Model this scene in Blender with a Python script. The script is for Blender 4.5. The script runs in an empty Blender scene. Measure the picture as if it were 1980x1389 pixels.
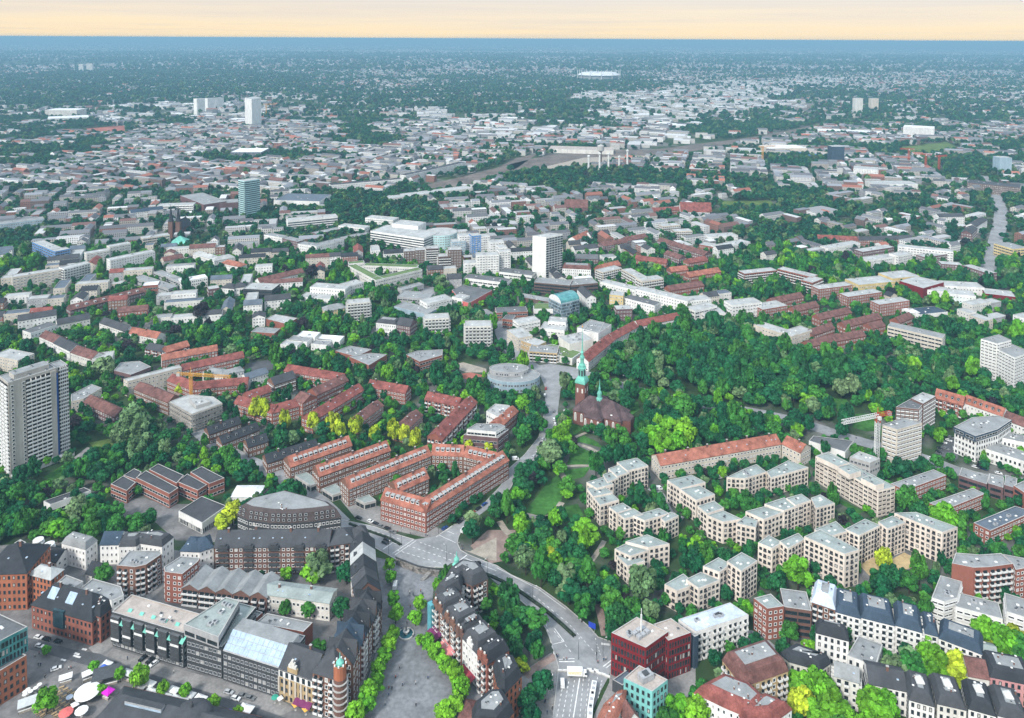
import bpy, math, random
import numpy as np
from mathutils import Vector, Matrix
random.seed(7); RNG = np.random.default_rng(7)
SC = bpy.context.scene
COL = SC.collection

# ------------------------------------------------------------------ camera
CAM_H, FPX, PITCH, ROLL = 300.0, 1450.0, math.radians(3.0), 0.0050
HORIZON = 75.5
PPY = HORIZON + FPX * math.tan(PITCH)
FWD = Vector((0, math.cos(PITCH), -math.sin(PITCH)))
_r0, _u0 = Vector((1, 0, 0)), Vector((0, math.sin(PITCH), math.cos(PITCH)))
CR = _r0 * math.cos(ROLL) + _u0 * math.sin(ROLL)
CU = _u0 * math.cos(ROLL) - _r0 * math.sin(ROLL)
cam = bpy.data.cameras.new('camera'); cam_o = bpy.data.objects.new('camera', cam); COL.objects.link(cam_o)
cam.sensor_fit = 'HORIZONTAL'; cam.sensor_width = 36.0; cam.lens = FPX / 1980 * 36
cam.shift_y = -(694.5 - PPY) / 1980
cam.clip_start = 5; cam.clip_end = 300000
m = Matrix.Identity(4)
for i in range(3):
    m[i][0] = CR[i]; m[i][1] = CU[i]; m[i][2] = -FWD[i]
m[2][3] = CAM_H
cam_o.matrix_world = m
SC.camera = cam_o

def W(u, v, z=0.0):
    """ground position of photo pixel (u, v) at height z"""
    d = FWD * FPX + CR * (u - 990) - CU * (v - PPY)
    t = (z - CAM_H) / d.z
    return Vector((d.x * t, d.y * t))
def PX(x, y, z=0.0):
    """photo pixel of a world point"""
    d = Vector((x, y, z - CAM_H)); k = FPX / d.dot(FWD)
    return 990 + d.dot(CR) * k, PPY - d.dot(CU) * k

# ------------------------------------------------------------------ world, sun, exposure
SUN_EL, SUN_AZ = math.radians(40), math.radians(-146)     # azimuth from +Y towards +X
wd = bpy.data.worlds.new('World'); SC.world = wd; wd.use_nodes = True
nt = wd.node_tree; N = nt.nodes; L = nt.links; N.clear()
out = N.new('ShaderNodeOutputWorld'); bg = N.new('ShaderNodeBackground')
sky = N.new('ShaderNodeTexSky'); sky.sky_type = 'NISHITA'; sky.sun_disc = False
sky.sun_elevation = SUN_EL; sky.sun_rotation = SUN_AZ; sky.air_density = 1.0; sky.dust_density = 2.0
tc = N.new('ShaderNodeTexCoord'); sp = N.new('ShaderNodeSeparateXYZ'); L.new(tc.outputs['Generated'], sp.inputs[0])
# thin overcast: warm near the horizon, pale grey-blue overhead, drawn out streaks of cloud
mp = N.new('ShaderNodeMapping'); mp.inputs['Scale'].default_value = (1.6, 1.6, 34.0); L.new(tc.outputs['Generated'], mp.inputs[0])
nz = N.new('ShaderNodeTexNoise'); nz.inputs['Scale'].default_value = 2.2; nz.inputs['Detail'].default_value = 6; nz.inputs['Roughness'].default_value = .6; L.new(mp.outputs[0], nz.inputs['Vector'])
ma = N.new('ShaderNodeMath'); ma.operation = 'MULTIPLY_ADD'; ma.inputs[1].default_value = .040; ma.inputs[2].default_value = -.020; L.new(nz.outputs['Fac'], ma.inputs[0])
mb = N.new('ShaderNodeMath'); mb.operation = 'ADD'; L.new(sp.outputs['Z'], mb.inputs[0]); L.new(ma.outputs[0], mb.inputs[1])
mr = N.new('ShaderNodeMapRange'); mr.inputs['From Min'].default_value = -.02; mr.inputs['From Max'].default_value = 1.0; L.new(mb.outputs[0], mr.inputs['Value'])
cr = N.new('ShaderNodeValToRGB'); L.new(mr.outputs[0], cr.inputs[0])
els = cr.color_ramp.elements
stops = [(0.0, (.80, .62, .36)), (.026, (.77, .60, .38)), (.042, (.67, .56, .42)), (.066, (.54, .48, .44)), (.16, (.52, .54, .56)), (.45, (.70, .80, .92)), (1.0, (.85, 1.00, 1.17))]
els[0].position, els[1].position = stops[0][0], stops[-1][0]
els[0].color, els[1].color = (*stops[0][1], 1), (*stops[-1][1], 1)
for p_, c_ in stops[1:-1]:
    e = els.new(p_); e.color = (*c_, 1)
# drifts of grey cloud
mp2 = N.new('ShaderNodeMapping'); mp2.inputs['Scale'].default_value = (1.3, 1.3, 42.0); mp2.inputs['Location'].default_value = (3.1, .4, .2); L.new(tc.outputs['Generated'], mp2.inputs[0])
nz2 = N.new('ShaderNodeTexNoise'); nz2.inputs['Scale'].default_value = 3.0; nz2.inputs['Detail'].default_value = 7; nz2.inputs['Roughness'].default_value = .62; L.new(mp2.outputs[0], nz2.inputs['Vector'])
cf = N.new('ShaderNodeMapRange'); cf.inputs['From Min'].default_value = .50; cf.inputs['From Max'].default_value = .72; cf.inputs['To Max'].default_value = .55; L.new(nz2.outputs['Fac'], cf.inputs['Value'])
cm = N.new('ShaderNodeMix'); cm.data_type = 'RGBA'; L.new(cf.outputs[0], cm.inputs[0]); L.new(cr.outputs['Color'], cm.inputs[6]); cm.inputs[7].default_value = (.52, .47, .43, 1)
mx = N.new('ShaderNodeMix'); mx.data_type = 'RGBA'; mx.blend_type = 'ADD'; mx.inputs['Factor'].default_value = 0.03
L.new(cm.outputs[2], mx.inputs[6]); L.new(sky.outputs['Color'], mx.inputs[7])
L.new(mx.outputs[2], bg.inputs['Color']); bg.inputs['Strength'].default_value = 1.0
L.new(bg.outputs[0], out.inputs['Surface'])
sun = bpy.data.lights.new('sun', 'SUN'); sun.energy = 3.4; sun.angle = math.radians(9); sun.color = (1.0, .965, .91)
sun_o = bpy.data.objects.new('sun', sun); COL.objects.link(sun_o)
sd = Vector((math.sin(SUN_AZ) * math.cos(SUN_EL), math.cos(SUN_AZ) * math.cos(SUN_EL), math.sin(SUN_EL)))
sun_o.rotation_euler = sd.to_track_quat('Z', 'Y').to_euler(); sun_o.location = (0, 0, 900)
vs = SC.view_settings; vs.view_transform = 'Standard'; vs.look = 'None'; vs.exposure = 0.40; vs.gamma = 1.0; vs.use_curve_mapping = False
cy = SC.cycles
cy.max_bounces = 4; cy.diffuse_bounces = 2; cy.glossy_bounces = 2; cy.transmission_bounces = 2; cy.volume_bounces = 0; cy.transparent_max_bounces = 4
cy.use_denoising = True; cy.use_adaptive_sampling = True; cy.adaptive_threshold = 0.02
try: cy.denoiser = 'OPENIMAGEDENOISE'; cy.denoising_prefilter = 'FAST'
except Exception: pass
SC.render.use_persistent_data = False

# ------------------------------------------------------------------ materials
MATS = {}
def mat(name, col, var=.18, scale=.35, rough=.85, spec=.25, col2=None, stretch=(1, 1, 1), fine=.12, rnd=0.0, metal=0.0):
    """procedural surface: base colour broken by large stains and fine grain"""
    if name in MATS: return MATS[name]
    mt = bpy.data.materials.new(name); mt.use_nodes = True; MATS[name] = mt
    n, l = mt.node_tree.nodes, mt.node_tree.links
    b = n['Principled BSDF']; b.inputs['Roughness'].default_value = rough; b.inputs['Specular IOR Level'].default_value = spec; b.inputs['Metallic'].default_value = metal
    t = n.new('ShaderNodeTexCoord'); mpg = n.new('ShaderNodeMapping'); mpg.inputs['Scale'].default_value = stretch
    l.new(t.outputs['Object'], mpg.inputs[0])
    a = n.new('ShaderNodeTexNoise'); a.inputs['Scale'].default_value = scale; a.inputs['Detail'].default_value = 5; a.inputs['Roughness'].default_value = .65
    l.new(mpg.outputs[0], a.inputs['Vector'])
    r = n.new('ShaderNodeValToRGB'); l.new(a.outputs['Fac'], r.inputs[0])
    c2 = col2 or tuple(c * (1 - 1.6 * var) for c in col)
    c1 = col if col2 else tuple(min(c * (1 + var), .95) for c in col)
    r.color_ramp.elements[0].position = .36; r.color_ramp.elements[1].position = .64
    r.color_ramp.elements[0].color = (*c2, 1); r.color_ramp.elements[1].color = (*c1, 1)
    f = n.new('ShaderNodeTexNoise'); f.inputs['Scale'].default_value = scale * 7; f.inputs['Detail'].default_value = 3
    l.new(mpg.outputs[0], f.inputs['Vector'])
    mm = n.new('ShaderNodeMapRange'); mm.inputs['From Min'].default_value = .3; mm.inputs['From Max'].default_value = .7
    mm.inputs['To Min'].default_value = 1 - fine; mm.inputs['To Max'].default_value = 1 + fine; l.new(f.outputs['Fac'], mm.inputs['Value'])
    src = mm.outputs[0]
    if rnd:
        oi = n.new('ShaderNodeObjectInfo'); q = n.new('ShaderNodeMapRange'); q.inputs['To Min'].default_value = 1 - rnd; q.inputs['To Max'].default_value = 1 + rnd
        l.new(oi.outputs['Random'], q.inputs['Value']); k = n.new('ShaderNodeMath'); k.operation = 'MULTIPLY'; l.new(q.outputs[0], k.inputs[0]); l.new(src, k.inputs[1]); src = k.outputs[0]
    v = n.new('ShaderNodeVectorMath'); v.operation = 'SCALE'; l.new(r.outputs['Color'], v.inputs[0]); l.new(src, v.inputs['Scale'])
    l.new(v.outputs[0], b.inputs['Base Color'])
    return mt
def wallm(name, c, var=.10): return mat(name, c, var, .12, .88, .2, stretch=(1, 1, .35), fine=.08)
def roofm(name, c, var=None): k = 'tile' in name or 'church' in name; return mat(name, c, var or (.26 if k else .13), .20 if k else .11, .85, .2, fine=.22 if k else .10)
for nm, c in dict(brick_red=(.26, .098, .070), brick_orange=(.36, .13, .07), brick_dark=(.155, .085, .068), brick_brown=(.20, .105, .075), brick_purple=(.15, .085, .085),
                  white=(.72, .71, .68), offwhite=(.62, .60, .55), cream=(.55, .49, .41), beige=(.70, .615, .53), tan=(.42, .31, .17), yellow=(.62, .48, .22), greywall=(.34, .34, .34),
                  darkwall=(.055, .058, .062), concrete=(.40, .39, .37), teal=(.20, .50, .47), redpanel=(.17, .013, .017), pink=(.55, .27, .27), blue=(.08, .22, .48), paleblue=(.30, .40, .46), brownwall=(.13, .085, .07)).items():
    wallm(nm, c)
for nm, c in dict(tile_orange=(.31, .120, .083), tile_red=(.215, .072, .060), tile_brown=(.155, .075, .065), slate=(.062, .064, .070), slate_dark=(.036, .039, .045), flatgrey=(.25, .26, .26), flatlight=(.38, .39, .38),
                  flatgreen=(.27, .31, .295), flattan=(.40, .35, .31), flatdark=(.12, .125, .13), zinc=(.11, .135, .165), bluezinc=(.045, .068, .098), copper=(.16, .46, .37), greenroof=(.12, .18, .07), whiteroof=(.68, .69, .70), churchroof=(.10, .066, .068), lightblue=(.50, .57, .66)).items():
    roofm(nm, c)
mat('frame_white', (.70, .70, .68), .05, .5); mat('frame_dark', (.05, .05, .055), .05, .5); mat('panel_white', (.68, .68, .66), .08, .5)
mat('panel_beige', (.52, .46, .40), .08, .5); mat('panel_teal', (.10, .33, .38), .1, .5)
mat('glass', (.022, .030, .036), .3, .2, .12, .5, rnd=.25); mat('glass_teal', (.03, .16, .17), .35, .25, .10, .6, col2=(.10, .32, .32)); mat('curtain', (.42, .41, .38), .15, .4, .6, .4)
mat('glass_roof', (.36, .46, .56), .12, .3, .12, .6); mat('recess_shade', (.030, .028, .027), .3, .5)  # last one: near-black colour standing in for shade inside balcony recesses
mat('metal', (.35, .36, .37), .15, 1.0, .5, .4); mat('metal_dark', (.06, .065, .07), .15, 1.0, .5, .4); mat('steel_yellow', (.60, .30, .05), .1, 1); mat('steel_red', (.45, .06, .03), .1, 1); mat('steel_white', (.62, .62, .60), .1, 1)
mat('bark', (.055, .042, .032), .25, 1.5)
# ------------------------------------------------------------------ mesh helpers
class MB:
    """collects faces with material names; build() links them as ONE mesh object"""
    def __init__(s): s.v, s.f, s.m, s.names = [], [], [], []
    def mi(s, name):
        if name not in s.names: s.names.append(name)
        return s.names.index(name)
    def face(s, pts, m):
        k = len(s.v); s.v.extend([tuple(p) for p in pts]); s.f.append(tuple(range(k, k + len(pts)))); s.m.append(s.mi(m))
    def add(s, verts, faces, mats, fn=None):
        k = len(s.v); s.v.extend([fn(p) for p in verts] if fn else verts)
        for f, m in zip(faces, mats): s.f.append(tuple(i + k for i in f)); s.m.append(s.mi(m))
    def prism(s, poly, z0, z1, m, cap=None, bottom=False):
        n = len(poly)
        for i in range(n):
            a, b = poly[i], poly[(i + 1) % n]
            s.face([(a[0], a[1], z0), (b[0], b[1], z0), (b[0], b[1], z1), (a[0], a[1], z1)], m)
        if cap: s.face([(p[0], p[1], z1) for p in poly], cap)
        if bottom: s.face([(p[0], p[1], z0) for p in reversed(poly)], m)
    def box(s, c, e1, e2, h, m, top=None):
        """c centre (x,y,z0), e1 e2 half-extent vectors in plan"""
        P = [(c[0] + a * e1[0] + b * e2[0], c[1] + a * e1[1] + b * e2[1]) for a, b in ((-1, -1), (1, -1), (1, 1), (-1, 1))]
        if area(P) < 0: P.reverse()
        s.prism(P, c[2], c[2] + h, m, top or m, True)
    def slab(s, pts, t, m):
        """sloping slab of thickness t below the given polygon"""
        n = len(pts); lo = [(p[0], p[1], p[2] - t) for p in pts]
        s.face(pts, m); s.face(list(reversed(lo)), m)
        for i in range(n):
            j = (i + 1) % n; s.face([lo[i], lo[j], pts[j], pts[i]], m)
    def tube(s, a, b, r0, r1, m, n=6, cap=True):
        a, b = Vector(a), Vector(b); d = (b - a).normalized(); x = d.orthogonal().normalized(); y = d.cross(x)
        A = [a + (x * math.cos(t) + y * math.sin(t)) * r0 for t in [2 * math.pi * i / n for i in range(n)]]
        B = [b + (x * math.cos(t) + y * math.sin(t)) * r1 for t in [2 * math.pi * i / n for i in range(n)]]
        for i in range(n): s.face([A[i], A[(i + 1) % n], B[(i + 1) % n], B[i]], m)
        if cap: s.face(B, m); s.face(list(reversed(A)), m)
    def lathe(s, c, prof, m, n=12, rot=0.0, mats=None):
        rings = [[(c[0] + r * math.cos(rot + 2 * math.pi * i / n), c[1] + r * math.sin(rot + 2 * math.pi * i / n), c[2] + z) for i in range(n)] for r, z in prof]
        for k in range(len(rings) - 1):
            mm = mats[k] if mats else m
            for i in range(n):
                j = (i + 1) % n; s.face([rings[k][i], rings[k][j], rings[k + 1][j], rings[k + 1][i]], mm)
        s.face(rings[-1], mats[-1] if mats else m)
    def mesh(s, name, org=(0, 0, 0), smooth=False):
        me = bpy.data.meshes.new(name)
        o = org
        me.from_pydata([(p[0] - o[0], p[1] - o[1], p[2] - o[2]) for p in s.v] if any(o) else s.v, [], s.f)
        for nme in s.names: me.materials.append(MATS[nme])
        me.polygons.foreach_set('material_index', s.m)
        if smooth: me.polygons.foreach_set('use_smooth', [True] * len(s.f))
        me.update(); return me
    def build(s, name, parent=None, org=(0, 0, 0), smooth=False):
        return link(name, s.mesh(name, org, smooth), parent)
def link(name, data, parent=None):
    o = bpy.data.objects.new(name, data); COL.objects.link(o)
    if parent is not None: o.parent = parent
    return o
def tag(o, label=None, cat=None, group=None, kind=None):
    if label: o['label'] = label
    if cat: o['category'] = cat
    if group: o['group'] = group
    if kind: o['kind'] = kind
    return o
def thing(name, label, cat, loc=(0, 0, 0), group=None, rz=0.0):
    o = link(name, None); o.location = loc; o.rotation_euler.z = rz; o.empty_display_size = 1
    return tag(o, label, cat, group)
def area(P): return .5 * sum(P[i][0] * P[(i + 1) % len(P)][1] - P[(i + 1) % len(P)][0] * P[i][1] for i in range(len(P)))
def inside(pt, P):
    c = False; x, y = pt[0], pt[1]; n = len(P); j = n - 1
    for i in range(n):
        if (P[i][1] > y) != (P[j][1] > y) and x < (P[j][0] - P[i][0]) * (y - P[i][1]) / (P[j][1] - P[i][1]) + P[i][0]: c = not c
        j = i
    return c
def inset(P, d):
    n = len(P); out_ = []
    for i in range(n):
        a, b, c = Vector(P[i - 1][:2]), Vector(P[i][:2]), Vector(P[(i + 1) % n][:2])
        e1, e2 = (b - a).normalized(), (c - b).normalized()
        n1, n2 = Vector((-e1.y, e1.x)), Vector((-e2.y, e2.x)); k = n1 + n2; q = max(1 + n1.dot(n2), .35)
        out_.append(b + k * (d / q))
    return out_
# zoomed study windows of the photograph: origin and scale
REG = dict(A1=(0, 1000, 3.57), A2=(480, 1000, 3.57), A3=(960, 1000, 3.57), A4=(1440, 1000, 3.57), B1=(0, 660, 3.562), B2=(480, 660, 3.562), B3=(960, 660, 3.562), B4=(1440, 660, 3.561),
           C1=(0, 360, 3.96), C2=(480, 360, 3.96), C3=(960, 360, 3.96), C4=(1440, 360, 3.667), D1=(0, 0, 3.0), D2=(640, 0, 2.912), D3=(1300, 0, 2.912), F=(0, 0, 1.0),
           M=(0, 1180, 6.646), Q=(660, 1000, 6.6), S=(820, 1080, 4.496), T=(1060, 1260, 6.1875), K=(480, 1220, 7.071))
def G(reg, p, z=0.0):
    o = REG[reg]; return W(o[0] + p[0] / o[2], o[1] + p[1] / o[2], z)
FOOT = []     # (polygon, height) of everything built, for keeping trees and infill clear

# ------------------------------------------------------------------ windows
TPL = {}
def template(kind, w, h, frame='frame_white', pane='glass'):
    """window in the facade plane: x along the wall, z up from the window centre, -y outwards"""
    key = (kind, round(w, 2), round(h, 2), frame, pane)
    if key in TPL: return TPL[key]
    V, F, M = [], [], []
    def q(a, b, c, d, m): k = len(V); V.extend([a, b, c, d]); F.append((k, k + 1, k + 2, k + 3)); M.append(m)
    def bx(x0, x1, y0, y1, z0, z1, m):
        q((x0, y0, z0), (x1, y0, z0), (x1, y0, z1), (x0, y0, z1), m); q((x0, y1, z0), (x0, y0, z0), (x0, y0, z1), (x0, y1, z1), m)
        q((x1, y0, z0), (x1, y1, z0), (x1, y1, z1), (x1, y0, z1), m); q((x0, y0, z1), (x1, y0, z1), (x1, y1, z1), (x0, y1, z1), m); q((x0, y1, z0), (x1, y1, z0), (x1, y0, z0), (x0, y0, z0), m)
    X, Z = w / 2, h / 2
    if kind in ('win', 'slit', 'band'):
        t = .24 if kind == 'win' else .10
        bx(-X, X, -.10, 0, Z - t, Z, frame); bx(-X, X, -.14, 0, -Z, -Z + t, frame); bx(-X, -X + t, -.10, 0, -Z + t, Z - t, frame); bx(X - t, X, -.10, 0, -Z + t, Z - t, frame)
        q((-X + t, -.04, -Z + t), (X - t, -.04, -Z + t), (X - t, -.04, Z - t), (-X + t, -.04, Z - t), pane)
        if kind == 'win' and w > 1.7: bx(-.07, .07, -.09, 0, -Z + t, Z - t, frame)
        if kind == 'band':
            k = max(2, int(w / 2.4))
            for i in range(1, k): x = -X + i * w / k; bx(x - .06, x + .06, -.09, 0, -Z + t, Z - t, frame)
    elif kind == 'log':      # balcony: flat dark pane paints the shade of a recess; solid parapet
        q((-X, -.03, -Z), (X, -.03, -Z), (X, -.03, Z), (-X, -.03, Z), 'recess_shade')
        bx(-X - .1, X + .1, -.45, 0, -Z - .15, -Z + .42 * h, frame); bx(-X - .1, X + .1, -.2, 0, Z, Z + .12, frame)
    elif kind == 'balc':     # balcony box in front of a glazed door
        q((-X, -.04, -Z), (X, -.04, -Z), (X, -.04, Z), (-X, -.04, Z), pane)
        bx(-X - .25, X + .25, -1.25, 0, -Z - .2, -Z, 'concrete'); bx(-X - .25, X + .25, -1.25, -1.15, -Z, -Z + 1.0, frame)
        bx(-X - .25, -X - .17, -1.15, 0, -Z, -Z + 1.0, frame); bx(X + .17, X + .25, -1.15, 0, -Z, -Z + 1.0, frame)
    TPL[key] = (V, F, M); return TPL[key]
TPLMESH = {}
def template_mesh(key_args):
    if key_args not in TPLMESH:
        V, F, M = template(*key_args); b = MB(); b.add(V, F, M); TPLMESH[key_args] = b.mesh('window')
    return TPLMESH[key_args]
# style: (storey height, bay width, window w, window h, frame, pattern, lowest sill height)
ST = dict(
    brick=(2.9, 2.6, 1.5, 1.55, 'frame_white', 'w', .9), brickb=(2.9, 2.7, 1.5, 1.6, 'frame_white', 'wwbw', .9), old=(3.3, 2.5, 1.25, 1.9, 'frame_white', 'w', 1.0), oldd=(3.3, 2.6, 1.2, 1.9, 'frame_dark', 'w', 1.0),
    beige=(2.75, 2.8, 1.6, 1.65, 'frame_dark', 'wlww', .8), beigel=(2.75, 3.3, 2.6, 1.8, 'panel_beige', 'llw', .8), slab=(2.8, 3.0, 1.7, 1.4, 'frame_white', 'w', .9), slabb=(2.8, 3.2, 2.3, 1.5, 'panel_white', 'l', .8),
    office=(3.3, 2.2, 1.7, 1.8, 'frame_white', 'w', 1.0), band=(3.4, 6.0, 5.7, 1.7, 'frame_white', 'B', 1.0), bandd=(3.4, 6.0, 5.8, 1.9, 'frame_dark', 'B', .9), slit=(3.3, 1.5, .8, 2.5, 'frame_dark', 's', .5), shop=(4.0, 4.0, 3.2, 2.4, 'frame_dark', 'B', .6),
    dark=(3.2, 2.4, 1.9, 1.8, 'metal', 'w', .9), balc=(2.9, 2.9, 1.7, 1.9, 'panel_white', 'bbw', .6), balct=(2.9, 3.4, 2.4, 1.9, 'panel_white', 'b', .6), far=(3.1, 3.2, 1.7, 1.6, 'frame_white', 'w', 1.0), farb=(3.0, 3.6, 2.6, 1.5, 'panel_white', 'wl', .9), none=None, tower=(2.8, 3.2, 2.9, 1.55, 'panel_white', 'l', 2.0))
def facade_windows(a, b, z0, z1, style):
    """yields (centre x,y,z, outward normal, template args) for one wall a->b"""
    s = ST[style]
    if not s: return
    fh, bay, ww, wh, fr, pat, sill = s
    a, b = Vector(a[:2]), Vector(b[:2]); Lw = (b - a).length
    if Lw < bay * .8 or z1 - z0 < 2.6: return
    e = (b - a) / Lw; nrm = Vector((e.y, -e.x))
    mid = (a + b) / 2
    if nrm.dot(-mid) < -.22 * mid.length: return       # faces well away from the viewpoint
    nb = max(1, int(round((Lw - .6) / bay))); nf = max(1, int((z1 - z0 - .3) / fh)); step = (Lw - .6) / nb
    fhh = (z1 - z0 - .3) / nf
    for i in range(nb):
        c = pat[i % len(pat)]
        p = a + e * (.3 + step * (i + .5))
        for k in range(nf):
            z = z0 + fhh * k + min(sill, fhh * .4) + wh / 2 - .1
            if z + wh / 2 > z1 - .05: z = z1 - .05 - wh / 2
            if c == 'w': args = ('win', min(ww, step * .8), wh, fr, 'curtain' if random.random() < .16 else 'glass')
            elif c == 'l': args = ('log', min(ww, step * .86), wh, fr, 'glass')
            elif c == 'b': args = ('balc', min(ww, step * .8), wh, fr if k else 'frame_white', 'glass')
            elif c == 's': args = ('slit', ww * (1 if random.random() < .7 else 1.5), wh, fr, 'curtain' if random.random() < .13 else 'glass')
            else: args = ('band', min(ww, step * .97), wh, fr, 'glass')
            args = (args[0], round(args[1] * 5) / 5 if args[0] != 'slit' else args[1], args[2], args[3], args[4])
            yield (p.x, p.y, z), nrm, args
# ------------------------------------------------------------------ buildings
UNIT = {}
def unit_mesh(kind):
    """small shared roof pieces, base at z=0"""
    if kind in UNIT: return UNIT[kind]
    b = MB()
    if kind == 'chimney': b.box((0, 0, -1.2), (.55, 0), (0, .4), 3.0, 'brick_dark'); b.box((0, 0, 1.8), (.65, 0), (0, .5), .18, 'concrete')
    elif kind == 'roof_hatch': b.box((0, 0, 0), (.8, 0), (0, .6), .45, 'frame_white'); b.box((0, 0, .45), (.65, 0), (0, .45), .1, 'panel_white')
    elif kind == 'roof_vent': b.box((0, 0, 0), (.5, 0), (0, .5), .9, 'metal'); b.box((0, 0, .9), (.65, 0), (0, .65), .12, 'metal_dark')
    elif kind == 'air_unit': b.box((0, 0, 0), (1.5, 0), (0, 1.0), 1.3, 'metal'); b.box((0, 0, 1.3), (.6, 0), (0, .6), .25, 'metal_dark')
    elif kind == 'dormer':      # faces -y
        b.box((0, .7, -.7), (1.15, 0), (0, 1.3), 2.0, 'frame_white', 'flatlight'); b.box((0, -.62, .15), (.85, 0), (0, .02), .95, 'glass')
        b.box((0, .6, 1.3), (1.35, 0), (0, 1.5), .16, 'flatlight')
    elif kind == 'dormer_dark':
        b.box((0, .7, -.7), (.9, 0), (0, 1.2), 2.1, 'slate', 'slate'); b.box((0, -.52, .1), (.65, 0), (0, .02), 1.1, 'glass'); b.box((0, -.51, -.05), (.8, 0), (0, .02), 1.4, 'frame_white'); b.box((0, -.54, .1), (.65, 0), (0, .02), 1.1, 'glass')
    elif kind == 'skylight': b.box((0, 0, -.1), (.45, 0), (0, .6), .3, 'metal', 'glass_roof')
    UNIT[kind] = b.mesh(kind); return UNIT[kind]
def put(kind, parent, org, x, y, z, rz=0.0, s=1.0):
    o = link(kind, unit_mesh(kind), parent); o.location = (x - org[0], y - org[1], z - org[2]); o.rotation_euler.z = rz
    if s != 1.0: o.scale = (s, s, s)
    return o
def box_foot(at, reg, P, Q, D, h):
    z = h if at == 'e' else 0.0
    a, b = G(reg, P, z), G(reg, Q, z)
    e = (b - a).normalized(); n = Vector((-e.y, e.x))
    if n.dot((a + b) / 2) < 0: n = -n
    if isinstance(D, tuple): d = abs((G(reg, D, z) - a).dot(n))
    else:
        d = abs(D)
        if D < 0: n = -n
    F = [a, b, b + n * d, a + n * d]
    return F
def roof_on(wb, rb, F, h, rtype, rh, roof, wall, ov=.45):
    """roof of the given type over a footprint F (counter-clockwise, F[0]-F[1] the front)"""
    if rtype == 'flat' or len(F) != 4 and rtype in ('gable', 'xgable', 'hip'):
        I = inset(F, .45); n = len(F); pz = h + .55
        for i in range(n):
            j = (i + 1) % n
            wb.face([(*F[i], h), (*F[j], h), (*F[j], pz), (*F[i], pz)], wall)
            rb.face([(*F[i], pz), (*F[j], pz), (*I[j], pz), (*I[i], pz)], 'concrete' if roof != 'greenroof' else 'whiteroof')
            rb.face([(*I[j], h), (*I[i], h), (*I[i], pz), (*I[j], pz)], roof)
        rb.face([(*p, h) for p in I], roof); return
    if rtype == 'mansard':
        L0 = inset(F, -.25); I = inset(F, 1.5); I2 = inset(F, 1.5 + 2.2); n = len(F)
        z1, z2 = h + rh * .8, h + rh
        for i in range(n):
            j = (i + 1) % n
            rb.face([(*L0[i], h - .05), (*L0[j], h - .05), (*I[j], z1), (*I[i], z1)], roof)
            rb.face([(*I[i], z1), (*I[j], z1), (*I2[j], z2), (*I2[i], z2)], roof)
            rb.face([(*F[i], h - .3), (*F[j], h - .3), (*L0[j], h - .05), (*L0[i], h - .05)], 'frame_white')
        rb.face([(*p, z2) for p in I2], 'flatgrey'); return
    A, B, C, D = [Vector(p[:2]) for p in F]
    if rtype == 'xgable': A, B, C, D = B, C, D, A
    e = (B - A).normalized(); n = (D - A).normalized(); d = (D - A).length
    if rtype == 'hip':
        k = min(d / 2, (B - A).length / 2 - .2)
        A2, B2, C2, D2 = A - e * ov - n * ov, B + e * ov - n * ov, C + e * ov + n * ov, D - e * ov + n * ov
        r0, r1 = (A + D) / 2 + e * k, (B + C) / 2 - e * k
        z0 = h - .1
        for poly in ([(*A2, z0), (*B2, z0), (*r1, h + rh), (*r0, h + rh)], [(*C2, z0), (*D2, z0), (*r0, h + rh), (*r1, h + rh)], [(*B2, z0), (*C2, z0), (*r1, h + rh)], [(*D2, z0), (*A2, z0), (*r0, h + rh)]): rb.slab(poly, .22, roof)
        return
    # gable
    sl = rh / (d / 2); z0 = h - ov * sl + .06; r0, r1 = (A + D) / 2, (B + C) / 2; oe = .25
    rb.slab([(*(A - n * ov - e * oe), z0), (*(B - n * ov + e * oe), z0), (*(r1 + e * oe), h + rh + .06), (*(r0 - e * oe), h + rh + .06)], .25, roof)
    rb.slab([(*(C + n * ov + e * oe), z0), (*(D + n * ov - e * oe), z0), (*(r0 - e * oe), h + rh + .06), (*(r1 + e * oe), h + rh + .06)], .25, roof)
    wb.face([(*B, h), (*C, h), (*r1, h + rh - .2)], wall); wb.face([(*D, h), (*A, h), (*r0, h + rh - .2)], wall)
NB = [0, 0]; BNAME = []
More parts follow.
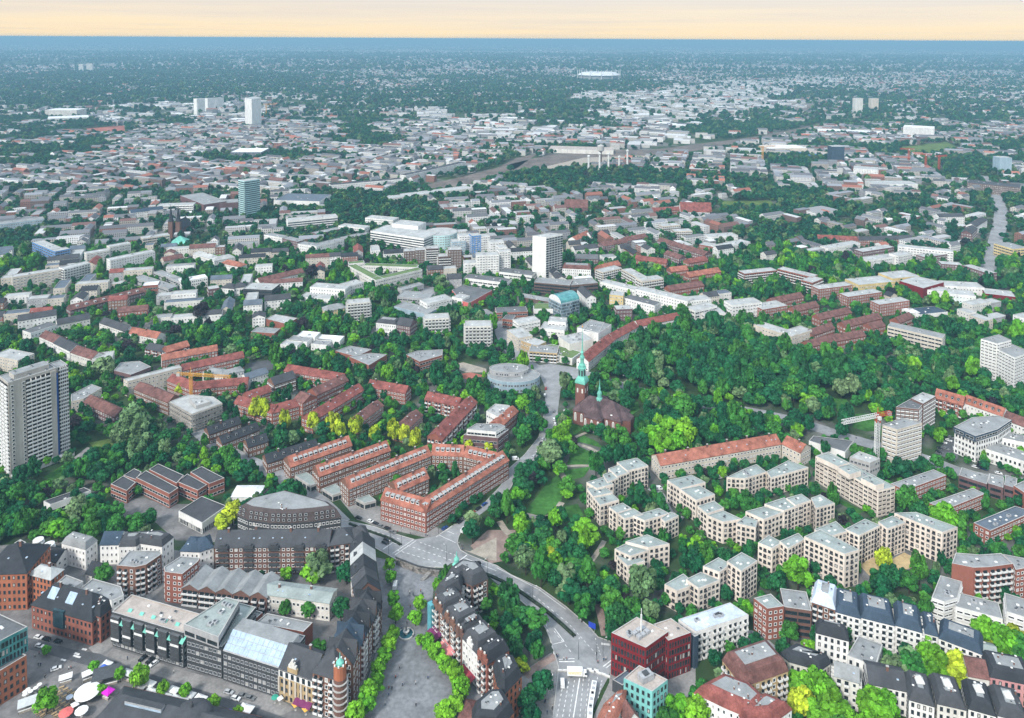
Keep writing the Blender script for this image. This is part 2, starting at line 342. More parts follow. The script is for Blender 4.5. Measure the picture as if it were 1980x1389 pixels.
def bld(name, label, wall, roof, rtype, style, mods, cat='building', rh=4.0, group=None, near=None, clutter=True, dorm=None, extra=None):
    made = []
    for k, mo in enumerate(mods):
        op = mo[-1] if isinstance(mo[-1], dict) else {}
        if mo[0] == 'p':
            h = mo[3]; F = [G(mo[1], p, h) for p in mo[2]]
        elif mo[0] == 'w': h = mo[2]; F = [Vector(p) for p in mo[1]]
        else:
            h = mo[5]; F = box_foot(*mo[:6])
        if area(F) < 0: F = [F[1], F[0]] + F[:1:-1] if len(F) == 4 else F[::-1]
        made.append((F, h + .06 * k, op))
    c = sum((sum(F, Vector((0, 0))) / len(F) for F, _, _ in made), Vector((0, 0))) / len(made)
    org = (c.x, c.y, 0.0)
    T = thing(name, label, cat, org, group)
    dist = min(F[0].length for F, _, _ in made)
    if near is None: near = dist < 480
    wb, rb, win = MB(), MB(), []
    for k, (F, h, op) in enumerate(made):
        z0 = op.get('z0', 0.0); wl = op.get('wall', wall); rf = op.get('roof', roof); rt = op.get('rt', rtype); st = op.get('st', style); r_h = op.get('rh', rh)
        FOOT.append(([tuple(p) for p in F], h)); BNAME.append((sum((Vector(p) for p in F), Vector((0, 0))) / len(F), name.replace('_', ' ')))
        wb.prism(F, z0 - (.5 if not z0 else 0), h, wl)
        if z0: wb.face([(*p, z0) for p in reversed(F)], wl)
        roof_on(wb, rb, F, h, rt, r_h, rf, wl)
        sts = op.get('sts')         # style per side
        for i in range(len(F)):
            s_ = sts[i] if sts else st
            if s_ is None or s_ == 'none': continue
            for pos, nrm, args in facade_windows(F[i], F[(i + 1) % len(F)], z0, h, s_):
                q = (pos[0] + nrm.x * .5, pos[1] + nrm.y * .5)
                if any(j != k and pos[2] < h2 and pos[2] > o2.get('z0', 0) and inside(q, F2) for j, (F2, h2, o2) in enumerate(made)): continue
                win.append((pos, nrm, args))
    wall_o = wb.build('wall', T, org); roof_o = rb.build('roof', T, org)
    # windows: nearest as objects of their own, the rest joined
    if near:
        win.sort(key=lambda w: w[0][0] ** 2 + w[0][1] ** 2); lim = 150
    else: lim = 0
    for pos, nrm, args in win[:lim]:
        o = link('balcony' if args[0] in ('balc', 'log') else 'window', template_mesh(args), T)
        o.location = (pos[0] - org[0], pos[1] - org[1], pos[2]); o.rotation_euler.z = math.atan2(nrm.x, -nrm.y)
    NB[0] += min(lim, len(win)); NB[1] += max(0, len(win) - lim)
    if len(win) > lim:
        g = MB()
        for pos, nrm, args in win[lim:]:
            V, Fc, M = template(*args); ex = Vector((-nrm.y, nrm.x)); x0, y0, zz = pos[0] - org[0], pos[1] - org[1], pos[2]
            g.add([(x0 + v[0] * ex.x - v[1] * nrm.x, y0 + v[0] * ex.y - v[1] * nrm.y, zz + v[2]) for v in V], Fc, M)
        tag(g.build('window_rows', T), kind='stuff')
    # roof pieces
    rr = random.Random(len(label) * 131 + len(mods))
    for F, h, op in made:
        rt = op.get('rt', rtype); r_h = op.get('rh', rh)
        if not clutter or op.get('bare'): continue
        A_ = abs(area(F))
        if rt in ('flat', 'mansard') :
            top = h if rt == 'flat' else h + r_h
            n_ = min(8, int(A_ / 50) + 1 + 2 * (rt == 'mansard')) if dist < 700 else min(3, int(A_ / 200))
            cx = sum((Vector(p) for p in F), Vector((0, 0))) / len(F)
            for _ in range(n_):
                i = rr.randrange(len(F)); t = rr.random(); p = cx + (F[i].lerp(F[(i + 1) % len(F)], t) - cx) * rr.uniform(.1, .62)
                e = F[1] - F[0]
                put(rr.choice(['roof_hatch', 'roof_hatch', 'roof_vent', 'chimney' if rt == 'mansard' else 'air_unit' if A_ > 200 else 'roof_vent']), roof_o, org, p.x, p.y, top, math.atan2(e.y, e.x), .55 if rt == 'mansard' else .85)
        elif rt in ('gable', 'hip', 'xgable') and len(F) == 4:
            A, B, C, D = F if rt != 'xgable' else F[1:] + F[:1]
            e = (B - A).normalized(); nn = (D - A).normalized(); Lr = (B - A).length; d = (D - A).length
            rz = math.atan2(e.y, e.x)
            dk = op.get('dorm', dorm)
            if dk:
                kind, sp_, up = dk
                for side in (0, 1):
                    P0, P1, nv = (A, B, nn) if side == 0 else (C, D, -nn)
                    if (-nv).dot(-P0) < 0: continue
                    n_ = int((Lr - 2) / sp_)
                    for i in range(n_):
                        p = P0 + (P1 - P0).normalized() * (Lr / 2 + (i - (n_ - 1) / 2) * sp_) + nv * (d / 2 * up)
                        put(kind, roof_o, org, p.x, p.y, h + r_h * up - .1, rz + (math.pi if side else 0))
            n_ = int(Lr / 14) if dist < 620 else int(Lr / 30)
            for i in range(n_):
                p = A + e * (Lr * (i + .5 + rr.uniform(-.2, .2)) / n_) + nn * (d / 2 + rr.choice((-.8, .8)))
                put('chimney', roof_o, org, p.x, p.y, h + r_h - .3, rz)
            if not dk and dist < 620:
                for i in range(int(Lr / 9)):
                    p = A + e * rr.uniform(2, max(2.1, Lr - 2)) + nn * d * .25
                    put('skylight', roof_o, org, p.x, p.y, h + r_h * .5, rz)
    if extra: extra(T, org, made, wall_o, roof_o)
    return T, org, made, roof_o
# ------------------------------------------------------------------ ground, roads, plaza, lawns, water
def land_material():
    mt = bpy.data.materials.new('land'); mt.use_nodes = True; MATS['land'] = mt
    n, l = mt.node_tree.nodes, mt.node_tree.links; b = n['Principled BSDF']; b.inputs['Roughness'].default_value = .95; b.inputs['Specular IOR Level'].default_value = .1
    t = n.new('ShaderNodeTexCoord')
    def noise(s, d=4):
        a = n.new('ShaderNodeTexNoise'); a.inputs['Scale'].default_value = s; a.inputs['Detail'].default_value = d; a.inputs['Roughness'].default_value = .6; l.new(t.outputs['Object'], a.inputs['Vector']); return a
    def ramp(src, p0, c0, p1, c1):
        r = n.new('ShaderNodeValToRGB'); e = r.color_ramp.elements; e[0].position, e[1].position = p0, p1; e[0].color, e[1].color = (*c0, 1), (*c1, 1); l.new(src, r.inputs[0]); return r
    def mix(f, a, c):
        x = n.new('ShaderNodeMix'); x.data_type = 'RGBA'; l.new(f, x.inputs[0]); l.new(a, x.inputs[6]); l.new(c, x.inputs[7]); return x.outputs[2]
    green = ramp(noise(.02).outputs['Fac'], .35, (.022, .045, .020), .7, (.050, .085, .030))
    grey = ramp(noise(.05).outputs['Fac'], .3, (.11, .11, .105), .7, (.19, .185, .175))
    f1 = ramp(noise(.011, 5).outputs['Fac'], .50, (0, 0, 0), .62, (1, 1, 1))
    fields = ramp(noise(.0016, 3).outputs['Fac'], .4, (.05, .08, .03), .65, (.12, .13, .05))
    f2 = ramp(noise(.0011, 4).outputs['Fac'], .52, (0, 0, 0), .66, (.5, .5, .5))
    c = mix(f1.outputs['Color'], green.outputs['Color'], grey.outputs['Color']); c = mix(f2.outputs['Color'], c, fields.outputs['Color'])
    l.new(c, b.inputs['Base Color']); return mt
land_material()
mat('asphalt', (.255, .258, .262), .16, .06, .85, .2, fine=.10); mat('asphalt_dark', (.088, .091, .097), .16, .08, .85, .2, fine=.1); mat('paving', (.245, .235, .225), .14, .1, .9, .15, fine=.16); mat('paving_red', (.26, .19, .165), .14, .12, .9, .15)
mat('cobble', (.185, .19, .20), .16, .07, .8, .25, fine=.22); mat('yard', (.165, .16, .158), .22, .08, .9, .15); mat('gravel', (.34, .30, .25), .15, .2, .95, .1); mat('sand', (.46, .35, .19), .12, .1, .95, .1)
mat('lawn', (.045, .135, .028), .25, .06, .95, .1, fine=.2); mat('lawn_dry', (.10, .15, .04), .25, .04, .95, .1); mat('paint', (.68, .68, .66), .12, .6); mat('clay', (.33, .12, .09), .2, .02, .95, .1); mat('ballast', (.15, .125, .11), .2, .02, .95, .1, fine=.25); mat('water', (.03, .10, .12), .1, .1, .1, .5); mat('pool', (.20, .55, .58), .08, .1, .1, .5); mat('parkfloor', (.030, .055, .022), .35, .08, .95, .1)
gb = MB(); S_ = 70000.0
gb.face([(-S_, -800, 0), (S_, -800, 0), (S_, 2 * S_ * .5, 0), (-S_, 2 * S_ * .5, 0)], 'land')
ground = tag(gb.build('ground'), kind='structure')
CLEAR = []
def sheet(name, reg, pts, z, m, clear=True, kerb=False, parent=None):
    P = [G(reg, p) for p in pts]
    if area(P) < 0: P.reverse()
    b = MB(); b.prism(P, -.2, z, m, m)
    o = b.build(name, parent)
    if not parent: tag(o, kind='structure')
    if clear:
        for k in ((0, -5, -10) if name == 'road' else (0, -5, -10, -15) if name == 'lawn' else (0, -5)): CLEAR.append([(p[0], p[1] + k) for p in P])
    return o
def strip_poly(pts, w):
    P = [Vector(p) for p in pts]; Lf, Rt = [], []
    for i, p in enumerate(P):
        a, c = P[max(i - 1, 0)], P[min(i + 1, len(P) - 1)]; e = (c - a).normalized(); n = Vector((-e.y, e.x)) * w / 2
        Lf.append(p + n); Rt.append(p - n)
    return Lf, Rt
def smooth_line(P, k=4):
    out_ = []; n = len(P)
    for i in range(n - 1):
        p0, p1, p2, p3 = P[max(i - 1, 0)], P[i], P[i + 1], P[min(i + 2, n - 1)]
        for j in range(k):
            t = j / k; out_.append(.5 * ((2 * p1) + (p2 - p0) * t + (2 * p0 - 5 * p1 + 4 * p2 - p3) * t * t + (3 * p1 - p0 - 3 * p2 + p3) * t ** 3))
    out_.append(P[-1]); return out_
def ribbon(name, reg, pts, w, z, m, clear=True, parent=None, k=4):
    Lf, Rt = strip_poly(smooth_line([G(reg, p) for p in pts], k), w); b = MB()
    for i in range(len(Lf) - 1): b.face([(*Rt[i], z), (*Rt[i + 1], z), (*Lf[i + 1], z), (*Lf[i], z)], m)
    o = b.build(name, parent)
    if not parent: tag(o, kind='structure')
    if clear:
        for i in range(len(Lf) - 1): CLEAR.append([tuple(Rt[i]), tuple(Rt[i + 1]), tuple(Lf[i + 1]), tuple(Lf[i])])
    return o
mat('hedge', (.035, .05, .032), .4, .6, .95, .1, fine=.3)
def kerb(reg, pts, w=.4, h=.14, k=1, z=.0, m='concrete'):
    Lf, Rt = strip_poly(smooth_line([G(reg, p) for p in pts], k), w); b = MB()
    for i in range(len(Lf) - 1):
        for a, c in ((Lf, Lf), (Rt, Rt)): b.face([(*a[i], z), (*a[i + 1], z), (*a[i + 1], z + h + .1), (*a[i], z + h + .1)], m)
        b.face([(*Rt[i], z + h + .1), (*Rt[i + 1], z + h + .1), (*Lf[i + 1], z + h + .1), (*Lf[i], z + h + .1)], m)
    return tag(b.build('kerb' if m == 'concrete' else 'planted_median'), kind='structure')
# paved quarters
sheet('pavement', 'F', [(-60, 1058), (110, 1048), (330, 1062), (480, 1092), (640, 1085), (722, 1062), (726, 1078), (735, 1150), (735, 1228), (700, 1340), (668, 1389), (640, 1470), (-90, 1470)], .03, 'yard')
plaza = sheet('cobbled_plaza', 'F', [(727, 1078), (765, 1086), (800, 1100), (852, 1119), (838, 1140), (834, 1190), (850, 1240), (898, 1290), (985, 1400), (1010, 1470), (645, 1470), (670, 1389), (704, 1338), (737, 1228), (737, 1150)], .05, 'cobble')
sheet('courtyard', 'F', [(215, 985), (270, 965), (345, 975), (440, 975), (460, 1000), (450, 1050), (340, 1045), (300, 1010), (240, 1000)], .03, 'yard')
sheet('courtyard', 'F', [(560, 935), (640, 945), (690, 1005), (728, 1018), (850, 1046), (870, 1030), (820, 1010), (720, 975), (650, 920)], .03, 'paving')
sheet('pavement', 'F', [(1010, 1300), (1066, 1262), (1084, 1290), (1062, 1470), (985, 1470)], .03, 'paving')
sheet('pavement', 'F', [(1182, 1238), (1192, 1232), (1300, 1300), (1345, 1290), (1345, 1330), (1300, 1400), (1300, 1470), (1130, 1470), (1150, 1380), (1178, 1320)], .03, 'paving')
sheet('park_forecourt', 'A3', [(-60, 90), (130, 90), (140, 140), (60, 270), (60, 300), (-40, 320), (-140, 240), (-180, 200)], .04, 'paving_red')
sheet('park_forecourt', 'Q', [(1560, 420), (1640, 440), (1980, 260), (1980, 560), (1870, 540)], .05, 'gravel')
# roads
rd = MB()
main = sheet('road', 'F', [REGP for REGP in [(655, 1004), (678, 1009), (724, 1019), (757, 1031), (801, 1044), (846, 1037), (883, 1014), (908, 1000), (918, 1003), (902, 1021), (892, 1027), (886.5, 1039), (884, 1050), (890, 1064), (905, 1073), (940, 1087), (960, 1094), (960, 1128), (942, 1113), (918, 1101), (893, 1091), (872, 1089), (860, 1098), (811, 1096), (769, 1084), (728, 1061), (695, 1036), (655, 1022)]], .09, 'asphalt')
A3p = lambda l: [(960 + x / 3.57, 1000 + y / 3.57) for x, y in l]
sheet('road', 'F', [(960, 1094)] + A3p([(100, 400), (300, 490), (480, 620), (640, 760), (700, 830), (790, 862), (800, 1010), (770, 1110), (720, 1200), (680, 1300), (640, 1389), (590, 1640), (350, 1640), (390, 1389), (430, 1040), (405, 960), (385, 880), (340, 770), (250, 650), (130, 545)]) + [(960, 1128)], .09, 'asphalt')
sheet('road', 'F', [(908, 1000), (940, 970), (968, 940), (985, 906), (1014, 880), (1042, 845), (1052, 800), (1055, 752), (1046, 730), (1025, 712), (1060, 703), (1118, 712), (1135, 728), (1098, 735), (1084, 752), (1078, 800), (1062, 850), (1034, 892), (1004, 914), (986, 946), (952, 978), (918, 1003)], .09, 'asphalt')
ribbon('road', 'F', [(660, 1013), (612, 968), (545, 922), (450, 878), (395, 842), (340, 790), (285, 745), (215, 728)], 12, .10, 'asphalt')
sheet('road', 'A1', [(-60, 770), (200, 835), (500, 915), (690, 945), (900, 1040), (1300, 1170), (1785, 1325), (2300, 1500), (1900, 1500), (1700, 1389), (1400, 1250), (900, 1105), (640, 1035), (250, 925), (-60, 860)], .09, 'asphalt_dark')
ribbon('road', 'F', [(1040, 715), (1000, 690), (975, 655), (960, 620), (930, 600)], 14, .10, 'asphalt')
ribbon('road', 'F', [(1125, 722), (1200, 745), (1300, 772), (1420, 790), (1540, 815), (1650, 850), (1780, 885), (1880, 920), (1990, 935)], 13, .10, 'asphalt')
ribbon('road', 'F', [(1730, 860), (1800, 905), (1780, 880)], 9, .06, 'asphalt')
sheet('car_park', 'B4', [(1310, 770), (1390, 680), (1460, 660), (1470, 800), (1450, 830)], .06, 'asphalt_dark')
ribbon('road', 'B3', [(1060, 1010), (1130, 1060), (1190, 1180), (1280, 1230)], 6, .07, 'asphalt')
ribbon('road', 'A4', [(-30, 890), (60, 830), (150, 900), (260, 990)], 9, .07, 'asphalt')
ribbon('road', 'F', [(1905, 540), (1925, 470), (1935, 420), (1930, 390), (1900, 340)], 20, .10, 'asphalt')
ribbon('pavement', 'A1', [(640, 935), (780, 830), (880, 640), (1010, 540), (1110, 450)], 9, .06, 'paving')
sheet('pavement', 'A1', [(735, 950), (780, 905), (1270, 1060), (1540, 1130), (1935, 1260), (2040, 1330), (1940, 1370), (1300, 1165), (900, 1035)], .07, 'paving')
for ln in ([(655, 1004), (678, 1009), (724, 1019), (757, 1031), (801, 1044)], [(846, 1037), (883, 1014), (908, 1000), (940, 970), (968, 940), (985, 906), (1014, 880), (1042, 845), (1052, 800)], [(918, 1003), (902, 1021), (892, 1027), (886.5, 1039), (884, 1050), (890, 1064), (905, 1073), (940, 1087), (960, 1094)] + A3p([(100, 400), (300, 490), (480, 620), (640, 760), (700, 830), (790, 862)]), [(695, 1036), (728, 1061), (769, 1084), (811, 1096), (860, 1098)],
           A3p([(0, 470), (130, 545), (250, 650), (340, 770), (385, 880), (405, 960), (430, 1040), (390, 1389)]), [(952, 978), (986, 946), (1004, 914), (1034, 892), (1062, 850), (1078, 800)]): kerb('F', ln)
# planted median with railing along the curve and before the junction
kerb('A3', [(-90, 395), (0, 430), (130, 500), (300, 620), (420, 720), (540, 830)], 1.5, .9, 3, .05, 'hedge')
kerb('Q', [(100, 90), (300, 170), (560, 260), (700, 330), (760, 365)], 1.2, .8, 2, .05, 'hedge')
# markings: every line its own part of the road
def dashes(reg, a, b, n, w=.16, z=.135, ln=.55):
    A, B = G(reg, a), G(reg, b)
    for i in range(n):
        p, q = A.lerp(B, (i + .5 - ln / 2) / n), A.lerp(B, (i + .5 + ln / 2) / n)
        Lf, Rt = strip_poly([p, q], w); mb_ = MB(); mb_.face([(*Rt[0], z), (*Rt[1], z), (*Lf[1], z), (*Lf[0], z)], 'paint'); mb_.build('lane_marking', main)
for a, b, n, w, l_ in [((250, 130), (760, 290), 8, .3, .5), ((830, 360), (1420, 560), 9, .35, .5), ((690, 420), (1290, 600), 9, .3, .5), ((990, 320), (1480, 500), 9, .3, .5), ((530, 415), (655, 330), 1, .5, .98), ((655, 330), (765, 365), 1, .35, .98), ((650, 470), (930, 285), 1, .3, .98), ((680, 490), (960, 300), 1, .3, .98), ((1210, 255), (1420, 110), 1, .45, .98),
                       ((1250, 235), (1460, 330), 1, .3, .98), ((1350, 180), (1440, 220), 1, .3, .98), ((1420, 110), (1600, 10), 4, .25, .5), ((1520, 550), (1605, 485), 1, .5, .98), ((700, 220), (930, 290), 1, .3, .98), ((1560, 520), (1980, 690), 1, .3, .98), ((1600, 600), (1980, 750), 6, .3, .5)]: dashes('Q', a, b, n, w, .135, l_)
for a, b, n, w, l_ in [((0, 350), (290, 500), 1, .3, .98), ((290, 500), (480, 640), 1, .3, .98), ((0, 410), (280, 560), 7, .3, .5), ((280, 560), (500, 740), 7, .3, .5), ((500, 740), (700, 960), 8, .25, .5), ((340, 730), (400, 960), 6, .3, .5), ((390, 780), (520, 940), 5, .3, .5), ((400, 770), (470, 865), 1, .35, .98), ((390, 880), (470, 860), 1, .35, .98), ((430, 1000), (540, 1000), 1, .5, .98), ((430, 985), (540, 978), 1, .3, .98),
                       ((575, 1110), (530, 1389), 1, .5, .98), ((600, 1110), (575, 1389), 8, .25, .5), ((640, 1110), (610, 1389), 8, .25, .5), ((500, 1130), (455, 1389), 8, .3, .5), ((455, 1180), (415, 1389), 6, .3, .5), ((540, 1120), (500, 1389), 8, .3, .5), ((700, 1100), (660, 1250), 5, .25, .5), ((730, 1120), (700, 1260), 5, .25, .5), ((735, 1035), (800, 985), 1, .5, .98), ((755, 1045), (800, 1010), 1, .4, .98), ((690, 870), (720, 960), 4, .25, .5)]: dashes('A3', a, b, n, w, .135, l_)
for y in range(1010, 1050, 9): dashes('A3', (720, 870 + (y - 1010) * .3), (785, 878 + (y - 1010) * .3), 1, .3, .135, .9)
for p in [(0, 0), (16, 6), (32, 10), (8, -16), (24, -10), (-70, 92 - 60), (-85, 28), (60, -45), (75, -42)]:
    q = (515 + p[0] * 1.0, 958 + p[1]); dashes('A1', (q[0] - 9, q[1] - 2), (q[0] + 9, q[1] + 3), 1, 1.0, .135, .9)
# park lawns and paths
for pts in ([(520, 745), (560, 722), (740, 800), (690, 832), (640, 850), (485, 850)], [(442, 892), (640, 866), (640, 880), (600, 935), (495, 960), (455, 910)], [(195, 1180), (330, 1000), (420, 920), (468, 1000), (440, 1130), (320, 1205), (230, 1195)], [(430, 1150), (560, 1120), (600, 1200), (480, 1230), (420, 1210)], [(520, 690), (600, 650), (690, 690), (740, 740), (600, 700)], [(500, 560), (560, 580), (590, 610), (520, 655), (500, 620)], [(910, 440), (975, 420), (985, 470), (930, 510)]): sheet('lawn', 'B3', pts, .04, 'lawn')
for pts in ([(570, 390), (700, 400), (760, 470), (640, 480)], [(760, 500), (900, 500), (910, 620), (830, 620), (740, 590)], [(440, 960), (530, 1020), (820, 1170), (790, 1190), (600, 1090), (440, 1010)]): sheet('lawn', 'B4', pts, .04, 'lawn')
sheet('lawn', 'B1', [(420, 860), (500, 870), (560, 890), (360, 960), (300, 940)], .04, 'lawn'); sheet('lawn', 'B1', [(610, 700), (760, 670), (800, 750), (680, 770)], .04, 'lawn_dry'); sheet('lawn', 'F', [(1130, 700), (1150, 672), (1120, 665), (1095, 690)], .05, 'lawn')
sheet('lawn', 'F', [(1400, 400), (1385, 390), (1490, 388), (1500, 402)], .05, 'lawn_dry'); sheet('lawn', 'F', [(1750, 300), (1860, 290), (1830, 275), (1740, 285)], .05, 'lawn_dry')
sheet('park_floor', 'F', [(1155, 700), (1200, 650), (1330, 640), (1450, 640), (1580, 690), (1700, 740), (1620, 790), (1400, 770), (1250, 740), (1150, 720)], .02, 'parkfloor', clear=False)
for pts, w in (([(520, 672), (580, 645), (620, 630)], 2.5), ([(528, 702), (640, 735), (745, 795)], 3), ([(440, 868), (540, 858), (655, 858)], 2.5), ([(425, 885), (460, 930), (490, 980)], 4), ([(200, 1195), (330, 1220), (400, 1180), (450, 1110)], 4), ([(20, 1240), (60, 1300), (90, 1330)], 4), ([(330, 1210), (420, 1245)], 4)): ribbon('park_path', 'B3', pts, w, .075, 'gravel')
for pts, w, m_ in (([(560, 430), (600, 380), (650, 310), (700, 240), (745, 165)], 3, 'gravel'), ([(700, 600), (725, 700), (750, 820)], 4, 'paving_red'), ([(200, 1100), (320, 1010), (410, 960)], 4, 'paving_red')): ribbon('park_path', 'A3', pts, w, .08, m_)
ribbon('park_path', 'B4', [(520, 330), (560, 370), (590, 430), (540, 450)], 3, .075, 'gravel')
sheet('playground', 'A4', [(780, 320), (900, 265), (1010, 295), (1100, 245), (1250, 320), (1090, 370), (960, 400), (860, 405)], .05, 'sand')
sheet('courtyard', 'A4', [(600, 480), (780, 380), (1000, 230), (1110, 225), (1260, 310), (1090, 380), (900, 420), (760, 480)], .03, 'yard')
sheet('sports_court', 'B2', [(1405, 235), (1530, 215), (1640, 240), (1500, 262)], .05, 'clay'); sheet('schoolyard', 'B2', [(1390, 170), (1480, 145), (1640, 190), (1640, 215), (1500, 215)], .05, 'gravel')
sheet('car_park', 'B2', [(0, 150), (180, 120), (190, 190), (0, 230)], .05, 'asphalt_dark'); sheet('schoolyard', 'B1', [(780, 1090), (1000, 1080), (1250, 1200), (1250, 1300), (1100, 1250), (850, 1170)], .05, 'yard')
sheet('terrace', 'B1', [(510, 800), (600, 730), (760, 770), (640, 860), (540, 850)], .05, 'paving'); sheet('car_park', 'C2', [(1290, 790), (1430, 770), (1430, 850), (1340, 900)], .05, 'asphalt')
sheet('lido_basin', 'C4', [(1430, 812), (1600, 825), (1600, 848), (1470, 832)], .06, 'pool')
# railway land
for pts in ([(805, 362), (880, 345), (960, 325), (1000, 305), (1040, 297), (1000, 325), (960, 345), (850, 372)], [(985, 318), (1060, 300), (1150, 290), (1260, 290), (1480, 262), (1560, 245), (1600, 235), (1590, 245), (1500, 268), (1290, 300), (1100, 312), (1000, 335)], [(1490, 198), (1560, 180), (1580, 178), (1565, 220), (1545, 222)]): sheet('railway_land', 'F', pts, .05, 'ballast')
sheet('yard_ground', 'F', [(1030, 328), (1130, 305), (1280, 300), (1140, 322), (1060, 332)], .06, 'gravel'); sheet('clay_pitch', 'F', [(150, 250), (240, 243), (243, 258), (190, 262)], .05, 'clay')
# stone retaining wall with stair at the head of the plaza
sw = thing('retaining_wall', 'weathered stone retaining wall with stair between plaza and road', 'wall', (*G('Q', (950, 640)), 0))
def wallseg(pts, h, t, m, nm, par, org, z0=0.0):
    Lf, Rt = strip_poly([G('Q', p) for p in pts], t); b = MB()
    for i in range(len(Lf) - 1):
        F = [Rt[i], Rt[i + 1], Lf[i + 1], Lf[i]]; b.prism(F, z0, h, m, m)
    return b.build(nm, par, org)
_o = (*G('Q', (950, 640)), 0)
mat('old_stone', (.20, .185, .17), .45, .5, .95, .1, fine=.35)
wallseg([(700, 600), (980, 715), (1250, 760)], 3.2, 1.0, 'old_stone', 'stone_wall', sw, _o); wallseg([(690, 592), (980, 708), (1260, 752)], 4.1, .25, 'metal_dark', 'railing', sw, _o, 3.3)
for i in range(9): wallseg([(1010 + i * 17, 800 - i * 12), (1060 + i * 17, 812 - i * 12)], .35 + i * .33, 1.0, 'paving', 'step', sw, _o)
# ------------------------------------------------------------------ foreground buildings, lower left
DS, DW = ('dormer_dark', 4.2, .35), ('dormer', 3.6, .42)
bld('brick_warehouse', 'orange brick warehouse block with dark hipped roof by the market street', 'brick_orange', 'slate_dark', 'hip', 'oldd', [('g', 'A1', (-120, 650), (190, 640), 22, 20), ('e', 'A1', (195, 392), (350, 432), (460, 368), 17, dict(roof='flatlight', rh=3))], rh=9)
def big_lights(T, org, made, wall_o, roof_o):
    F, h, _ = made[0]; A, B, D = F[0], F[1], F[3]; e = B - A; L_ = e.length; e = e.normalized(); n = (D - A).normalized()
    for t in (.25, .55):
        c = A + e * L_ * t; q = MB(); q.slab([(*(c - e * 2.4 + n * 2.6), h + 3.3), (*(c + e * 2.4 + n * 2.6), h + 3.3), (*(c + e * 2.4 + n * 6), h + 6.8), (*(c - e * 2.4 + n * 6), h + 6.8)], .4, 'glass_roof'); q.build('large_skylight', roof_o, org)
    c = A + e * L_ * .47 - n * .4; q = MB(); q.box((c.x, c.y, 5), e * 3.2, n * .6, h - 3.5, 'glass_dark'); q.build('glass_bay', T, org)
mat('glass_dark', (.02, .05, .065), .3, .2, .12, .5)
bld('mansard_brick_building', 'red brick building with tall dark slate mansard and two large skylights', 'brick_red', 'slate_dark', 'hip', 'oldd', [('g', 'A1', (222, 765), (640, 890), 15, 12.5), ('p', 'A1', [(640, 672), (692, 692), (790, 615), (710, 570)], 13.5, dict(rt='mansard', rh=5))], rh=8, extra=big_lights)
bld('rear_wing', 'white rear wing with flat grey roof behind the mansard brick building', 'white', 'flatgrey', 'flat', 'office', [('p', 'A1', [(540, 510), (640, 430), (835, 485), (855, 545), (770, 585), (620, 525)], 17), ('p', 'A1', [(372, 478), (485, 508), (575, 450), (455, 405)], 15)])
def notches(T, org, made, wall_o, roof_o):
    F, h, _ = made[0]; A, B, D = F[0], F[1], F[3]; e = (B - A); n = (D - A).normalized(); L_ = e.length; e = e.normalized(); b = MB()
    for i in range(6):
        p = A + e * (L_ * (i + .95) / 6); q = MB(); w = L_ / 6
        q.slab([(*(p - e * .8 - n * 1.7), h - 3.4), (*(p + e * 1.3 - n * 1.7), h - 3.4), (*(p + e * 1.9 + n * 4.2), h + .9), (*(p - e * .2 + n * 4.2), h + .9)], .3, 'copper'); q.build('copper_notch', roof_o, org)
        q = MB(); c = A + e * (L_ * (i + .42) / 6) - n * .7; q.box((c.x, c.y, 3.6), e * (w * .36), n * .75, h - 4.2, 'darkwall', 'flatdark'); q.build('bay', T, org)
        for k in range(4):
            q = MB(); c = A + e * (L_ * (i + .42) / 6) - n * 1.5; q.box((c.x, c.y, 4.6 + k * 3.1), e * (w * .34), n * .06, 1.1, 'metal_dark' if (i * 2 + k) % 3 else 'panel_white'); q.build('balcony_panel', T, org)
bld('notched_roof_building', 'dark office block with six green copper roof notches along the market street', 'darkwall', 'flattan', 'flat', 'dark', [('g', 'A1', (778, 890), (1270, 1045), (908, 760), 17)], extra=notches)
bld('black_glass_building', 'black glass office with overhanging grey penthouse box', 'darkwall', 'flatgreen', 'flat', 'dark', [('g', 'A1', (1290, 1045), (1535, 1118), 26, 15), ('p', 'A1', [(1268, 748), (1508, 838), (1655, 585), (1560, 558)], 21, dict(z0=16.0, wall='greywall', st='bandd'))])
def glassroof(T, org, made, wall_o, roof_o):
    F, h, _ = made[0]; A, B, D = F[0], F[1], F[3]; e = B - A; L_ = e.length; e = e.normalized(); n = (D - A).normalized()
    nx, ny = 12, 3
    for i in range(nx):
        for j in range(ny):
            a, b = A + e * (L_ * (i + .04) / nx), A + e * (L_ * (i + .96) / nx); t0, t1 = (j + .05) / ny, (j + .95) / ny
            q = MB(); q.slab([(*(a + n * (7 * t0 + .4)), h + .9 + 4.6 * t0), (*(b + n * (7 * t0 + .4)), h + .9 + 4.6 * t0), (*(b + n * (7 * t1 + .4)), h + .9 + 4.6 * t1), (*(a + n * (7 * t1 + .4)), h + .9 + 4.6 * t1)], .12, 'glass_roof'); q.build('glass_pane', roof_o, org)
    q = MB(); a, b = A, B
    q.slab([(*(a + n * .3), h + .7), (*(b + n * .3), h + .7), (*(b + n * 7.5), h + 5.4), (*(a + n * 7.5), h + 5.4)], .3, 'metal'); q.build('roof_frame', roof_o, org)
    q = MB(); F2 = [A + n * 7.5, B + n * 7.5, B + n * 15, A + n * 15]
    if area(F2) < 0: F2.reverse()
    q.prism(F2, h, h + 5.2, 'white', 'flatgrey'); q.build('upper_storey', T, org)
bld('glass_roof_office', 'dark grey office with sloping glass roof along the market street', 'darkwall', 'flatgrey', 'flat', 'dark', [('g', 'A1', (1540, 1122), (1935, 1252), 20, 13.5)], extra=glassroof, clutter=False)
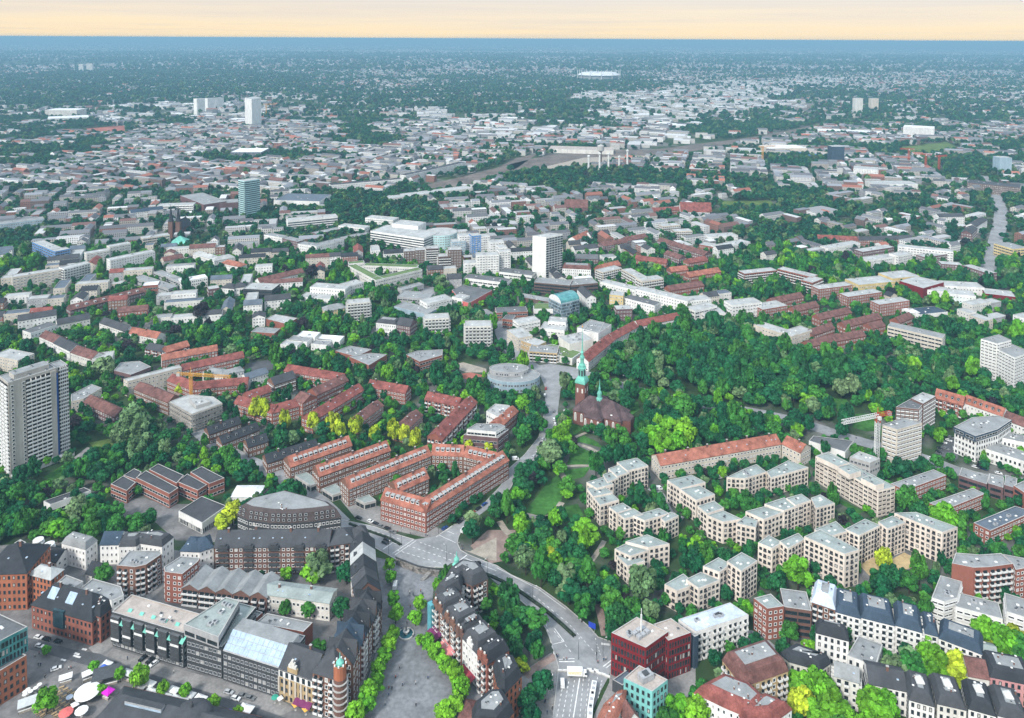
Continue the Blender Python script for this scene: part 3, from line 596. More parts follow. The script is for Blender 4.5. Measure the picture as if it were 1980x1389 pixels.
def gable_top(T, org, made, wall_o, roof_o):
    F, h, _ = made[0]; A, B, D = F[0], F[1], F[3]; e = (B - A); L_ = e.length; e = e.normalized(); n = (D - A).normalized(); c = A + e * L_ * .42
    q = MB()
    for w, z0, z1 in ((2.6, 0, 2.2), (2.0, 2.2, 3.6), (1.2, 3.6, 4.8), (.5, 4.8, 6)): q.box((c.x, c.y, h + z0), e * w, n * .5, z1 - z0, 'tan' if z0 < 2 else 'offwhite')
    q.build('ornate_gable', roof_o, org)
    q = MB(); c = A + e * L_ / 2 - n * .15; q.box((c.x, c.y, h - 3.6), e * (L_ / 2), n * .2, 3.4, 'white'); q.build('white_frieze', T, org)
    for i in range(6):
        q = MB(); c = A + e * (L_ * (i + .5) / 6) - n * .42; q.box((c.x, c.y, h - 3.2), e * .75, n * .05, 2.4, 'glass'); q.build('arched_window', T, org)
        q = MB(); c = A + e * (L_ * i / 6) - n * .2; q.box((c.x, c.y, 4), e * .45, n * .18, h - 8, 'cream'); q.build('pilaster', T, org)
    q = MB(); c = A + e * L_ * .62 - n * 1.3; q.slab([(*(A + e * L_ * .5 - n * 2.6), 3.0), (*(B - n * 2.6), 3.0), (*(B - n * .1), 4.2), (*(A + e * L_ * .5 - n * .1), 4.2)], .15, 'awning_purple'); q.build('awning', T, org)
mat('awning_purple', (.16, .03, .10), .1, .5); mat('awning_pink', (.60, .22, .22), .1, .5); mat('awning_red', (.28, .04, .06), .1, .5); mat('canvas_white', (.72, .72, .70), .05, .5); mat('canvas_grey', (.50, .52, .52), .08, .5); mat('canvas_orange', (.78, .42, .08), .05, .5); mat('canvas_magenta', (.60, .02, .50), .05, .5); mat('canvas_blue', (.05, .12, .50), .05, .5); mat('canvas_red', (.60, .14, .13), .05, .5); mat('canvas_green', (.05, .35, .25), .05, .5)
bld('ornate_yellow_facade', 'ornate yellow and white gabled house beside the round brick corner tower', 'tan', 'slate', 'gable', 'oldd', [('g', 'A2', (215, 1258), (445, 1345), 15, 15)], rh=6, extra=gable_top)
def corner_tower(T, org, made, wall_o, roof_o):
    c = G('A2', (636, 1400)); q = MB(); q.lathe((c.x, c.y, 0), [(2.9, 0), (2.9, 20)], 'brick_dark', 14); q.lathe((c.x, c.y, 20), [(2.8, 0), (2.8, 6), (2.5, 6.1), (2.5, 5.2)], 'brick_orange', 14); q.build('round_tower', T, org, False)
    FOOT.append(([(c.x - 5, c.y - 5), (c.x + 5, c.y - 5), (c.x + 5, c.y + 5), (c.x - 5, c.y + 5)], 30))
    for k in range(6):
        q = MB(); q.lathe((c.x, c.y, 3.6 + k * 2.9), [(2.9, 0), (3.5, 0), (3.5, .35), (3.3, .35)], 'concrete', 14); q.build('balcony_ring', T, org)
    q = MB(); q.lathe((c.x, c.y, 26), [(1.9, -.6), (1.7, .8), (.9, 1.6), (.25, 2.6), (.12, 5)], 'copper', 8); q.build('copper_crown', T, org)
    for i in range(8):
        a = i * math.pi / 4; q = MB(); q.box((c.x + 2.6 * math.cos(a), c.y + 2.6 * math.sin(a), 26), (.28, 0), (0, .28), .8, 'frame_white'); q.build('merlon', T, org)
bld('brick_corner_building', 'brick corner house with round tower and curved balconies at the plaza mouth', 'brick_brown', 'slate', 'hip', 'balc', [('g', 'A2', (447, 1350), (600, 1400), 17, 19)], rh=6, extra=corner_tower)
# rows of houses down both sides of the plaza, nearest first
L_EDGE = [(722, 1010), (775, 880), (815, 800), (858, 715), (905, 625), (925, 575)]
names_l = ['gabled brick house nearest the round corner tower, plaza row', 'brick house with blue slate roof, second from the round corner tower', 'brick house with dark cross gables, third from the round corner tower', 'slate roofed brick house, fourth from the round corner tower', 'slate roofed house with white chimneys, fifth from the round corner tower']
for i in range(5):
    hh = [18.5, 18, 17.5, 17, 16.5][i]; a, b = L_EDGE[i], L_EDGE[i + 1]
    bld('plaza_house', names_l[i], ['brick_brown', 'brick_red', 'brick_dark', 'brick_brown', 'brick_dark'][i], ['slate', 'bluezinc', 'slate_dark', 'slate', 'slate_dark'][i], 'gable', 'balc' if i % 2 else 'old', [('e', 'A2', a, (b[0] - 3, b[1] + 3), 14, hh), ('e', 'A2', ((a[0] * .62 + b[0] * .38), (a[1] * .62 + b[1] * .38)), ((a[0] * .3 + b[0] * .7), (a[1] * .3 + b[1] * .7)), 13, hh + .4, dict(rt='xgable', rh=6.4))], rh=7.0, group='houses along the plaza beside the corner tower', dorm=('dormer_dark', 5, .3))
L2 = [(912, 500), (898, 440), (884, 385), (878, 300), (872, 225), (868, 150)]
names_2 = ['flat topped dark house with curved white dormer at mid plaza', 'dark roofed narrow house between the curved dormer house and the pale grey roof', 'narrow slate house below the pale grey roof', 'house with pale grey gable roof near the road end of the plaza', 'dark slate house with turquoise pinnacle at the road end of the plaza']
for i in range(5):
    a, b = L2[i], L2[i + 1]; hh = 15.5 + .4 * (i % 2)
    bld('plaza_house', names_2[i], ['brick_dark', 'brick_brown', 'offwhite', 'brick_dark', 'brick_red'][i], ['slate_dark', 'slate', 'slate_dark', 'flatlight', 'slate_dark'][i], 'gable', 'old', [('e', 'A2', a, b, -13, hh)], rh=5.5, group='houses along the plaza towards the road', dorm=('dormer_dark', 5, .3))
bld('corner_house', 'brick corner house with copper bay where the plaza row meets the road', 'brick_dark', 'slate', 'hip', 'balc', [('e', 'A2', (560, 195), (735, 170), 13, 16), ('e', 'A2', (735, 170), (840, 140), 11, 16)], rh=5)
# right side of the plaza
def cupola(T, org, made, wall_o, roof_o):
    c = G('A2', (1438, 335), 18); q = MB(); q.lathe((c.x, c.y, 15), [(2.0, 0), (2.0, 3.5), (2.4, 3.6), (1.4, 5), (1.2, 6.5), (1.5, 6.6), (.4, 8.4), (.1, 11)], 'copper', 8); q.build('copper_cupola', T, org)
bld('cupola_house', 'brick corner house with turquoise cupola at the road junction', 'brick_dark', 'slate', 'mansard', 'balc', [('p', 'A2', [(1372, 405), (1470, 330), (1600, 355), (1655, 425), (1545, 475), (1480, 440), (1440, 470)], 16, dict(rt='mansard')), ('p', 'A2', [(1290, 520), (1385, 418), (1480, 440), (1470, 500), (1360, 560)], 16.5, dict(rt='mansard'))], rh=5.5, extra=cupola)
R_E = [(1272, 590), (1345, 675), (1440, 790), (1478, 835), (1582, 950), (1650, 1020)]
names_r = ['brick house with gable and turquoise stair bay on the plaza', 'brick house with slate mansard above the pink awning', 'brick house between the pink awning and the white stucco front', 'white stucco fronted house with ornate gables on the plaza', 'brick gabled house below the white stucco front']
walls_r = ['brick_brown', 'brick_brown', 'brick_dark', 'white', 'brick_red']
for i in range(5):
    a, b = R_E[i], R_E[i + 1]
    def awn(T, org, made, wall_o, roof_o, i=i):
        F, h, _ = made[0]; A, B, D = F[0], F[1], F[3]
        e = (B - A); L_ = e.length; e = e.normalized(); n = (D - A).normalized()
        if i in (0, 1, 3):
            q = MB(); q.slab([(*(A + e * L_ * .1 - n * 4), 3), (*(A + e * L_ * .9 - n * 4), 3), (*(A + e * L_ * .9 - n * .1), 4.6), (*(A + e * L_ * .1 - n * .1), 4.6)], .15, {0: 'awning_purple', 1: 'awning_pink', 3: 'awning_red'}[i]); q.build('awning', T, org)
        for t in ((.3, .7) if i != 3 else (.5,)):
            q = MB(); c = A + e * L_ * t + n * .2; w = 2.2
            q.box((c.x, c.y, h - .5), e * w, n * .4, 2.6, walls_r[i]); q.box((c.x, c.y, h + 2.1), e * w * .55, n * .4, 1.6, walls_r[i]); q.box((c.x, c.y, h + 3.7), e * w * .2, n * .3, .8, 'offwhite'); q.build('stepped_gable', roof_o, org)
        if i == 0:
            q = MB(); c = A - n * .8; q.box((c.x, c.y, 0), e * 1.6, n * 1.2, h, 'panel_teal'); q.build('stair_bay', T, org)
    bld('plaza_house', names_r[i], walls_r[i], ['slate', 'slate', 'slate', 'slate', 'slate_dark'][i], 'mansard', 'balc' if i != 3 else 'old', [('e', 'A2', a, b, 13, 15.5 + .3 * i)], rh=5.5, group='houses along the plaza across from the corner tower', extra=awn)
bld('brick_end_house', 'slate roofed brick house with copper bays at the lower end of the plaza', 'brick_orange', 'slate_dark', 'mansard', 'oldd', [('p', 'S', [(600, 940), (690, 885), (790, 900), (850, 1020), (700, 1180), (640, 1110)], 17, dict(rt='mansard')), ('p', 'S', [(420, 1320), (560, 1200), (690, 1190), (780, 1340), (640, 1500), (420, 1480)], 15, dict(rt='mansard'))], rh=5.5)
bld('kiosk', 'small brown pyramid roofed kiosk at the lower edge of the plaza', 'brownwall', 'tile_brown', 'hip', 'none', [('e', 'S', (300, 1375), (440, 1400), 9, 4)], rh=3, cat='kiosk')
# courts behind
def vault(T, org, made, wall_o, roof_o): pass
bld('barrel_roof_row', 'low brick terrace with five grey vaulted roofs', 'brick_dark', 'flatgrey', 'xgable', 'balct', [('e', 'A1', (1255 + i * 118, 488 + i * 14), (1368 + i * 118, 502 + i * 14), 15, 9.5 + .2 * (i % 2)) for i in range(5)], rh=2.6, clutter=False)
bld('courtyard_block', 'pale green roofed post-war block with white windows in the court', 'offwhite', 'flatgreen', 'gable', 'office', [('e', 'A2', (102, 530), (560, 592), (640, 500), 10)], rh=1.6)
bld('brick_annex', 'low brick annex with flat grey roof and white rim in the court', 'brick_red', 'flatgrey', 'flat', 'none', [('p', 'A2', [(50, 735), (130, 670), (445, 735), (380, 800)], 9), ('p', 'A2', [(-60, 690), (20, 640), (100, 665), (40, 720)], 8.6)])
bld('curved_balcony_flats', 'dark brick flats with rounded balcony front and flat roof', 'brick_brown', 'flatgrey', 'flat', 'balc', [('p', 'A1', [(805, 340), (895, 238), (1105, 238), (1115, 262), (1008, 335), (930, 352)], 16)])
bld('wedge_flats', 'wedge shaped brick flats with grey roof across the lane', 'brick_red', 'flatgrey', 'flat', 'brick', [('p', 'A1', [(1130, 352), (1250, 275), (1380, 288), (1368, 312), (1258, 400), (1185, 392), (1138, 385)], 16)])
bld('white_corner_house', 'white house with blue slate roof at end of the brick terrace', 'white', 'bluezinc', 'hip', 'old', [('e', 'A1', (1245, 232), (1378, 238), 12, 13), ('e', 'A1', (1378, 238), (1474, 206), 12, 15)], rh=4)
def arches(T, org, made, wall_o, roof_o):
    F, h, _ = made[0]; A, B, D = F[0], F[1], F[3]; e = B - A; L_ = e.length; e = e.normalized(); n = (D - A).normalized()
    for t in (.08, .30, .52, .74, .93):
        c = A + e * L_ * t - n * .6; q = MB()
        for k in range(5): q.box((c.x, c.y, 2.5 + k * 2.9), e * 2.6, n * .7, 1.0, 'metal_dark')
        q.box((c.x, c.y, h - .5), e * 2.8, n * .8, 1.6, 'slate'); q.box((c.x, c.y, h + 1.1), e * 1.7, n * .8, .8, 'slate'); q.build('balcony_bay', T, org)
bld('brick_terrace', 'long dark brick terrace with slate roof and rounded balcony bays', 'brick_dark', 'slate', 'gable', 'brick', [('e', 'A1', (1478, 208), (2270, 198), 13, 16)], rh=5.5, extra=arches)
bld('white_villa_block', 'white rendered block with broad windowless gable beside the trees', 'white', 'flatgrey', 'mansard', 'old', [('e', 'A1', (425, 182), (590, 226), (690, 168), 12)], rh=4)
bld('white_blue_roof_house', 'white house with dark blue roof in the old white row', 'white', 'bluezinc', 'gable', 'old', [('e', 'A1', (690, 188), (820, 186), 11, 12)], rh=4)
bld('white_angled_house', 'white angled house with dark roof and pink end wall', 'white', 'slate', 'mansard', 'old', [('p', 'A1', [(822, 205), (850, 130), (985, 118), (1120, 112), (1198, 140), (1118, 205), (965, 182), (940, 202)], 13, dict(rt='mansard'))], rh=3.5)
bld('small_dark_roof_house', 'small house with dark roof between white block and tree', 'offwhite', 'slate_dark', 'gable', 'old', [('e', 'A1', (590, 385), (655, 405), 9, 7)], rh=4)
bld('low_dark_roof_building', 'low white building with dark roof and two round vents', 'white', 'slate_dark', 'gable', 'far', [('e', 'A1', (185, 262), (390, 312), 11, 7), ('p', 'A1', [(100, 185), (140, 160), (180, 180), (140, 205)], 11, dict(rt='flat', st='none'))], rh=3.5)
for k, (x, y) in enumerate(((265, 185), (340, 215))):
    c = G('A1', (x, y), 9); v = MB(); v.lathe((0, 0, 0), [(1.7, 0), (1.7, 8), (1.9, 8.1), (1.9, 9), (3.2, 9.2), (3.2, 9.9), (2.2, 10), (2.2, 11), (2.8, 11.1), (2.8, 11.6)], 'steel_white', 14)
    o = v.build('ventilation_stack'); o.location = (c.x, c.y, 0); tag(o, ['white round ventilation stack farther from the brick warehouse gable', 'white round ventilation stack nearer the white villa block'][k], 'vent', 'white ventilation stacks')
    bb = MB()
# corner building lower left: brick base, teal glass top
bld('glass_top_building', 'brick building with teal glass upper storeys at the lower left corner', 'brick_orange', 'flatdark', 'flat', 'oldd', [('p', 'A1', [(183, 960), (-30, 865), (-260, 990), (-35, 1090)], 15.5, dict(rt='flat')), ('p', 'A1', [(190, 765), (-20, 668), (-250, 780), (-25, 878)], 27, dict(z0=15.8, wall='glass_teal', st='slit', roof='flatdark'))])
# market hall with domed end
mh = thing('market_hall', 'dark grey market hall roof with lantern and dome at the lower edge', 'hall', (*G('A1', (1000, 1400)), 0)); _o = (*G('A1', (1000, 1400)), 0)
R0, R1 = G('A1', (840, 1222), 15), G('A1', (1260, 1318), 15); e_ = (R1 - R0).normalized(); n_ = Vector((-e_.y, e_.x)); n_ = n_ if n_.y > 0 else -n_; R1 = R1 + e_ * 30
hb, wb_ = MB(), MB()
E0, E1, E2, E3 = R0 - n_ * 26 - e_ * 9, R1 - n_ * 26, R1 + n_ * 12, R0 + n_ * 12 - e_ * 9
F_ = [E0, E1, E2, E3]; FOOT.append(([tuple(p) for p in F_], 12)); wb_.prism(F_ if area(F_) > 0 else F_[::-1], -.5, 6.5, 'brick_red'); wb_.build('wall', mh, _o)
mid0, mid1 = R0 - n_ * 10 - e_ * 5, R1 - n_ * 10
hb.slab([(*mid0, 12.2), (*mid1, 12.2), (*R1, 15), (*R0, 15)], .3, 'slate'); hb.slab([(*E0, 6.4), (*E1, 6.4), (*mid1, 11.2), (*mid0, 11.2)], .3, 'slate'); hb.face([(*mid0, 11.2), (*mid1, 11.2), (*mid1, 12.2), (*mid0, 12.2)], 'metal')
hb.slab([(*R0, 15), (*R1, 15), (*E2, 6.4), (*E3, 6.4)], .3, 'slate'); hb.slab([(*E3, 6.4), (*E0, 6.4), (*mid0, 11.2), (*R0, 14.9)], .3, 'slate')
ro = hb.build('roof', mh, _o)
q = MB(); c = G('A1', (1000, 1292), 15); q.box((c.x, c.y, 12.5), e_ * 9, n_ * 1.3, 3.2, 'metal', 'slate'); q.box((c.x, c.y, 13.6), e_ * 8.8, n_ * 1.36, 1.2, 'glass_roof'); q.build('lantern', ro, _o)
q = MB(); c = G('A1', (1325, 1372), 12); q.lathe((c.x, c.y, 6), [(9, 0), (9, 4)] + [(9 * math.cos(t), 4 + 6 * math.sin(t)) for t in [.2 * i for i in range(1, 8)]] + [(.6, 10), (.6, 11.5), (.1, 13)], 'slate', 20); q.build('dome', ro, _o, True)
# office with curved dark front across the road
roofm('mansard_brown', (.075, .058, .055))
def attic(T, org, made, wall_o, roof_o):
    F, h, _ = made[0]
    for i in range(len(F)):
        a, b = F[i], F[(i + 1) % len(F)]; e = b - a; L_ = e.length; e = e.normalized(); nn = Vector((e.y, -e.x))
        if nn.dot(-a) < 0: continue
        for k in range(int(L_ / 3.2)):
            for r in (0, 1):
                p = a + e * (k + .5) * 3.2 - nn * (.5 + .75 * r); put('dormer_dark', roof_o, org, p.x, p.y, h + 1.0 + 2.3 * r, math.atan2(e.y, e.x))
bld('curved_office', 'dark curved front office with white windows and pale flat roof', 'darkwall', 'mansard_brown', 'mansard', 'office', [('p', 'B2', [(-75, 1195), (0, 1228), (150, 1250), (300, 1252), (450, 1240), (640, 1212), (560, 1150), (260, 1068), (20, 1125)], 16, dict(rt='mansard'))], rh=6, extra=attic)
# ------------------------------------------------------------------ foreground and middle right
def lift(T, org, made, wall_o, roof_o):
    F, h, _ = made[0]; c = (F[0] + F[2]) / 2; e = (F[1] - F[0]).normalized(); n = Vector((-e.y, e.x)); q = MB()
    for k in range(6): p = c + e * (k % 3 * 2.6 - 2) + n * (k // 3 * 2.8 - 1); q = MB(); q.box((p.x, p.y, h), e * 1.0, n * 1.0, 1.4 + .3 * (k % 2), 'metal'); q.build('air_unit', roof_o, org)
    q = MB(); q.lathe((c.x, c.y, h), [(.45, 0), (.45, 9), (.2, 9.2), (.2, 12)], 'steel_white', 8); q.build('antenna_mast', roof_o, org)
    q = MB(); A, B = F[3], F[0]
    q.box((((A + B) / 2 - 0.0 * n).x, ((A + B) / 2).y, h - .2), (B - A) / 2 * .2, n * .1, .1, 'metal'); q.build('roof_rail', roof_o, org)
bld('red_office', 'dark red panelled office with grey roof and rooftop plant at the junction', 'redpanel', 'flattan', 'flat', 'slit', [('p', 'A3', [(793, 806), (968, 696), (1186, 800), (1030, 910)], 20, dict(sts=['slit'] * 4)), ('p', 'A3', [(1085, 746), (1205, 706), (1342, 806), (1186, 862)], 18.5)], extra=lift)
bld('glass_stair_block', 'narrow dark blue glass block joined to the red office', 'bluezinc', 'metal', 'flat', 'bandd', [('p', 'A3', [(1345, 815), (1372, 805), (1395, 822), (1368, 835)], 15.5)], clutter=False)
bld('teal_building', 'turquoise rendered building with brown roof in front of the red office', 'teal', 'flattan', 'flat', 'oldd', [('p', 'A3', [(878, 1120), (985, 1030), (1182, 1130), (1075, 1212)], 18)], extra=lambda T, org, made, w, r: put('air_unit', r, org, *((made[0][0][0] + made[0][0][2]) / 2), made[0][1] + .1, .5, 2.0))
bld('glass_canopy_link', 'grey glazed link roof between red office and turquoise building', 'metal_dark', 'zinc', 'flat', 'none', [('p', 'A3', [(800, 1130), (930, 1040), (985, 1075), (870, 1170)], 5)], clutter=False, cat='canopy')
bld('white_modern_flats', 'white modern flats with pale flat roof beside the red office', 'white', 'lightblue', 'flat', 'balc', [('p', 'A3', [(1256, 712), (1612, 596), (1740, 682), (1378, 800)], 14)])
bld('curved_red_roof_house', 'curved house with red tiled rim beside the turquoise building', 'offwhite', 'flatgrey', 'mansard', 'old', [('p', 'A3', [(690, 1400), (745, 1290), (835, 1205), (895, 1195), (890, 1260), (830, 1400), (800, 1480), (680, 1480)], 15, dict(roof='tile_orange', rt='mansard'))], rh=2.5)
bld('brown_gable_house', 'brown tiled gable roof next to the turquoise wall', 'white', 'tile_brown', 'gable', 'old', [('e', 'A3', (850, 1330), (905, 1420), (970, 1360), 14)], rh=3.5)
bld('tan_mansion_block', 'tan mansion block with red mansard and row of white dormers', 'tan', 'tile_brown', 'mansard', 'balc', [('e', 'A4', (-10, 1172), (300, 1062), 15, 16)], rh=6)
bld('white_red_roof_block', 'white corner block with red tiled mansard at the bottom edge', 'white', 'tile_red', 'mansard', 'old', [('p', 'A3', [(1365, 1215), (1560, 1110), (1750, 1180), (1880, 1300), (1780, 1400), (1595, 1325)], 15, dict(rt='mansard')), ('p', 'A4', [(-60, 1340), (130, 1245), (325, 1330), (200, 1420), (0, 1440)], 14, dict(rt='mansard'))], rh=4.5)
bld('square_brick_block', 'square red brick block with pale rimmed flat roof by the lane', 'brick_red', 'flatgreen', 'flat', 'brick', [('p', 'A4', [(62, 566), (180, 536), (272, 622), (156, 640)], 16)])
bld('dark_link_terrace', 'dark glass terrace between square brick block and blue roofed row', 'brick_dark', 'flatgrey', 'flat', 'bandd', [('e', 'A4', (272, 628), (462, 655), (300, 505), 14)])
for i, (a, b, lb, wl, rf) in enumerate([((462, 585), (625, 640), 'pale blue roofed house at the brick end of the balcony row', 'brick_brown', 'lightblue'), ((628, 655), (800, 702), 'white house with blue zinc roof, second in the balcony row', 'white', 'bluezinc'), ((803, 695), (1035, 752), 'wide white house with blue zinc roof in the middle of the balcony row', 'white', 'bluezinc'), ((1040, 748), (1225, 800), 'white house with blue zinc roof at the leafy end of the balcony row', 'white', 'bluezinc')]):
    bld('balcony_row_house', lb, wl, rf, 'mansard', 'balc', [('e', 'A4', a, b, 15, 15.5)], rh=4.5, group='blue zinc roofed balcony row')
bld('blue_roof_terrace', 'terrace with dark blue roof and white balconies behind the lime trees', 'white', 'bluezinc', 'mansard', 'balc', [('e', 'A4', (1232, 800), (1338, 828), 13, 12), ('e', 'A4', (1340, 838), (1640, 952), 13, 12)], rh=4)
bld('grey_green_roof_house', 'low house with grey green roof at the end of the blue terrace', 'brick_red', 'flatgreen', 'gable', 'old', [('e', 'A4', (1620, 972), (1755, 1005), 12, 8)], rh=3)
bld('white_tall_house', 'tall white house with dark slate roof standing in front of the balcony row', 'white', 'slate_dark', 'mansard', 'oldd', [('e', 'A4', (492, 800), (718, 858), (758, 800), 17)], rh=5)
bld('white_low_flat_house', 'white low house with flat grey roof and rooflight beside the tall white house', 'white', 'flatgrey', 'flat', 'oldd', [('p', 'A4', [(705, 962), (785, 826), (952, 886), (905, 1038)], 11)])
bld('white_chamfered_house', 'white house with chamfered corner and dark mansard beside the tan block', 'offwhite', 'slate_dark', 'mansard', 'oldd', [('p', 'A4', [(240, 945), (350, 890), (580, 975), (592, 1010), (520, 1060), (305, 1000)], 12, dict(rt='mansard'))], rh=3.5)
bld('grey_gable_house', 'pale house with grey gable roof among the lime trees', 'offwhite', 'flatgrey', 'gable', 'balc', [('e', 'A4', (620, 1090), (790, 1140), (872, 1065), 14)], rh=3.5)
bld('dark_roof_row_house', 'white row house with dark roof between gable house and skylight houses', 'white', 'slate', 'gable', 'oldd', [('e', 'A4', (858, 1145), (1120, 1200), 13, 12)], rh=3.5)
for i, (a, b, lb) in enumerate([((1135, 1262), (1310, 1312), 'white house with white roof lantern nearest the dark roofed row house'), ((1330, 1290), (1530, 1335), 'white house with pyramid roof light in the middle of the lower row'), ((1545, 1325), (1735, 1378), 'white house with steep dark roof in the lower row'), ((1748, 1372), (1960, 1425), 'white house with pyramid roof light at the right edge of the lower row')]):
    def pyr(T, org, made, w, r):
        F, h, _ = made[0]; c = (F[0] + F[2]) / 2; q = MB(); q.lathe((c.x, c.y, h + 3.9), [(2.4, 0), (2.4, .6), (.1, 2.6)], 'steel_white', 4, .6); q.build('roof_lantern', r, org)
    bld('lower_row_house', lb, ['white', 'offwhite', 'white', 'white'][i], ['slate', 'slate', 'slate_dark', 'slate'][i], 'mansard', 'oldd', [('e', 'A4', a, b, 15, 13.5 + .5 * (i % 2))], rh=4, group='white houses of the lower row', extra=pyr)
bld('pink_house', 'pink rendered house with dark roof at the right edge', 'pink', 'slate_dark', 'mansard', 'oldd', [('e', 'A4', (1695, 1105), (2010, 1170), 14, 11)], rh=4)
bld('maroon_roof_house', 'cream house with maroon tiled roof next to the pink house', 'offwhite', 'tile_brown', 'gable', 'old', [('e', 'A4', (1545, 1092), (1690, 1118), 12, 10)], rh=4)
bld('white_balcony_brick_tower', 'tall red brick flats with stacked white balconies', 'brick_red', 'flatgrey', 'flat', 'balct', [('p', 'A4', [(1430, 326), (1456, 252), (1620, 266), (1770, 256), (1850, 330), (1690, 352), (1580, 356)], 20, dict(sts=['balct', 'balct', 'none', 'none', 'none', 'none', 'none'])), ('p', 'A4', [(1852, 332), (1780, 262), (1980, 300), (2020, 345), (1870, 372)], 18.5, dict(st='brick'))])
bld('angled_white_flats', 'angled white flats with grey flat roof and balcony strips', 'white', 'flatgrey', 'flat', 'slabb', [('p', 'A4', [(1290, 562), (1350, 408), (1502, 452), (1470, 565), (1378, 592)], 12), ('e', 'A4', (1455, 625), (1782, 712), 12, 10)])
bld('edge_white_flats', 'white balcony flats with grey roof beside the angled white flats', 'white', 'flatgrey', 'flat', 'slabb', [('e', 'A4', (1806, 658), (2000, 720), 15, 10)])
# estate of cream concrete flats with stepped grey roofs
EST = dict(group='cream concrete flats with stepped grey roofs')
def estate(label, mods): bld('estate_block', label, 'beige', 'flatgreen', 'flat', 'beige', mods, group=EST['group'])
P = lambda r, pts, h: ('p', r, pts, h)
estate('stepped cream flats wrapping a green court nearest the church', [P('B3', [(828, 838), (968, 808), (1046, 862), (902, 898)], 15), P('B3', [(770, 882), (850, 855), (918, 905), (830, 938)], 14.6), P('B3', [(732, 925), (800, 900), (842, 945), (765, 978)], 14.2), P('B3', [(620, 978), (740, 940), (808, 990), (690, 1020)], 13.8), P('B3', [(622, 1022), (730, 1000), (802, 1050), (665, 1078)], 13), P('B3', [(665, 1078), (790, 1052), (845, 1100), (712, 1138)], 12.4), P('B3', [(775, 1152), (870, 1122), (930, 1160), (830, 1192)], 12), P('B3', [(835, 1196), (945, 1162), (1010, 1202), (880, 1232)], 11.6), P('B3', [(940, 1212), (1120, 1160), (1190, 1196), (1020, 1246)], 11.8), P('B3', [(1130, 1230), (1200, 1186), (1255, 1212), (1160, 1256)], 11.4)])
estate('small cream flats stepping down beside the park path', [P('A3', [(890, 175), (1040, 126), (1195, 190), (1050, 216)], 13), P('A3', [(815, 226), (890, 190), (1050, 236), (925, 276)], 11.5), P('A3', [(830, 276), (940, 256), (1025, 310), (905, 346)], 9.5), P('A3', [(890, 350), (1000, 326), (1060, 376), (940, 412)], 7.5)])
estate('cream flats climbing in four steps behind the white modern flats', [P('A3', [(1160, 470), (1290, 396), (1342, 440), (1335, 482), (1245, 516)], 11), P('A3', [(1308, 436), (1410, 386), (1542, 442), (1396, 500)], 12.5), P('A3', [(1425, 346), (1532, 286), (1616, 332), (1540, 388)], 15.5), P('A3', [(1590, 312), (1692, 251), (1800, 310), (1690, 382)], 17.5)])
estate('large cream flats around the sandy playground', [P('A4', [(92, 182), (165, 130), (260, 180), (190, 222)], 14), P('A4', [(240, 172), (370, 116), (415, 160), (300, 222)], 15), P('A4', [(410, 142), (520, 92), (790, 232), (690, 264)], 19), P('A4', [(480, 92), (630, 36), (706, 106), (560, 150)], 17), P('A4', [(690, 92), (830, 20), (936, 66), (790, 136)], 17), P('A4', [(920, 42), (1020, 0), (1110, 46), (985, 90)], 17), P('B4', [(1030, 1192), (1180, 1186), (1466, 1290), (1362, 1326), (1100, 1222)], 18)])
estate('staggered cream flats in the middle of the estate', [P('B3', [(1175, 962), (1345, 926), (1440, 976), (1265, 1022)], 14), P('B3', [(1265, 1026), (1400, 1000), (1505, 1060), (1375, 1102)], 13.6), P('B3', [(1385, 1142), (1500, 1106), (1566, 1156), (1450, 1196)], 13), P('B3', [(1450, 1206), (1560, 1172), (1690, 1232), (1560, 1252)], 12.8), P('B3', [(1650, 1262), (1712, 1212), (1800, 1242), (1785, 1292)], 12.6), P('B4', [(5, 1180), (135, 1146), (265, 1186), (130, 1236)], 13), P('B4', [(135, 1130), (270, 1086), (395, 1132), (270, 1176)], 14), P('B4', [(285, 1090), (390, 1060), (456, 1106), (350, 1140)], 14.4), P('B4', [(456, 1090), (520, 1066), (620, 1126), (490, 1160)], 14)])
estate('cream flats in front of the long orange roofed building', [P('B4', [(-125, 942), (0, 882), (80, 852), (150, 904), (0, 950)], 12), P('B4', [(150, 902), (300, 826), (438, 874), (180, 946)], 12)])
estate('long cream balcony slab beside the scaffolded block', [('p', 'B4', [(487, 796), (575, 766), (1036, 1006), (918, 1036)], 17, dict(st='beigel')), ('p', 'B4', [(640, 872), (715, 852), (800, 900), (722, 924)], 20, dict(z0=17.1, st='none')), ('p', 'B4', [(800, 950), (860, 930), (960, 985), (900, 1000)], 20, dict(z0=17.1, st='none')), ('p', 'B4', [(495, 800), (570, 775), (720, 846), (640, 868)], 19.5, dict(z0=17.1, st='none'))])
# right middle
bld('tan_tower', 'tan and white residential tower beside the crane', 'cream', 'flatgrey', 'flat', 'slab', [('p', 'B4', [(945, 580), (1085, 532), (1222, 566), (1050, 614)], 25, dict(st='slabb'))], cat='tower')
bld('brick_office_tower', 'dark brick office block with pale roof behind the tan tower', 'brick_dark', 'flatdark', 'flat', 'slabb', [('p', 'B4', [(1040, 458), (1140, 402), (1228, 436), (1198, 474)], 20), ('p', 'B4', [(1145, 398), (1226, 356), (1315, 384), (1228, 436)], 21, dict(roof='flatlight'))])
bld('orange_roof_terrace', 'brick terrace with orange tiled roof along the far road', 'brick_red', 'tile_orange', 'gable', 'balc', [('e', 'B4', (1308, 385), (1502, 440), 13, 11)], rh=5, dorm=DS)
bld('white_orange_roof_terrace', 'white terrace with orange tiled roof along the far road', 'white', 'tile_orange', 'gable', 'old', [('e', 'B4', (1505, 420), (1775, 515), 12, 9)], rh=4.5, dorm=DS)
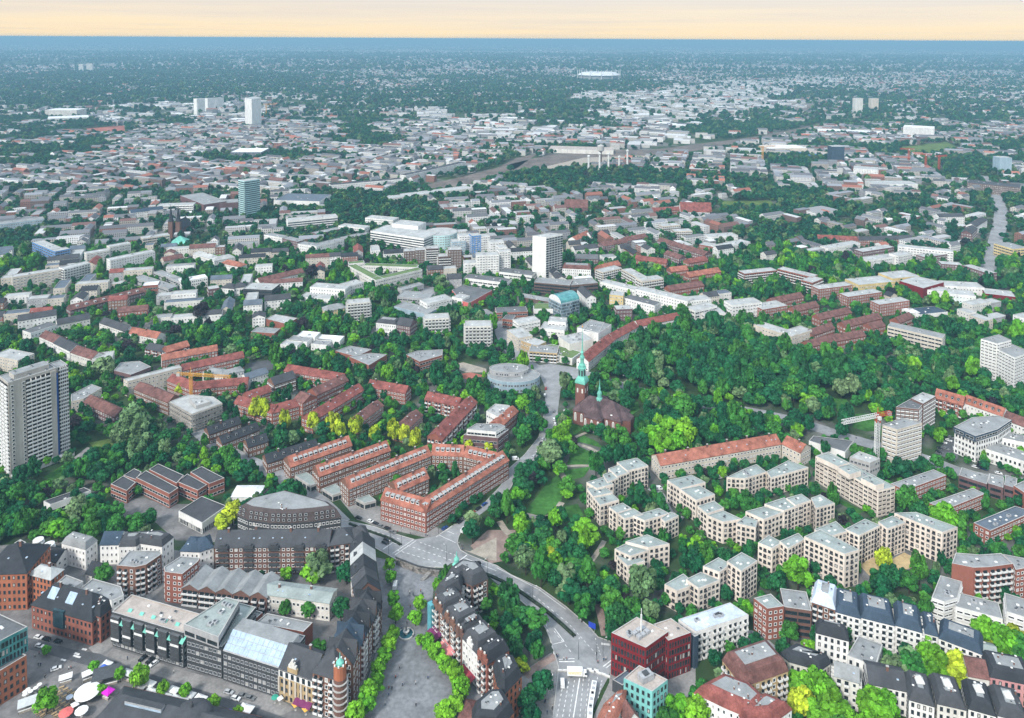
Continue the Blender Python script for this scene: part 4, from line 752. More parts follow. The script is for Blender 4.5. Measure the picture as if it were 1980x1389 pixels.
bld('white_brown_roof_terrace', 'white terrace with brown roof at right end of the far road', 'white', 'tile_brown', 'gable', 'old', [('e', 'B4', (1780, 535), (1960, 600), 12, 9)], rh=4.5)
bld('white_wave_office', 'white office with blue wave shaped top floor beside the car park', 'white', 'flatgrey', 'flat', 'oldd', [('p', 'B4', [(1445, 620), (1560, 545), (1745, 530), (1835, 575), (1745, 640), (1592, 685)], 16), ('p', 'B4', [(1440, 595), (1565, 530), (1742, 516), (1838, 548), (1742, 612), (1590, 660)], 19.5, dict(z0=16.1, wall='bluezinc', st='band'))])
bld('white_long_office', 'long low white office wing with blue ground floor', 'white', 'flatgrey', 'flat', 'oldd', [('e', 'B4', (1658, 745), (2010, 860), 15, 9), ('e', 'B4', (1720, 660), (2010, 720), 12, 10)])
bld('brick_row', 'red brick row with flat grey roof beside the long cream slab', 'brick_red', 'flatgrey', 'flat', 'brick', [P('B4', [(1005, 986), (1300, 888), (1388, 928), (1105, 1032)], 9)])
bld('brick_row', 'red brick row with flat grey roof in front of the low brown offices', 'brick_red', 'flatgrey', 'flat', 'brick', [P('B4', [(1270, 1120), (1570, 1016), (1656, 1056), (1376, 1168)], 9)])
bld('brick_row', 'brick row with blue grey roof at the right edge of the estate', 'brick_red', 'zinc', 'flat', 'brick', [P('B4', [(1575, 1256), (1860, 1140), (1990, 1180), (1692, 1312)], 9)])
bld('low_brown_offices', 'low brown brick offices with stepped flat roofs', 'brick_purple', 'flatgrey', 'flat', 'bandd', [('e', 'B4', (1474, 928), (1668, 990), 12, 8), ('e', 'B4', (1676, 985), (1780, 1015), 14, 8.3), ('e', 'B4', (1786, 995), (1870, 1020), 14, 9), ('p', 'B4', [(1850, 1000), (1940, 960), (2010, 1010), (1925, 1050)], 11, dict(wall='brick_red'))])
bld('long_orange_roof_building', 'long cream building under an orange tiled roof above the estate', 'cream', 'tile_orange', 'gable', 'brick', [('e', 'B3', (1130, 854), (1962, 706), 13, 10.5), ('e', 'B4', (256, 706), (385, 768), 13, 10.8)], rh=4)
bld('blue_edge_shed', 'low white shop with blue roof edge by the road', 'white', 'flatdark', 'flat', 'none', [P('B4', [(442, 690), (472, 656), (752, 690), (692, 768)], 6.5)], clutter=False)
bld('scaffolded_block', 'unfinished grey block in scaffolding beside the crane', 'concrete', 'flatlight', 'flat', 'dark', [P('B4', [(722, 802), (790, 762), (932, 812), (862, 842)], 15)])
bld('white_edge_tower', 'white tower block cut by the right edge', 'white', 'flatgrey', 'flat', 'slabb', [P('C4', [(1674, 1088), (1802, 1056), (1890, 1096), (1790, 1122)], 34), P('C4', [(1762, 1146), (1890, 1122), (2030, 1180), (1915, 1222)], 29)], cat='tower')
# ------------------------------------------------------------------ left middle: tower block, school, brick estate
Fp = box_foot('g', 'B1', (75, 945), (500, 775), 17, 66); tA, tB, tC, tD = Fp; te = (tB - tA).normalized(); tn = (tD - tA).normalized(); tL = (tB - tA).length; TH = 66.0
_o = (*((tA + tC) / 2), 0); tw = thing('tower_block', 'tall grey white residential tower block at the left edge', 'tower', _o); FOOT.append(([tuple(p) for p in Fp], 66))
mat('tower_grey', (.42, .395, .355), .08, .08, .9, .2, stretch=(1, 1, .2)); mat('blue_strip', (.03, .10, .35), .1, .5)
q = MB(); P1 = [tA, tA + te * tL * .76, tA + te * tL * .76 + tn * 17, tD]; q.prism(P1, -.5, TH, 'tower_grey'); P2 = [tA + te * tL * .76 + tn * 4, tB + tn * 4, tB + tn * 17, tA + te * tL * .76 + tn * 17]; q.prism(P2, -.5, TH - 2, 'tower_grey'); q.build('wall', tw, _o)
q = MB(); roof_on(q, q, P1, TH, 'flat', 0, 'flatgrey', 'tower_grey'); roof_on(q, q, P2, TH - 2, 'flat', 0, 'flatgrey', 'tower_grey'); troof = q.build('roof', tw, _o)
q = MB(); c = tA + te * tL * .40 + tn * 8; q.box((c.x, c.y, TH), te * tL * .28, tn * 4.5, 3.2, 'tower_grey', 'flatgrey'); q.build('machine_room', troof, _o)
for k in range(8): p = tA + te * tL * (.08 + .09 * k) + tn * (3 + k % 3 * 5); put('roof_vent', troof, _o, p.x, p.y, TH + (0 if k % 3 != 1 else 3.2), 0)
q = MB(); c = tA + te * tL * .80 - tn * 0 + tn * 3.8; q.box((c.x, c.y, 1), te * tL * .025, tn * .3, TH - 6, 'blue_strip'); q.build('blue_stair_strip', tw, _o)
q = MB(); c = tA + te * tL * .71 - tn * .3; q.box((c.x, c.y, 0), te * tL * .045, tn * .4, TH - 1, 'tower_grey'); q.build('lift_shaft', tw, _o)
fl = 23
def tower_bay(x0, x1, off, z, nm='balcony'):
    q = MB(); a, b = tA + te * tL * x0 + tn * off, tA + te * tL * x1 + tn * off; c = (a + b) / 2; hw = (b - a) / 2
    q.box((c.x - tn.x * .05, c.y - tn.y * .05, z), hw, tn * .1, 2.4, 'recess_shade'); q.box((c.x - tn.x * .75, c.y - tn.y * .75, z - .1), hw, tn * .7, .25, 'concrete')  # dark panel on the wall paints the shade behind the balcony
    q.box((c.x - tn.x * 1.4, c.y - tn.y * 1.4, z + .1), hw, tn * .08, 1.05, 'panel_white')
    for t in range(1, 5): p = a.lerp(b, t / 5); q.box((p.x - tn.x * .7, p.y - tn.y * .7, z), te * .1, tn * .65, 2.4, 'white')
    q.build(nm, tw, _o)
for k in range(fl):
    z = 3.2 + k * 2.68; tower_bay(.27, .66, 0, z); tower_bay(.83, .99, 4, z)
    for x in (.06, .235):
        q = MB(); c = tA + te * tL * x - tn * .06; q.box((c.x, c.y, z + .2), te * .9, tn * .08, 1.5, 'frame_white'); c = c - tn * .06; q.box((c.x, c.y, z + .4), te * .65, tn * .08, 1.1, 'glass'); q.build('window', tw, _o)
    for j in range(3):
        q = MB(); c = tA + tn * (3 + j * 5.5) - te * .1; q.box((c.x - te.x * .5, c.y - te.y * .5, z), te * .5, tn * 2.3, 1.1, 'panel_white'); q.box((c.x, c.y, z + 1.15), te * .12, tn * 2.3, 1.3, 'recess_shade'); q.build('balcony', tw, _o)  # dark strip above each parapet is painted recess shade
q = MB(); c = (tA + tB) / 2 - tn * 1.5; q.box((c.x, c.y, 0), te * tL * .5, tn * 2, 3.0, 'white', 'flatgrey'); q.build('entrance_plinth', tw, _o)
SH = lambda pts, h, **k: ('p', 'B1', pts, h, k)
bld('school', 'school of stepped grey roofed brick wings with white bands', 'brick_red', 'slate', 'flat', 'band', [SH([(762, 990), (850, 932), (936, 976), (872, 1036)], 8), SH([(850, 930), (925, 882), (976, 906), (936, 960)], 7.5), SH([(936, 946), (1006, 896), (1228, 1016), (1166, 1058)], 9), SH([(1026, 890), (1090, 850), (1266, 930), (1216, 986)], 8.5), SH([(1220, 976), (1290, 920), (1426, 996), (1362, 1036)], 8), SH([(1310, 910), (1390, 870), (1546, 950), (1442, 990)], 9)], clutter=False, cat='school')
bld('school_hall', 'square hall with grey roof and white columns beside the school', 'white', 'slate', 'flat', 'slit', [SH([(1230, 1175), (1390, 1072), (1560, 1140), (1392, 1258)], 6.5)], clutter=False, cat='hall')
bld('low_pavilion', 'long low white pavilion with grey roof among the trees', 'white', 'slate', 'flat', 'band', [SH([(300, 1106), (580, 1012), (626, 1032), (346, 1132)], 6)])
bld('glass_pavilion', 'low white roofed pavilion beside the school hall', 'white', 'whiteroof', 'hip', 'none', [('e', 'B1', (1590, 1070), (1780, 1070), 12, 3.5)], rh=2, clutter=False)
bld('beige_slab', 'long beige slab with pale roof beside brown tiled brick wing', 'cream', 'flatlight', 'flat', 'slab', [SH([(850, 264), (1230, 166), (1252, 184), (878, 280)], 13)])
bld('brown_roof_flats', 'brick flats with brown tiled roof by the construction site', 'brick_brown', 'tile_brown', 'gable', 'brick', [('e', 'B1', (922, 325), (1158, 420), 11, 11)], rh=3.5)
def site(T, org, made, w, r):
    F, h, _ = made[0]; n = len(F)
    for i in (0, 1, 4):
        a, b = F[i], F[(i + 1) % n]; e = (b - a); L_ = e.length; e = e.normalized(); nn = Vector((e.y, -e.x))
        if nn.dot(-a) < 0: continue
        for k in range(int(L_ / 2.5)):
            p = a + e * (k + .5) * 2.5 + nn * 1.2; q = MB(); q.box((p.x, p.y, 0), e * .06, nn * .06, h + 1.5, 'metal'); q.build('scaffold_pole', T, org)
        for z in range(2, int(h) + 1, 2):
            p = (a + b) / 2 + nn * .8; q = MB(); q.box((p.x, p.y, z), e * (L_ / 2), nn * .45, .12, 'gravel'); q.build('scaffold_deck', T, org)
bld('construction_site_building', 'pale concrete shell in scaffolding under the orange crane', 'concrete', 'flatlight', 'flat', 'dark', [SH([(1170, 420), (1290, 372), (1470, 386), (1530, 430), (1322, 506)], 14), SH([(1300, 400), (1400, 390), (1450, 420), (1350, 450)], 16, z0=14.2, st='none')], extra=site)
bld('orange_terrace', 'brick terrace under bright orange roof near top of the brick quarter', 'brick_red', 'tile_orange', 'gable', 'brick', [('e', 'B1', (1115, 132), (1500, 62), 11, 9)], rh=3.5)
bld('slate_orange_terrace', 'brick terrace half slate half orange at the edge of the woods', 'brick_red', 'tile_orange', 'gable', 'balc', [('e', 'B1', (1150, 75), (1305, 30), 11, 11), ('e', 'B1', (1000, 50), (1140, 78), 11, 9, dict(roof='slate'))], rh=3.5)
bld('red_terrace', 'long red roofed brick terrace behind the white house', 'brick_red', 'tile_red', 'gable', 'brick', [('e', 'B1', (1258, 200), (1682, 108), 11, 10.5)], rh=3.5)
bld('red_angle_terrace', 'angled red roofed terrace behind the construction site', 'brick_red', 'tile_red', 'gable', 'brick', [('e', 'B1', (1150, 268), (1312, 330), 11, 10), ('e', 'B1', (1312, 332), (1705, 295), 12, 10)], rh=3.5)
bld('white_court_house', 'white house with grey roof in the court of the red terraces', 'white', 'flatgrey', 'hip', 'old', [('e', 'B1', (1395, 218), (1535, 240), 12, 8), ('e', 'B1', (1535, 240), (1680, 200), 10, 8)], rh=2.5)
bld('white_workshop', 'white workshop with grey roof beside dark roofed brick house', 'white', 'zinc', 'gable', 'old', [('e', 'B2', (-10, 262), (140, 215), 12, 8)], rh=2.5)
bld('dark_roof_court_house', 'brick house with dark roof inside the red terraces', 'brick_brown', 'slate', 'gable', 'slabb', [('e', 'B2', (178, 300), (330, 250), 13, 11)], rh=4)
bld('red_corner_terrace', 'red roofed corner terrace beside the yellow green street trees', 'brick_red', 'tile_red', 'gable', 'brick', [('e', 'B2', (-100, 425), (165, 495), 11, 10), ('e', 'B2', (165, 495), (375, 440), 11, 10), ('e', 'B2', (0, 400), (160, 345), 11, 9), ('e', 'B2', (375, 430), (475, 385), 12, 13, dict(roof='tile_brown', rt='xgable')), ('e', 'B2', (472, 372), (690, 270), 12, 11, dict(roof='tile_brown'))], rh=3.8)
bld('red_top_terrace', 'red roofed terrace at the upper edge of the brick quarter', 'brick_red', 'tile_red', 'gable', 'brick', [('e', 'B2', (245, 203), (640, 270), 12, 10)], rh=3.5)
bld('long_red_terrace', 'long red roofed terrace running up to a short cross wing', 'brick_red', 'tile_red', 'gable', 'brick', [('e', 'B2', (446, 550), (800, 332), 12, 10.5), ('e', 'B2', (818, 312), (1082, 358), 11, 10)], rh=3.8)
bld('short_red_terrace', 'short red roofed row nearest the long red terrace', 'brick_red', 'tile_brown', 'gable', 'brick', [('e', 'B2', (770, 565), (932, 442), 11, 9)], rh=3.5)
bld('small_red_terrace', 'short red roofed row before the angled red terrace', 'brick_red', 'tile_brown', 'gable', 'brick', [('e', 'B2', (1080, 622), (1202, 508), 11, 9)], rh=3.5)
bld('angled_red_terrace', 'angled red roofed terrace with white balconies facing the street', 'brick_red', 'tile_red', 'gable', 'balc', [('e', 'B2', (1215, 398), (1445, 445), 11, 10), ('e', 'B2', (1335, 680), (1578, 420), 12, 10.5)], rh=4)
bld('penthouse_office', 'brick building with set back white penthouse floors by the street', 'brick_purple', 'flatgrey', 'flat', 'band', [('p', 'B2', [(1482, 650), (1560, 590), (1745, 592), (1795, 612), (1720, 672)], 10), ('p', 'B2', [(1505, 612), (1570, 572), (1735, 574), (1770, 590), (1705, 630)], 14, dict(z0=10.1, wall='white', st='band'))])
bld('white_blue_house', 'small white house with blue windows above the penthouse building', 'white', 'flatlight', 'flat', 'office', [('p', 'B2', [(1640, 485), (1700, 435), (1800, 445), (1800, 520), (1720, 525)], 10)])
bld('red_house_by_street', 'red roofed house between penthouse building and street trees', 'brick_red', 'tile_orange', 'gable', 'old', [('e', 'B3', (30, 590), (150, 480), 10, 9)], rh=3)
for lb, a, b, h in [('slate roofed brick row below the construction site', (1440, 640), (1662, 562), 8), ('slate roofed brick row behind the street trees', (1530, 705), (1790, 605), 8)]:
    bld('slate_row', lb, 'brick_brown', 'slate_dark', 'gable', 'brick', [('e', 'B1', a, b, 10, h)], rh=3.5, dorm=('dormer_dark', 6, .4))
for lb, a, b in [('slate roofed row below the yellow green trees', (0, 730), (140, 685)), ('slate roofed row beside the orange roofed rows', (130, 838), (482, 728))]:
    bld('slate_row', lb, 'brick_brown', 'slate_dark', 'gable', 'brick', [('e', 'B2', a, b, 11, 8)], rh=3.5, dorm=('dormer_dark', 6, .4))
# brick estate with orange roofs and white dormers around a court
OR = dict(rh=4.6)
bld('dormer_row', 'short orange roofed brick row with white dormers, farthest from the court', 'brick_brown', 'tile_orange', 'gable', 'brick', [('e', 'B2', (290, 866), (715, 716), 12, 11)], rh=4.6, dorm=DW)
bld('dormer_row', 'middle orange roofed brick row with white dormers', 'brick_brown', 'tile_orange', 'gable', 'brick', [('e', 'B2', (490, 930), (980, 750), 12, 11.5)], rh=4.6, dorm=DW)
bld('dormer_court', 'large orange roofed brick block with white dormers around a green court', 'brick_brown', 'tile_orange', 'gable', 'brick', [('e', 'B2', (692, 1016), (1262, 784), 12, 12), ('e', 'B2', (1262, 782), (1480, 792), 12, 12), ('e', 'B2', (1480, 792), (1690, 842), 12, 12), ('e', 'B2', (1225, 1180), (1795, 820), 12, 13, dict(wall='brick_red')), ('e', 'B2', (912, 1092), (1225, 1180), 12, 13, dict(wall='brick_red')), ('e', 'B2', (1030, 1042), (1246, 944), 12, 12)], rh=4.6, dorm=DW)
bld('link_roof', 'low grey roofed arcade between the first two dormer rows', 'concrete', 'flatgreen', 'flat', 'shop', [('p', 'B2', [(320, 930), (400, 905), (500, 970), (430, 1000)], 4)], clutter=False)
bld('link_roof', 'low grey roofed arcade between middle dormer row and the court block', 'concrete', 'flatgreen', 'flat', 'shop', [('p', 'B2', [(510, 1020), (600, 985), (660, 1040), (580, 1065)], 4)], clutter=False)
bld('link_roof', 'low grey roofed arcade at the foot of the court block', 'concrete', 'flatgreen', 'flat', 'shop', [('p', 'B2', [(740, 1090), (830, 1060), (880, 1100), (800, 1120)], 4)], clutter=False)
# oval office
_c = G('B3', (118, 225), 10); _cx = G('B3', (298, 225), 10); rx_ = (_cx - _c).length; _cy = G('B3', (118, 285), 10); ry_ = (_cy - _c).length * .9
ov = [(_c + Vector((rx_ * math.cos(t), ry_ * math.sin(t)))) for t in [2 * math.pi * i / 28 for i in range(28)]]
ov2 = [(_c + Vector((-4, 5)) + Vector((rx_ * .76 * math.cos(t), ry_ * .62 * math.sin(t)))) for t in [2 * math.pi * i / 24 for i in range(24)]]
bld('oval_office', 'oval blue grey office with set back top floor at the road fork', 'paleblue', 'flatgrey', 'flat', 'dark', [('w', ov, 9.0), ('w', ov2, 12.6, dict(z0=9.1, wall='greywall', st='dark'))])
# ------------------------------------------------------------------ church
wallm('brick_church', (.19, .085, .068)); c0 = G('B3', (592, 525)); axis = (G('B3', (880, 600)) - c0).normalized(); axis = Vector((axis.x, axis.y)); cn = Vector((-axis.y, axis.x)); cn = cn if cn.y > 0 else -cn
_o = (c0.x, c0.y, 0); ch = thing('church', 'brick church with brown roof and slender green copper spire', 'church', _o)
na, nb_ = c0 - cn * 12 + axis * -3, c0 - cn * 12 + axis * 36; NF = [na, nb_, nb_ + cn * 20, na + cn * 20]; FOOT.append(([tuple(p) for p in NF], 20))
q, r_ = MB(), MB(); q.prism(NF, -.5, 11, 'brick_church')
mid = c0 + axis * 16 - cn * 2
AP = [nb_ + cn * 2 + axis * 0, nb_ + axis * 6 + cn * 6, nb_ + axis * 6 + cn * 14, nb_ + cn * 18]; q.prism(AP, -.5, 10.5, 'brick_church'); TF = [c0 - cn * 17 + axis * 8, c0 - cn * 17 + axis * 22, c0 - cn * 17 + axis * 22 + cn * 30, c0 - cn * 17 + axis * 8 + cn * 30]; q.prism(TF, -.5, 10.8, 'brick_church'); FOOT.append(([tuple(p) for p in TF], 15))
q.build('wall', ch, _o)
roof_on(q, r_, NF, 11, 'hip', 9.5, 'churchroof', 'brick_church', .8); roof_on(q, r_, [TF[1], TF[2], TF[3], TF[0]], 10.8, 'hip', 8.5, 'churchroof', 'brick_church', .8)
F2 = AP; r_.slab([(*F2[0], 10.5), (*F2[1], 10.5), (*(nb_ + cn * 10 - axis * 4), 17)], .2, 'churchroof'); r_.slab([(*F2[1], 10.5), (*F2[2], 10.5), (*(nb_ + cn * 10 - axis * 4), 17)], .2, 'churchroof'); r_.slab([(*F2[2], 10.5), (*F2[3], 10.5), (*(nb_ + cn * 10 - axis * 4), 17)], .2, 'churchroof')
cro = r_.build('roof', ch, _o)
for k, (a, b) in enumerate(((4, -6), (12, -9), (24, -6), (31, -6), (18, -12), (28, -10))): p = c0 + axis * a + cn * b; put('roof_hatch', cro, _o, p.x, p.y, 14.5 if b > -8 else 13, math.atan2(axis.y, axis.x))
for k in range(7):
    for s_, off in ((-1, -12.1),):
        p = c0 + axis * (-1 + k * 5.2) + cn * off
        if 8 < -1 + k * 5.2 < 22: p = c0 + axis * (-1 + k * 5.2) + cn * -17.1
        q = MB(); q.box((p.x, p.y, 3), axis * .9, cn * .12, 5.5, 'frame_white'); q.box((p.x, p.y, 8.5), axis * .6, cn * .12, .8, 'frame_white'); q.box((p.x, p.y, 3.3), axis * .65, cn * .18, 5.2, 'curtain'); q.build('arched_window', ch, _o)
p = c0 + axis * 15 - cn * 17.2; q = MB(); q.box((p.x, p.y, 0), axis * 1.1, cn * .2, 3.6, 'metal_dark'); q.box((p.x, p.y, 0), axis * 1.5, cn * .12, 4.2, 'offwhite'); q.build('portal', ch, _o)
tb = MB(); TW_ = 3.9; tc_ = c0 + cn * 3 - axis * 2
tb.box((tc_.x, tc_.y, 0), axis * TW_, cn * TW_, 27, 'brick_church'); tb.build('tower', ch, _o)
FOOT.append(([(tc_.x - 6, tc_.y - 6), (tc_.x + 6, tc_.y - 6), (tc_.x + 6, tc_.y + 6), (tc_.x - 6, tc_.y + 6)], 30))
for sgn, d_, ax_ in ((-1, cn, axis), (1, axis, cn), (-1, axis, cn)):
    for t in (-2, 2):
        p = tc_ + d_ * sgn * (TW_ + .05) + ax_ * t; q = MB(); q.box((p.x, p.y, 20), ax_ * .6, d_ * .1, 3.4, 'offwhite'); q.build('belfry_opening', ch, _o)
q = MB(); rot = math.atan2(axis.y, axis.x) + math.pi / 4
q.lathe((tc_.x, tc_.y, 27), [(5.9, 0), (6.1, .5), (5.8, 2.2), (4.9, 3.8), (3.8, 5)], 'copper', 4, rot)
q.lathe((tc_.x, tc_.y, 32), [(3.28,0),(3.04,0.4),(2.81,6.4),(3.59,6.6),(3.59,7.2),(2.96,7.8),(2.81,9.2),(2.03,10.2),(1.64,10.4),(1.56,14.5),(2.18,14.7),(2.11,15.2),(1.48,16.6),(1.09,17),(1.01,19),(1.33,19.2),(0.78,20.4),(0.58,22),(0.35,30),(0.12,36),(0.09,39)], 'copper', 8, rot)
sp_o = q.build('spire', ch, _o)
for i in range(8):
    a = rot + math.pi / 8 + i * math.pi / 4; q = MB(); q.box((tc_.x + 2.8 * math.cos(a), tc_.y + 2.8 * math.sin(a), 33), (-math.sin(a) * .7, math.cos(a) * .6), (math.cos(a) * .1, math.sin(a) * .1), 4.4, 'metal_dark'); q.build('lantern_opening', sp_o, _o)
q = MB(); q.lathe((tc_.x, tc_.y, 71.2), [(.1, 0), (.55, .4), (.55, .9), (.1, 1.3), (.06, 3)], 'steel_yellow', 8); q.build('finial', sp_o, _o)
q = MB(); rc = c0 + axis * 15 - cn * 2; q.lathe((rc.x, rc.y, 18.5), [(2.6, 0), (2.4, 1.8), (1.7, 2.2), (1.6, 5), (2.0, 5.2), (1.6, 6.6), (.8, 7.6), (.7, 9), (.9, 9.2), (.4, 11), (.08, 17)], 'copper', 8); q.build('ridge_turret', cro, _o)
# ------------------------------------------------------------------ cranes
def crane(name, label, base, h, jib_dir, jl, cl, mats, w=1.6):
    T = thing(name, label, 'crane', (base.x, base.y, 0)); _o = (base.x, base.y, 0)
    def lattice(nm, p0, p1, w, n, m, m2=None):
        p0, p1 = Vector(p0), Vector(p1); d = (p1 - p0); L_ = d.length; d.normalize(); x = d.cross(Vector((0, 0, 1))); x = Vector((1, 0, 0)) if x.length < .1 else x.normalized(); y = d.cross(x).normalized(); q = MB()
        cs = [x * w / 2 + y * w / 2, x * w / 2 - y * w / 2, -x * w / 2 - y * w / 2, -x * w / 2 + y * w / 2]
        for c in cs: q.tube(p0 + c, p1 + c, w * .10, w * .10, m, 4)
        for i in range(n):
            a, b = p0 + d * (L_ * i / n), p0 + d * (L_ * (i + 1) / n)
            for j in range(4): q.tube(a + cs[j], b + cs[(j + 1) % 4], w * .06, w * .06, m2 or m, 4, False)
        return q.build(nm, T, _o)
    top = (base.x, base.y, h); lattice('mast', (base.x, base.y, 0), (base.x, base.y, h * .84), w, 16, mats[0]); lattice('slewing_section', (base.x, base.y, h * .84), (base.x, base.y, h), w * 1.1, 3, mats[1])
    j = Vector((*jib_dir, 0)).normalized(); q0 = Vector(top) - Vector((0, 0, 1)); lattice('jib', q0, q0 + j * jl, w * .9, 16, mats[2]); lattice('counter_jib', q0, q0 - j * cl, w * .8, 4, mats[1])
    q = MB(); c = q0 - j * (cl - 1.5); q.box((c.x, c.y, c.z - 2), (j.x * 1.4, j.y * 1.4), (-j.y * .9, j.x * .9), 2.6, 'concrete'); q.build('counterweight', T, _o)
    q = MB(); c = q0 + Vector((-j.y, j.x, 0)) * 1.8; q.box((c.x, c.y, c.z - 2.6), (j.x * 1.0, j.y * 1.0), (-j.y * .8, j.x * .8), 2.4, 'steel_white'); q.build('cab', T, _o)
    q = MB(); q.tube(top, (top[0], top[1], h + 5), .35, .15, mats[1], 5); q.tube((top[0], top[1], h + 5), q0 + j * jl * .8, .07, .07, 'metal_dark', 4); q.tube((top[0], top[1], h + 5), q0 - j * cl * .9, .07, .07, 'metal_dark', 4); q.build('tie_bars', T, _o)
    q = MB(); c = q0 + j * jl * .6; q.tube(c, c - Vector((0, 0, h * .35)), .06, .06, 'metal_dark', 4); q.box((c.x, c.y, c.z - h * .35 - .8), (.3, 0), (0, .3), .8, 'metal_dark'); q.build('hook_line', T, _o)
    return T
cb = G('B4', (905, 850)); je = G('B4', (620, 515), 34) - G('B4', (925, 455), 34)
crane('tower_crane', 'white tower crane with red slewing section beside the tan tower', cb, 37, je, 31, 12, ('steel_white', 'steel_red', 'steel_white'), 2.4)
cb = G('B1', (1318, 470)); crane('tower_crane', 'orange crane jib over the construction site in the brick quarter', cb, 30, Vector((1, -.12)), 34, 12, ('steel_yellow', 'steel_yellow', 'steel_yellow'), 1.8)
# ------------------------------------------------------------------ middle distance, district by district
def mid(label, wall, roof, rt, style, mods, name='building', rh=4.0, **k): return bld(name, label, wall, roof, rt, style, mods, rh=rh, near=False, **k)
E = lambda r, a, b, d, h, **k: ('e', r, a, b, d, h, k)
# left
mid('long beige balcony slab at left in front of the trees', 'cream', 'flatlight', 'flat', 'farb', [E('C1', (95, 702), (470, 642), 12, 18)], 'slab_block')
mid('white slab with dark balcony front beside the long beige slab', 'white', 'flatlight', 'flat', 'balct', [E('C1', (490, 640), (692, 592), 13, 19)], 'slab_block')
mid('pale slab behind the white windowed slab', 'offwhite', 'flatlight', 'flat', 'farb', [E('C1', (662, 522), (840, 492), 12, 17), E('C1', (840, 470), (1002, 440), 12, 18)], 'slab_block')
mid('bright white slab with even windows in the left quarter', 'white', 'flatlight', 'flat', 'far', [E('C1', (845, 572), (1188, 502), 13, 17)], 'slab_block')
mid('blue clad office block behind the left slabs', 'blue', 'flatlight', 'flat', 'band', [E('C1', (245, 432), (420, 505), 14, 14), E('C1', (420, 505), (535, 482), 14, 14)], 'office_block')
mid('long brown roofed row with white dormers in the woods', 'brick_purple', 'tile_brown', 'gable', 'far', [E('C1', (540, 950), (1110, 808), 12, 9)], 'terrace', dorm=('dormer', 9, .35))
mid('white terrace with dark roof continuing the brown roofed row', 'white', 'slate', 'gable', 'far', [E('C1', (135, 1032), (432, 985), 12, 12)], 'terrace')
mid('white house with dark flat roof on the avenue', 'white', 'flatdark', 'flat', 'far', [E('C1', (235, 1130), (440, 1062), 14, 9)], 'town_house')
mid('white house with brown roof on the avenue', 'white', 'tile_brown', 'gable', 'old', [E('C1', (300, 1150), (418, 1200), 12, 9)], 'town_house')
mid('white house with dark skylit roof on the avenue', 'white', 'slate', 'gable', 'old', [E('C1', (408, 1200), (535, 1262), 12, 10)], 'town_house')
mid('pale house with maroon roof on the avenue', 'offwhite', 'tile_brown', 'gable', 'old', [E('C1', (540, 1272), (702, 1325), 13, 9)], 'town_house')
mid('white villa with flat roof at the end of the avenue houses', 'white', 'flatlight', 'flat', 'old', [E('C1', (705, 1330), (860, 1310), 14, 9)], 'town_house')
mid('cream house cut by the left edge above the tower block', 'cream', 'flatlight', 'flat', 'slab', [E('C1', (-60, 1300), (135, 1340), 16, 12)], 'apartment_house')
mid('low dark roofed row ending in an orange roof in the woods', 'offwhite', 'slate', 'gable', 'far', [E('C1', (760, 1045), (960, 1115), 11, 8), E('C1', (980, 1125), (1200, 1165), 11, 8, roof='tile_orange'), E('C1', (440, 1062), (690, 1012), 11, 9)], 'terrace')
mid('grey building with triangular canopy roof beside the avenue', 'brick_purple', 'flatgrey', 'flat', 'bandd', [('p', 'B1', [(785, 205), (830, 150), (960, 140), (1040, 180), (900, 235)], 10)], 'office_building')
mid('beige house with flat roof right behind the tower block', 'cream', 'flatgrey', 'flat', 'slab', [('p', 'B1', [(490, 370), (630, 300), (700, 325), (575, 400), (490, 420)], 9)], 'apartment_house')
mid('dark brick row with brown roof behind the tower block trees', 'brick_purple', 'tile_brown', 'gable', 'far', [('e', 'B1', (575, 420), (790, 520), 11, 8)], 'terrace')
mid('grey institute with long flat roof beside the white modern offices', 'greywall', 'flatgrey', 'flat', 'band', [E('C1', (1020, 702), (1290, 790), 12, 9), E('C1', (1175, 660), (1390, 745), 10, 8)], 'institute')
mid('white modern office with roof terrace by the woods', 'white', 'whiteroof', 'flat', 'office', [E('C1', (1388, 735), (1590, 700), 14, 11)], 'office_building')
mid('red brick office with white roof rim at end of the brown roofed row', 'brick_red', 'whiteroof', 'flat', 'band', [E('C1', (1090, 768), (1210, 758), 14, 10)], 'office_building')
mid('dark fronted white villa beside the ornate white house', 'brick_purple', 'flatlight', 'flat', 'far', [E('C1', (1598, 795), (1680, 782), 12, 9)], 'villa')
mid('ornate white villa with many gables among the trees', 'white', 'slate', 'hip', 'old', [E('C1', (1690, 778), (1790, 785), 12, 10), E('C1', (1792, 780), (1885, 770), 12, 10)], 'villa')
mid('dark glass office block at the edge of the woods', 'darkwall', 'flatlight', 'flat', 'bandd', [E('C2', (-40, 790), (180, 800), 22, 12)], 'office_building')
mid('gabled house with maroon roof near the green roofed hall', 'cream', 'tile_brown', 'gable', 'old', [E('C1', (1255, 575), (1405, 545), 12, 8)], 'house')
mid('pair of white villas above the woods', 'white', 'flatlight', 'hip', 'old', [E('C1', (1475, 520), (1620, 560), 12, 9), E('C1', (1640, 575), (1800, 545), 12, 9), E('C1', (1690, 590), (1835, 620), 12, 8, roof='tile_orange')], 'villa')
mid('beige office building next to the dark twin spires', 'cream', 'flatlight', 'flat', 'band', [E('C1', (1092, 405), (1300, 375), 14, 14)], 'office_building')
mid('grey office with white window grid at the far left', 'paleblue', 'flatgrey', 'flat', 'office', [E('C1', (-30, 300), (340, 255), 22, 15)], 'office_building')
mid('broad brown department store behind the avenue trees', 'brick_purple', 'flatgrey', 'flat', 'none', [E('C1', (1380, 75), (1560, 145), 40, 14), E('C1', (1555, 145), (1825, 125), 30, 12)], 'store')
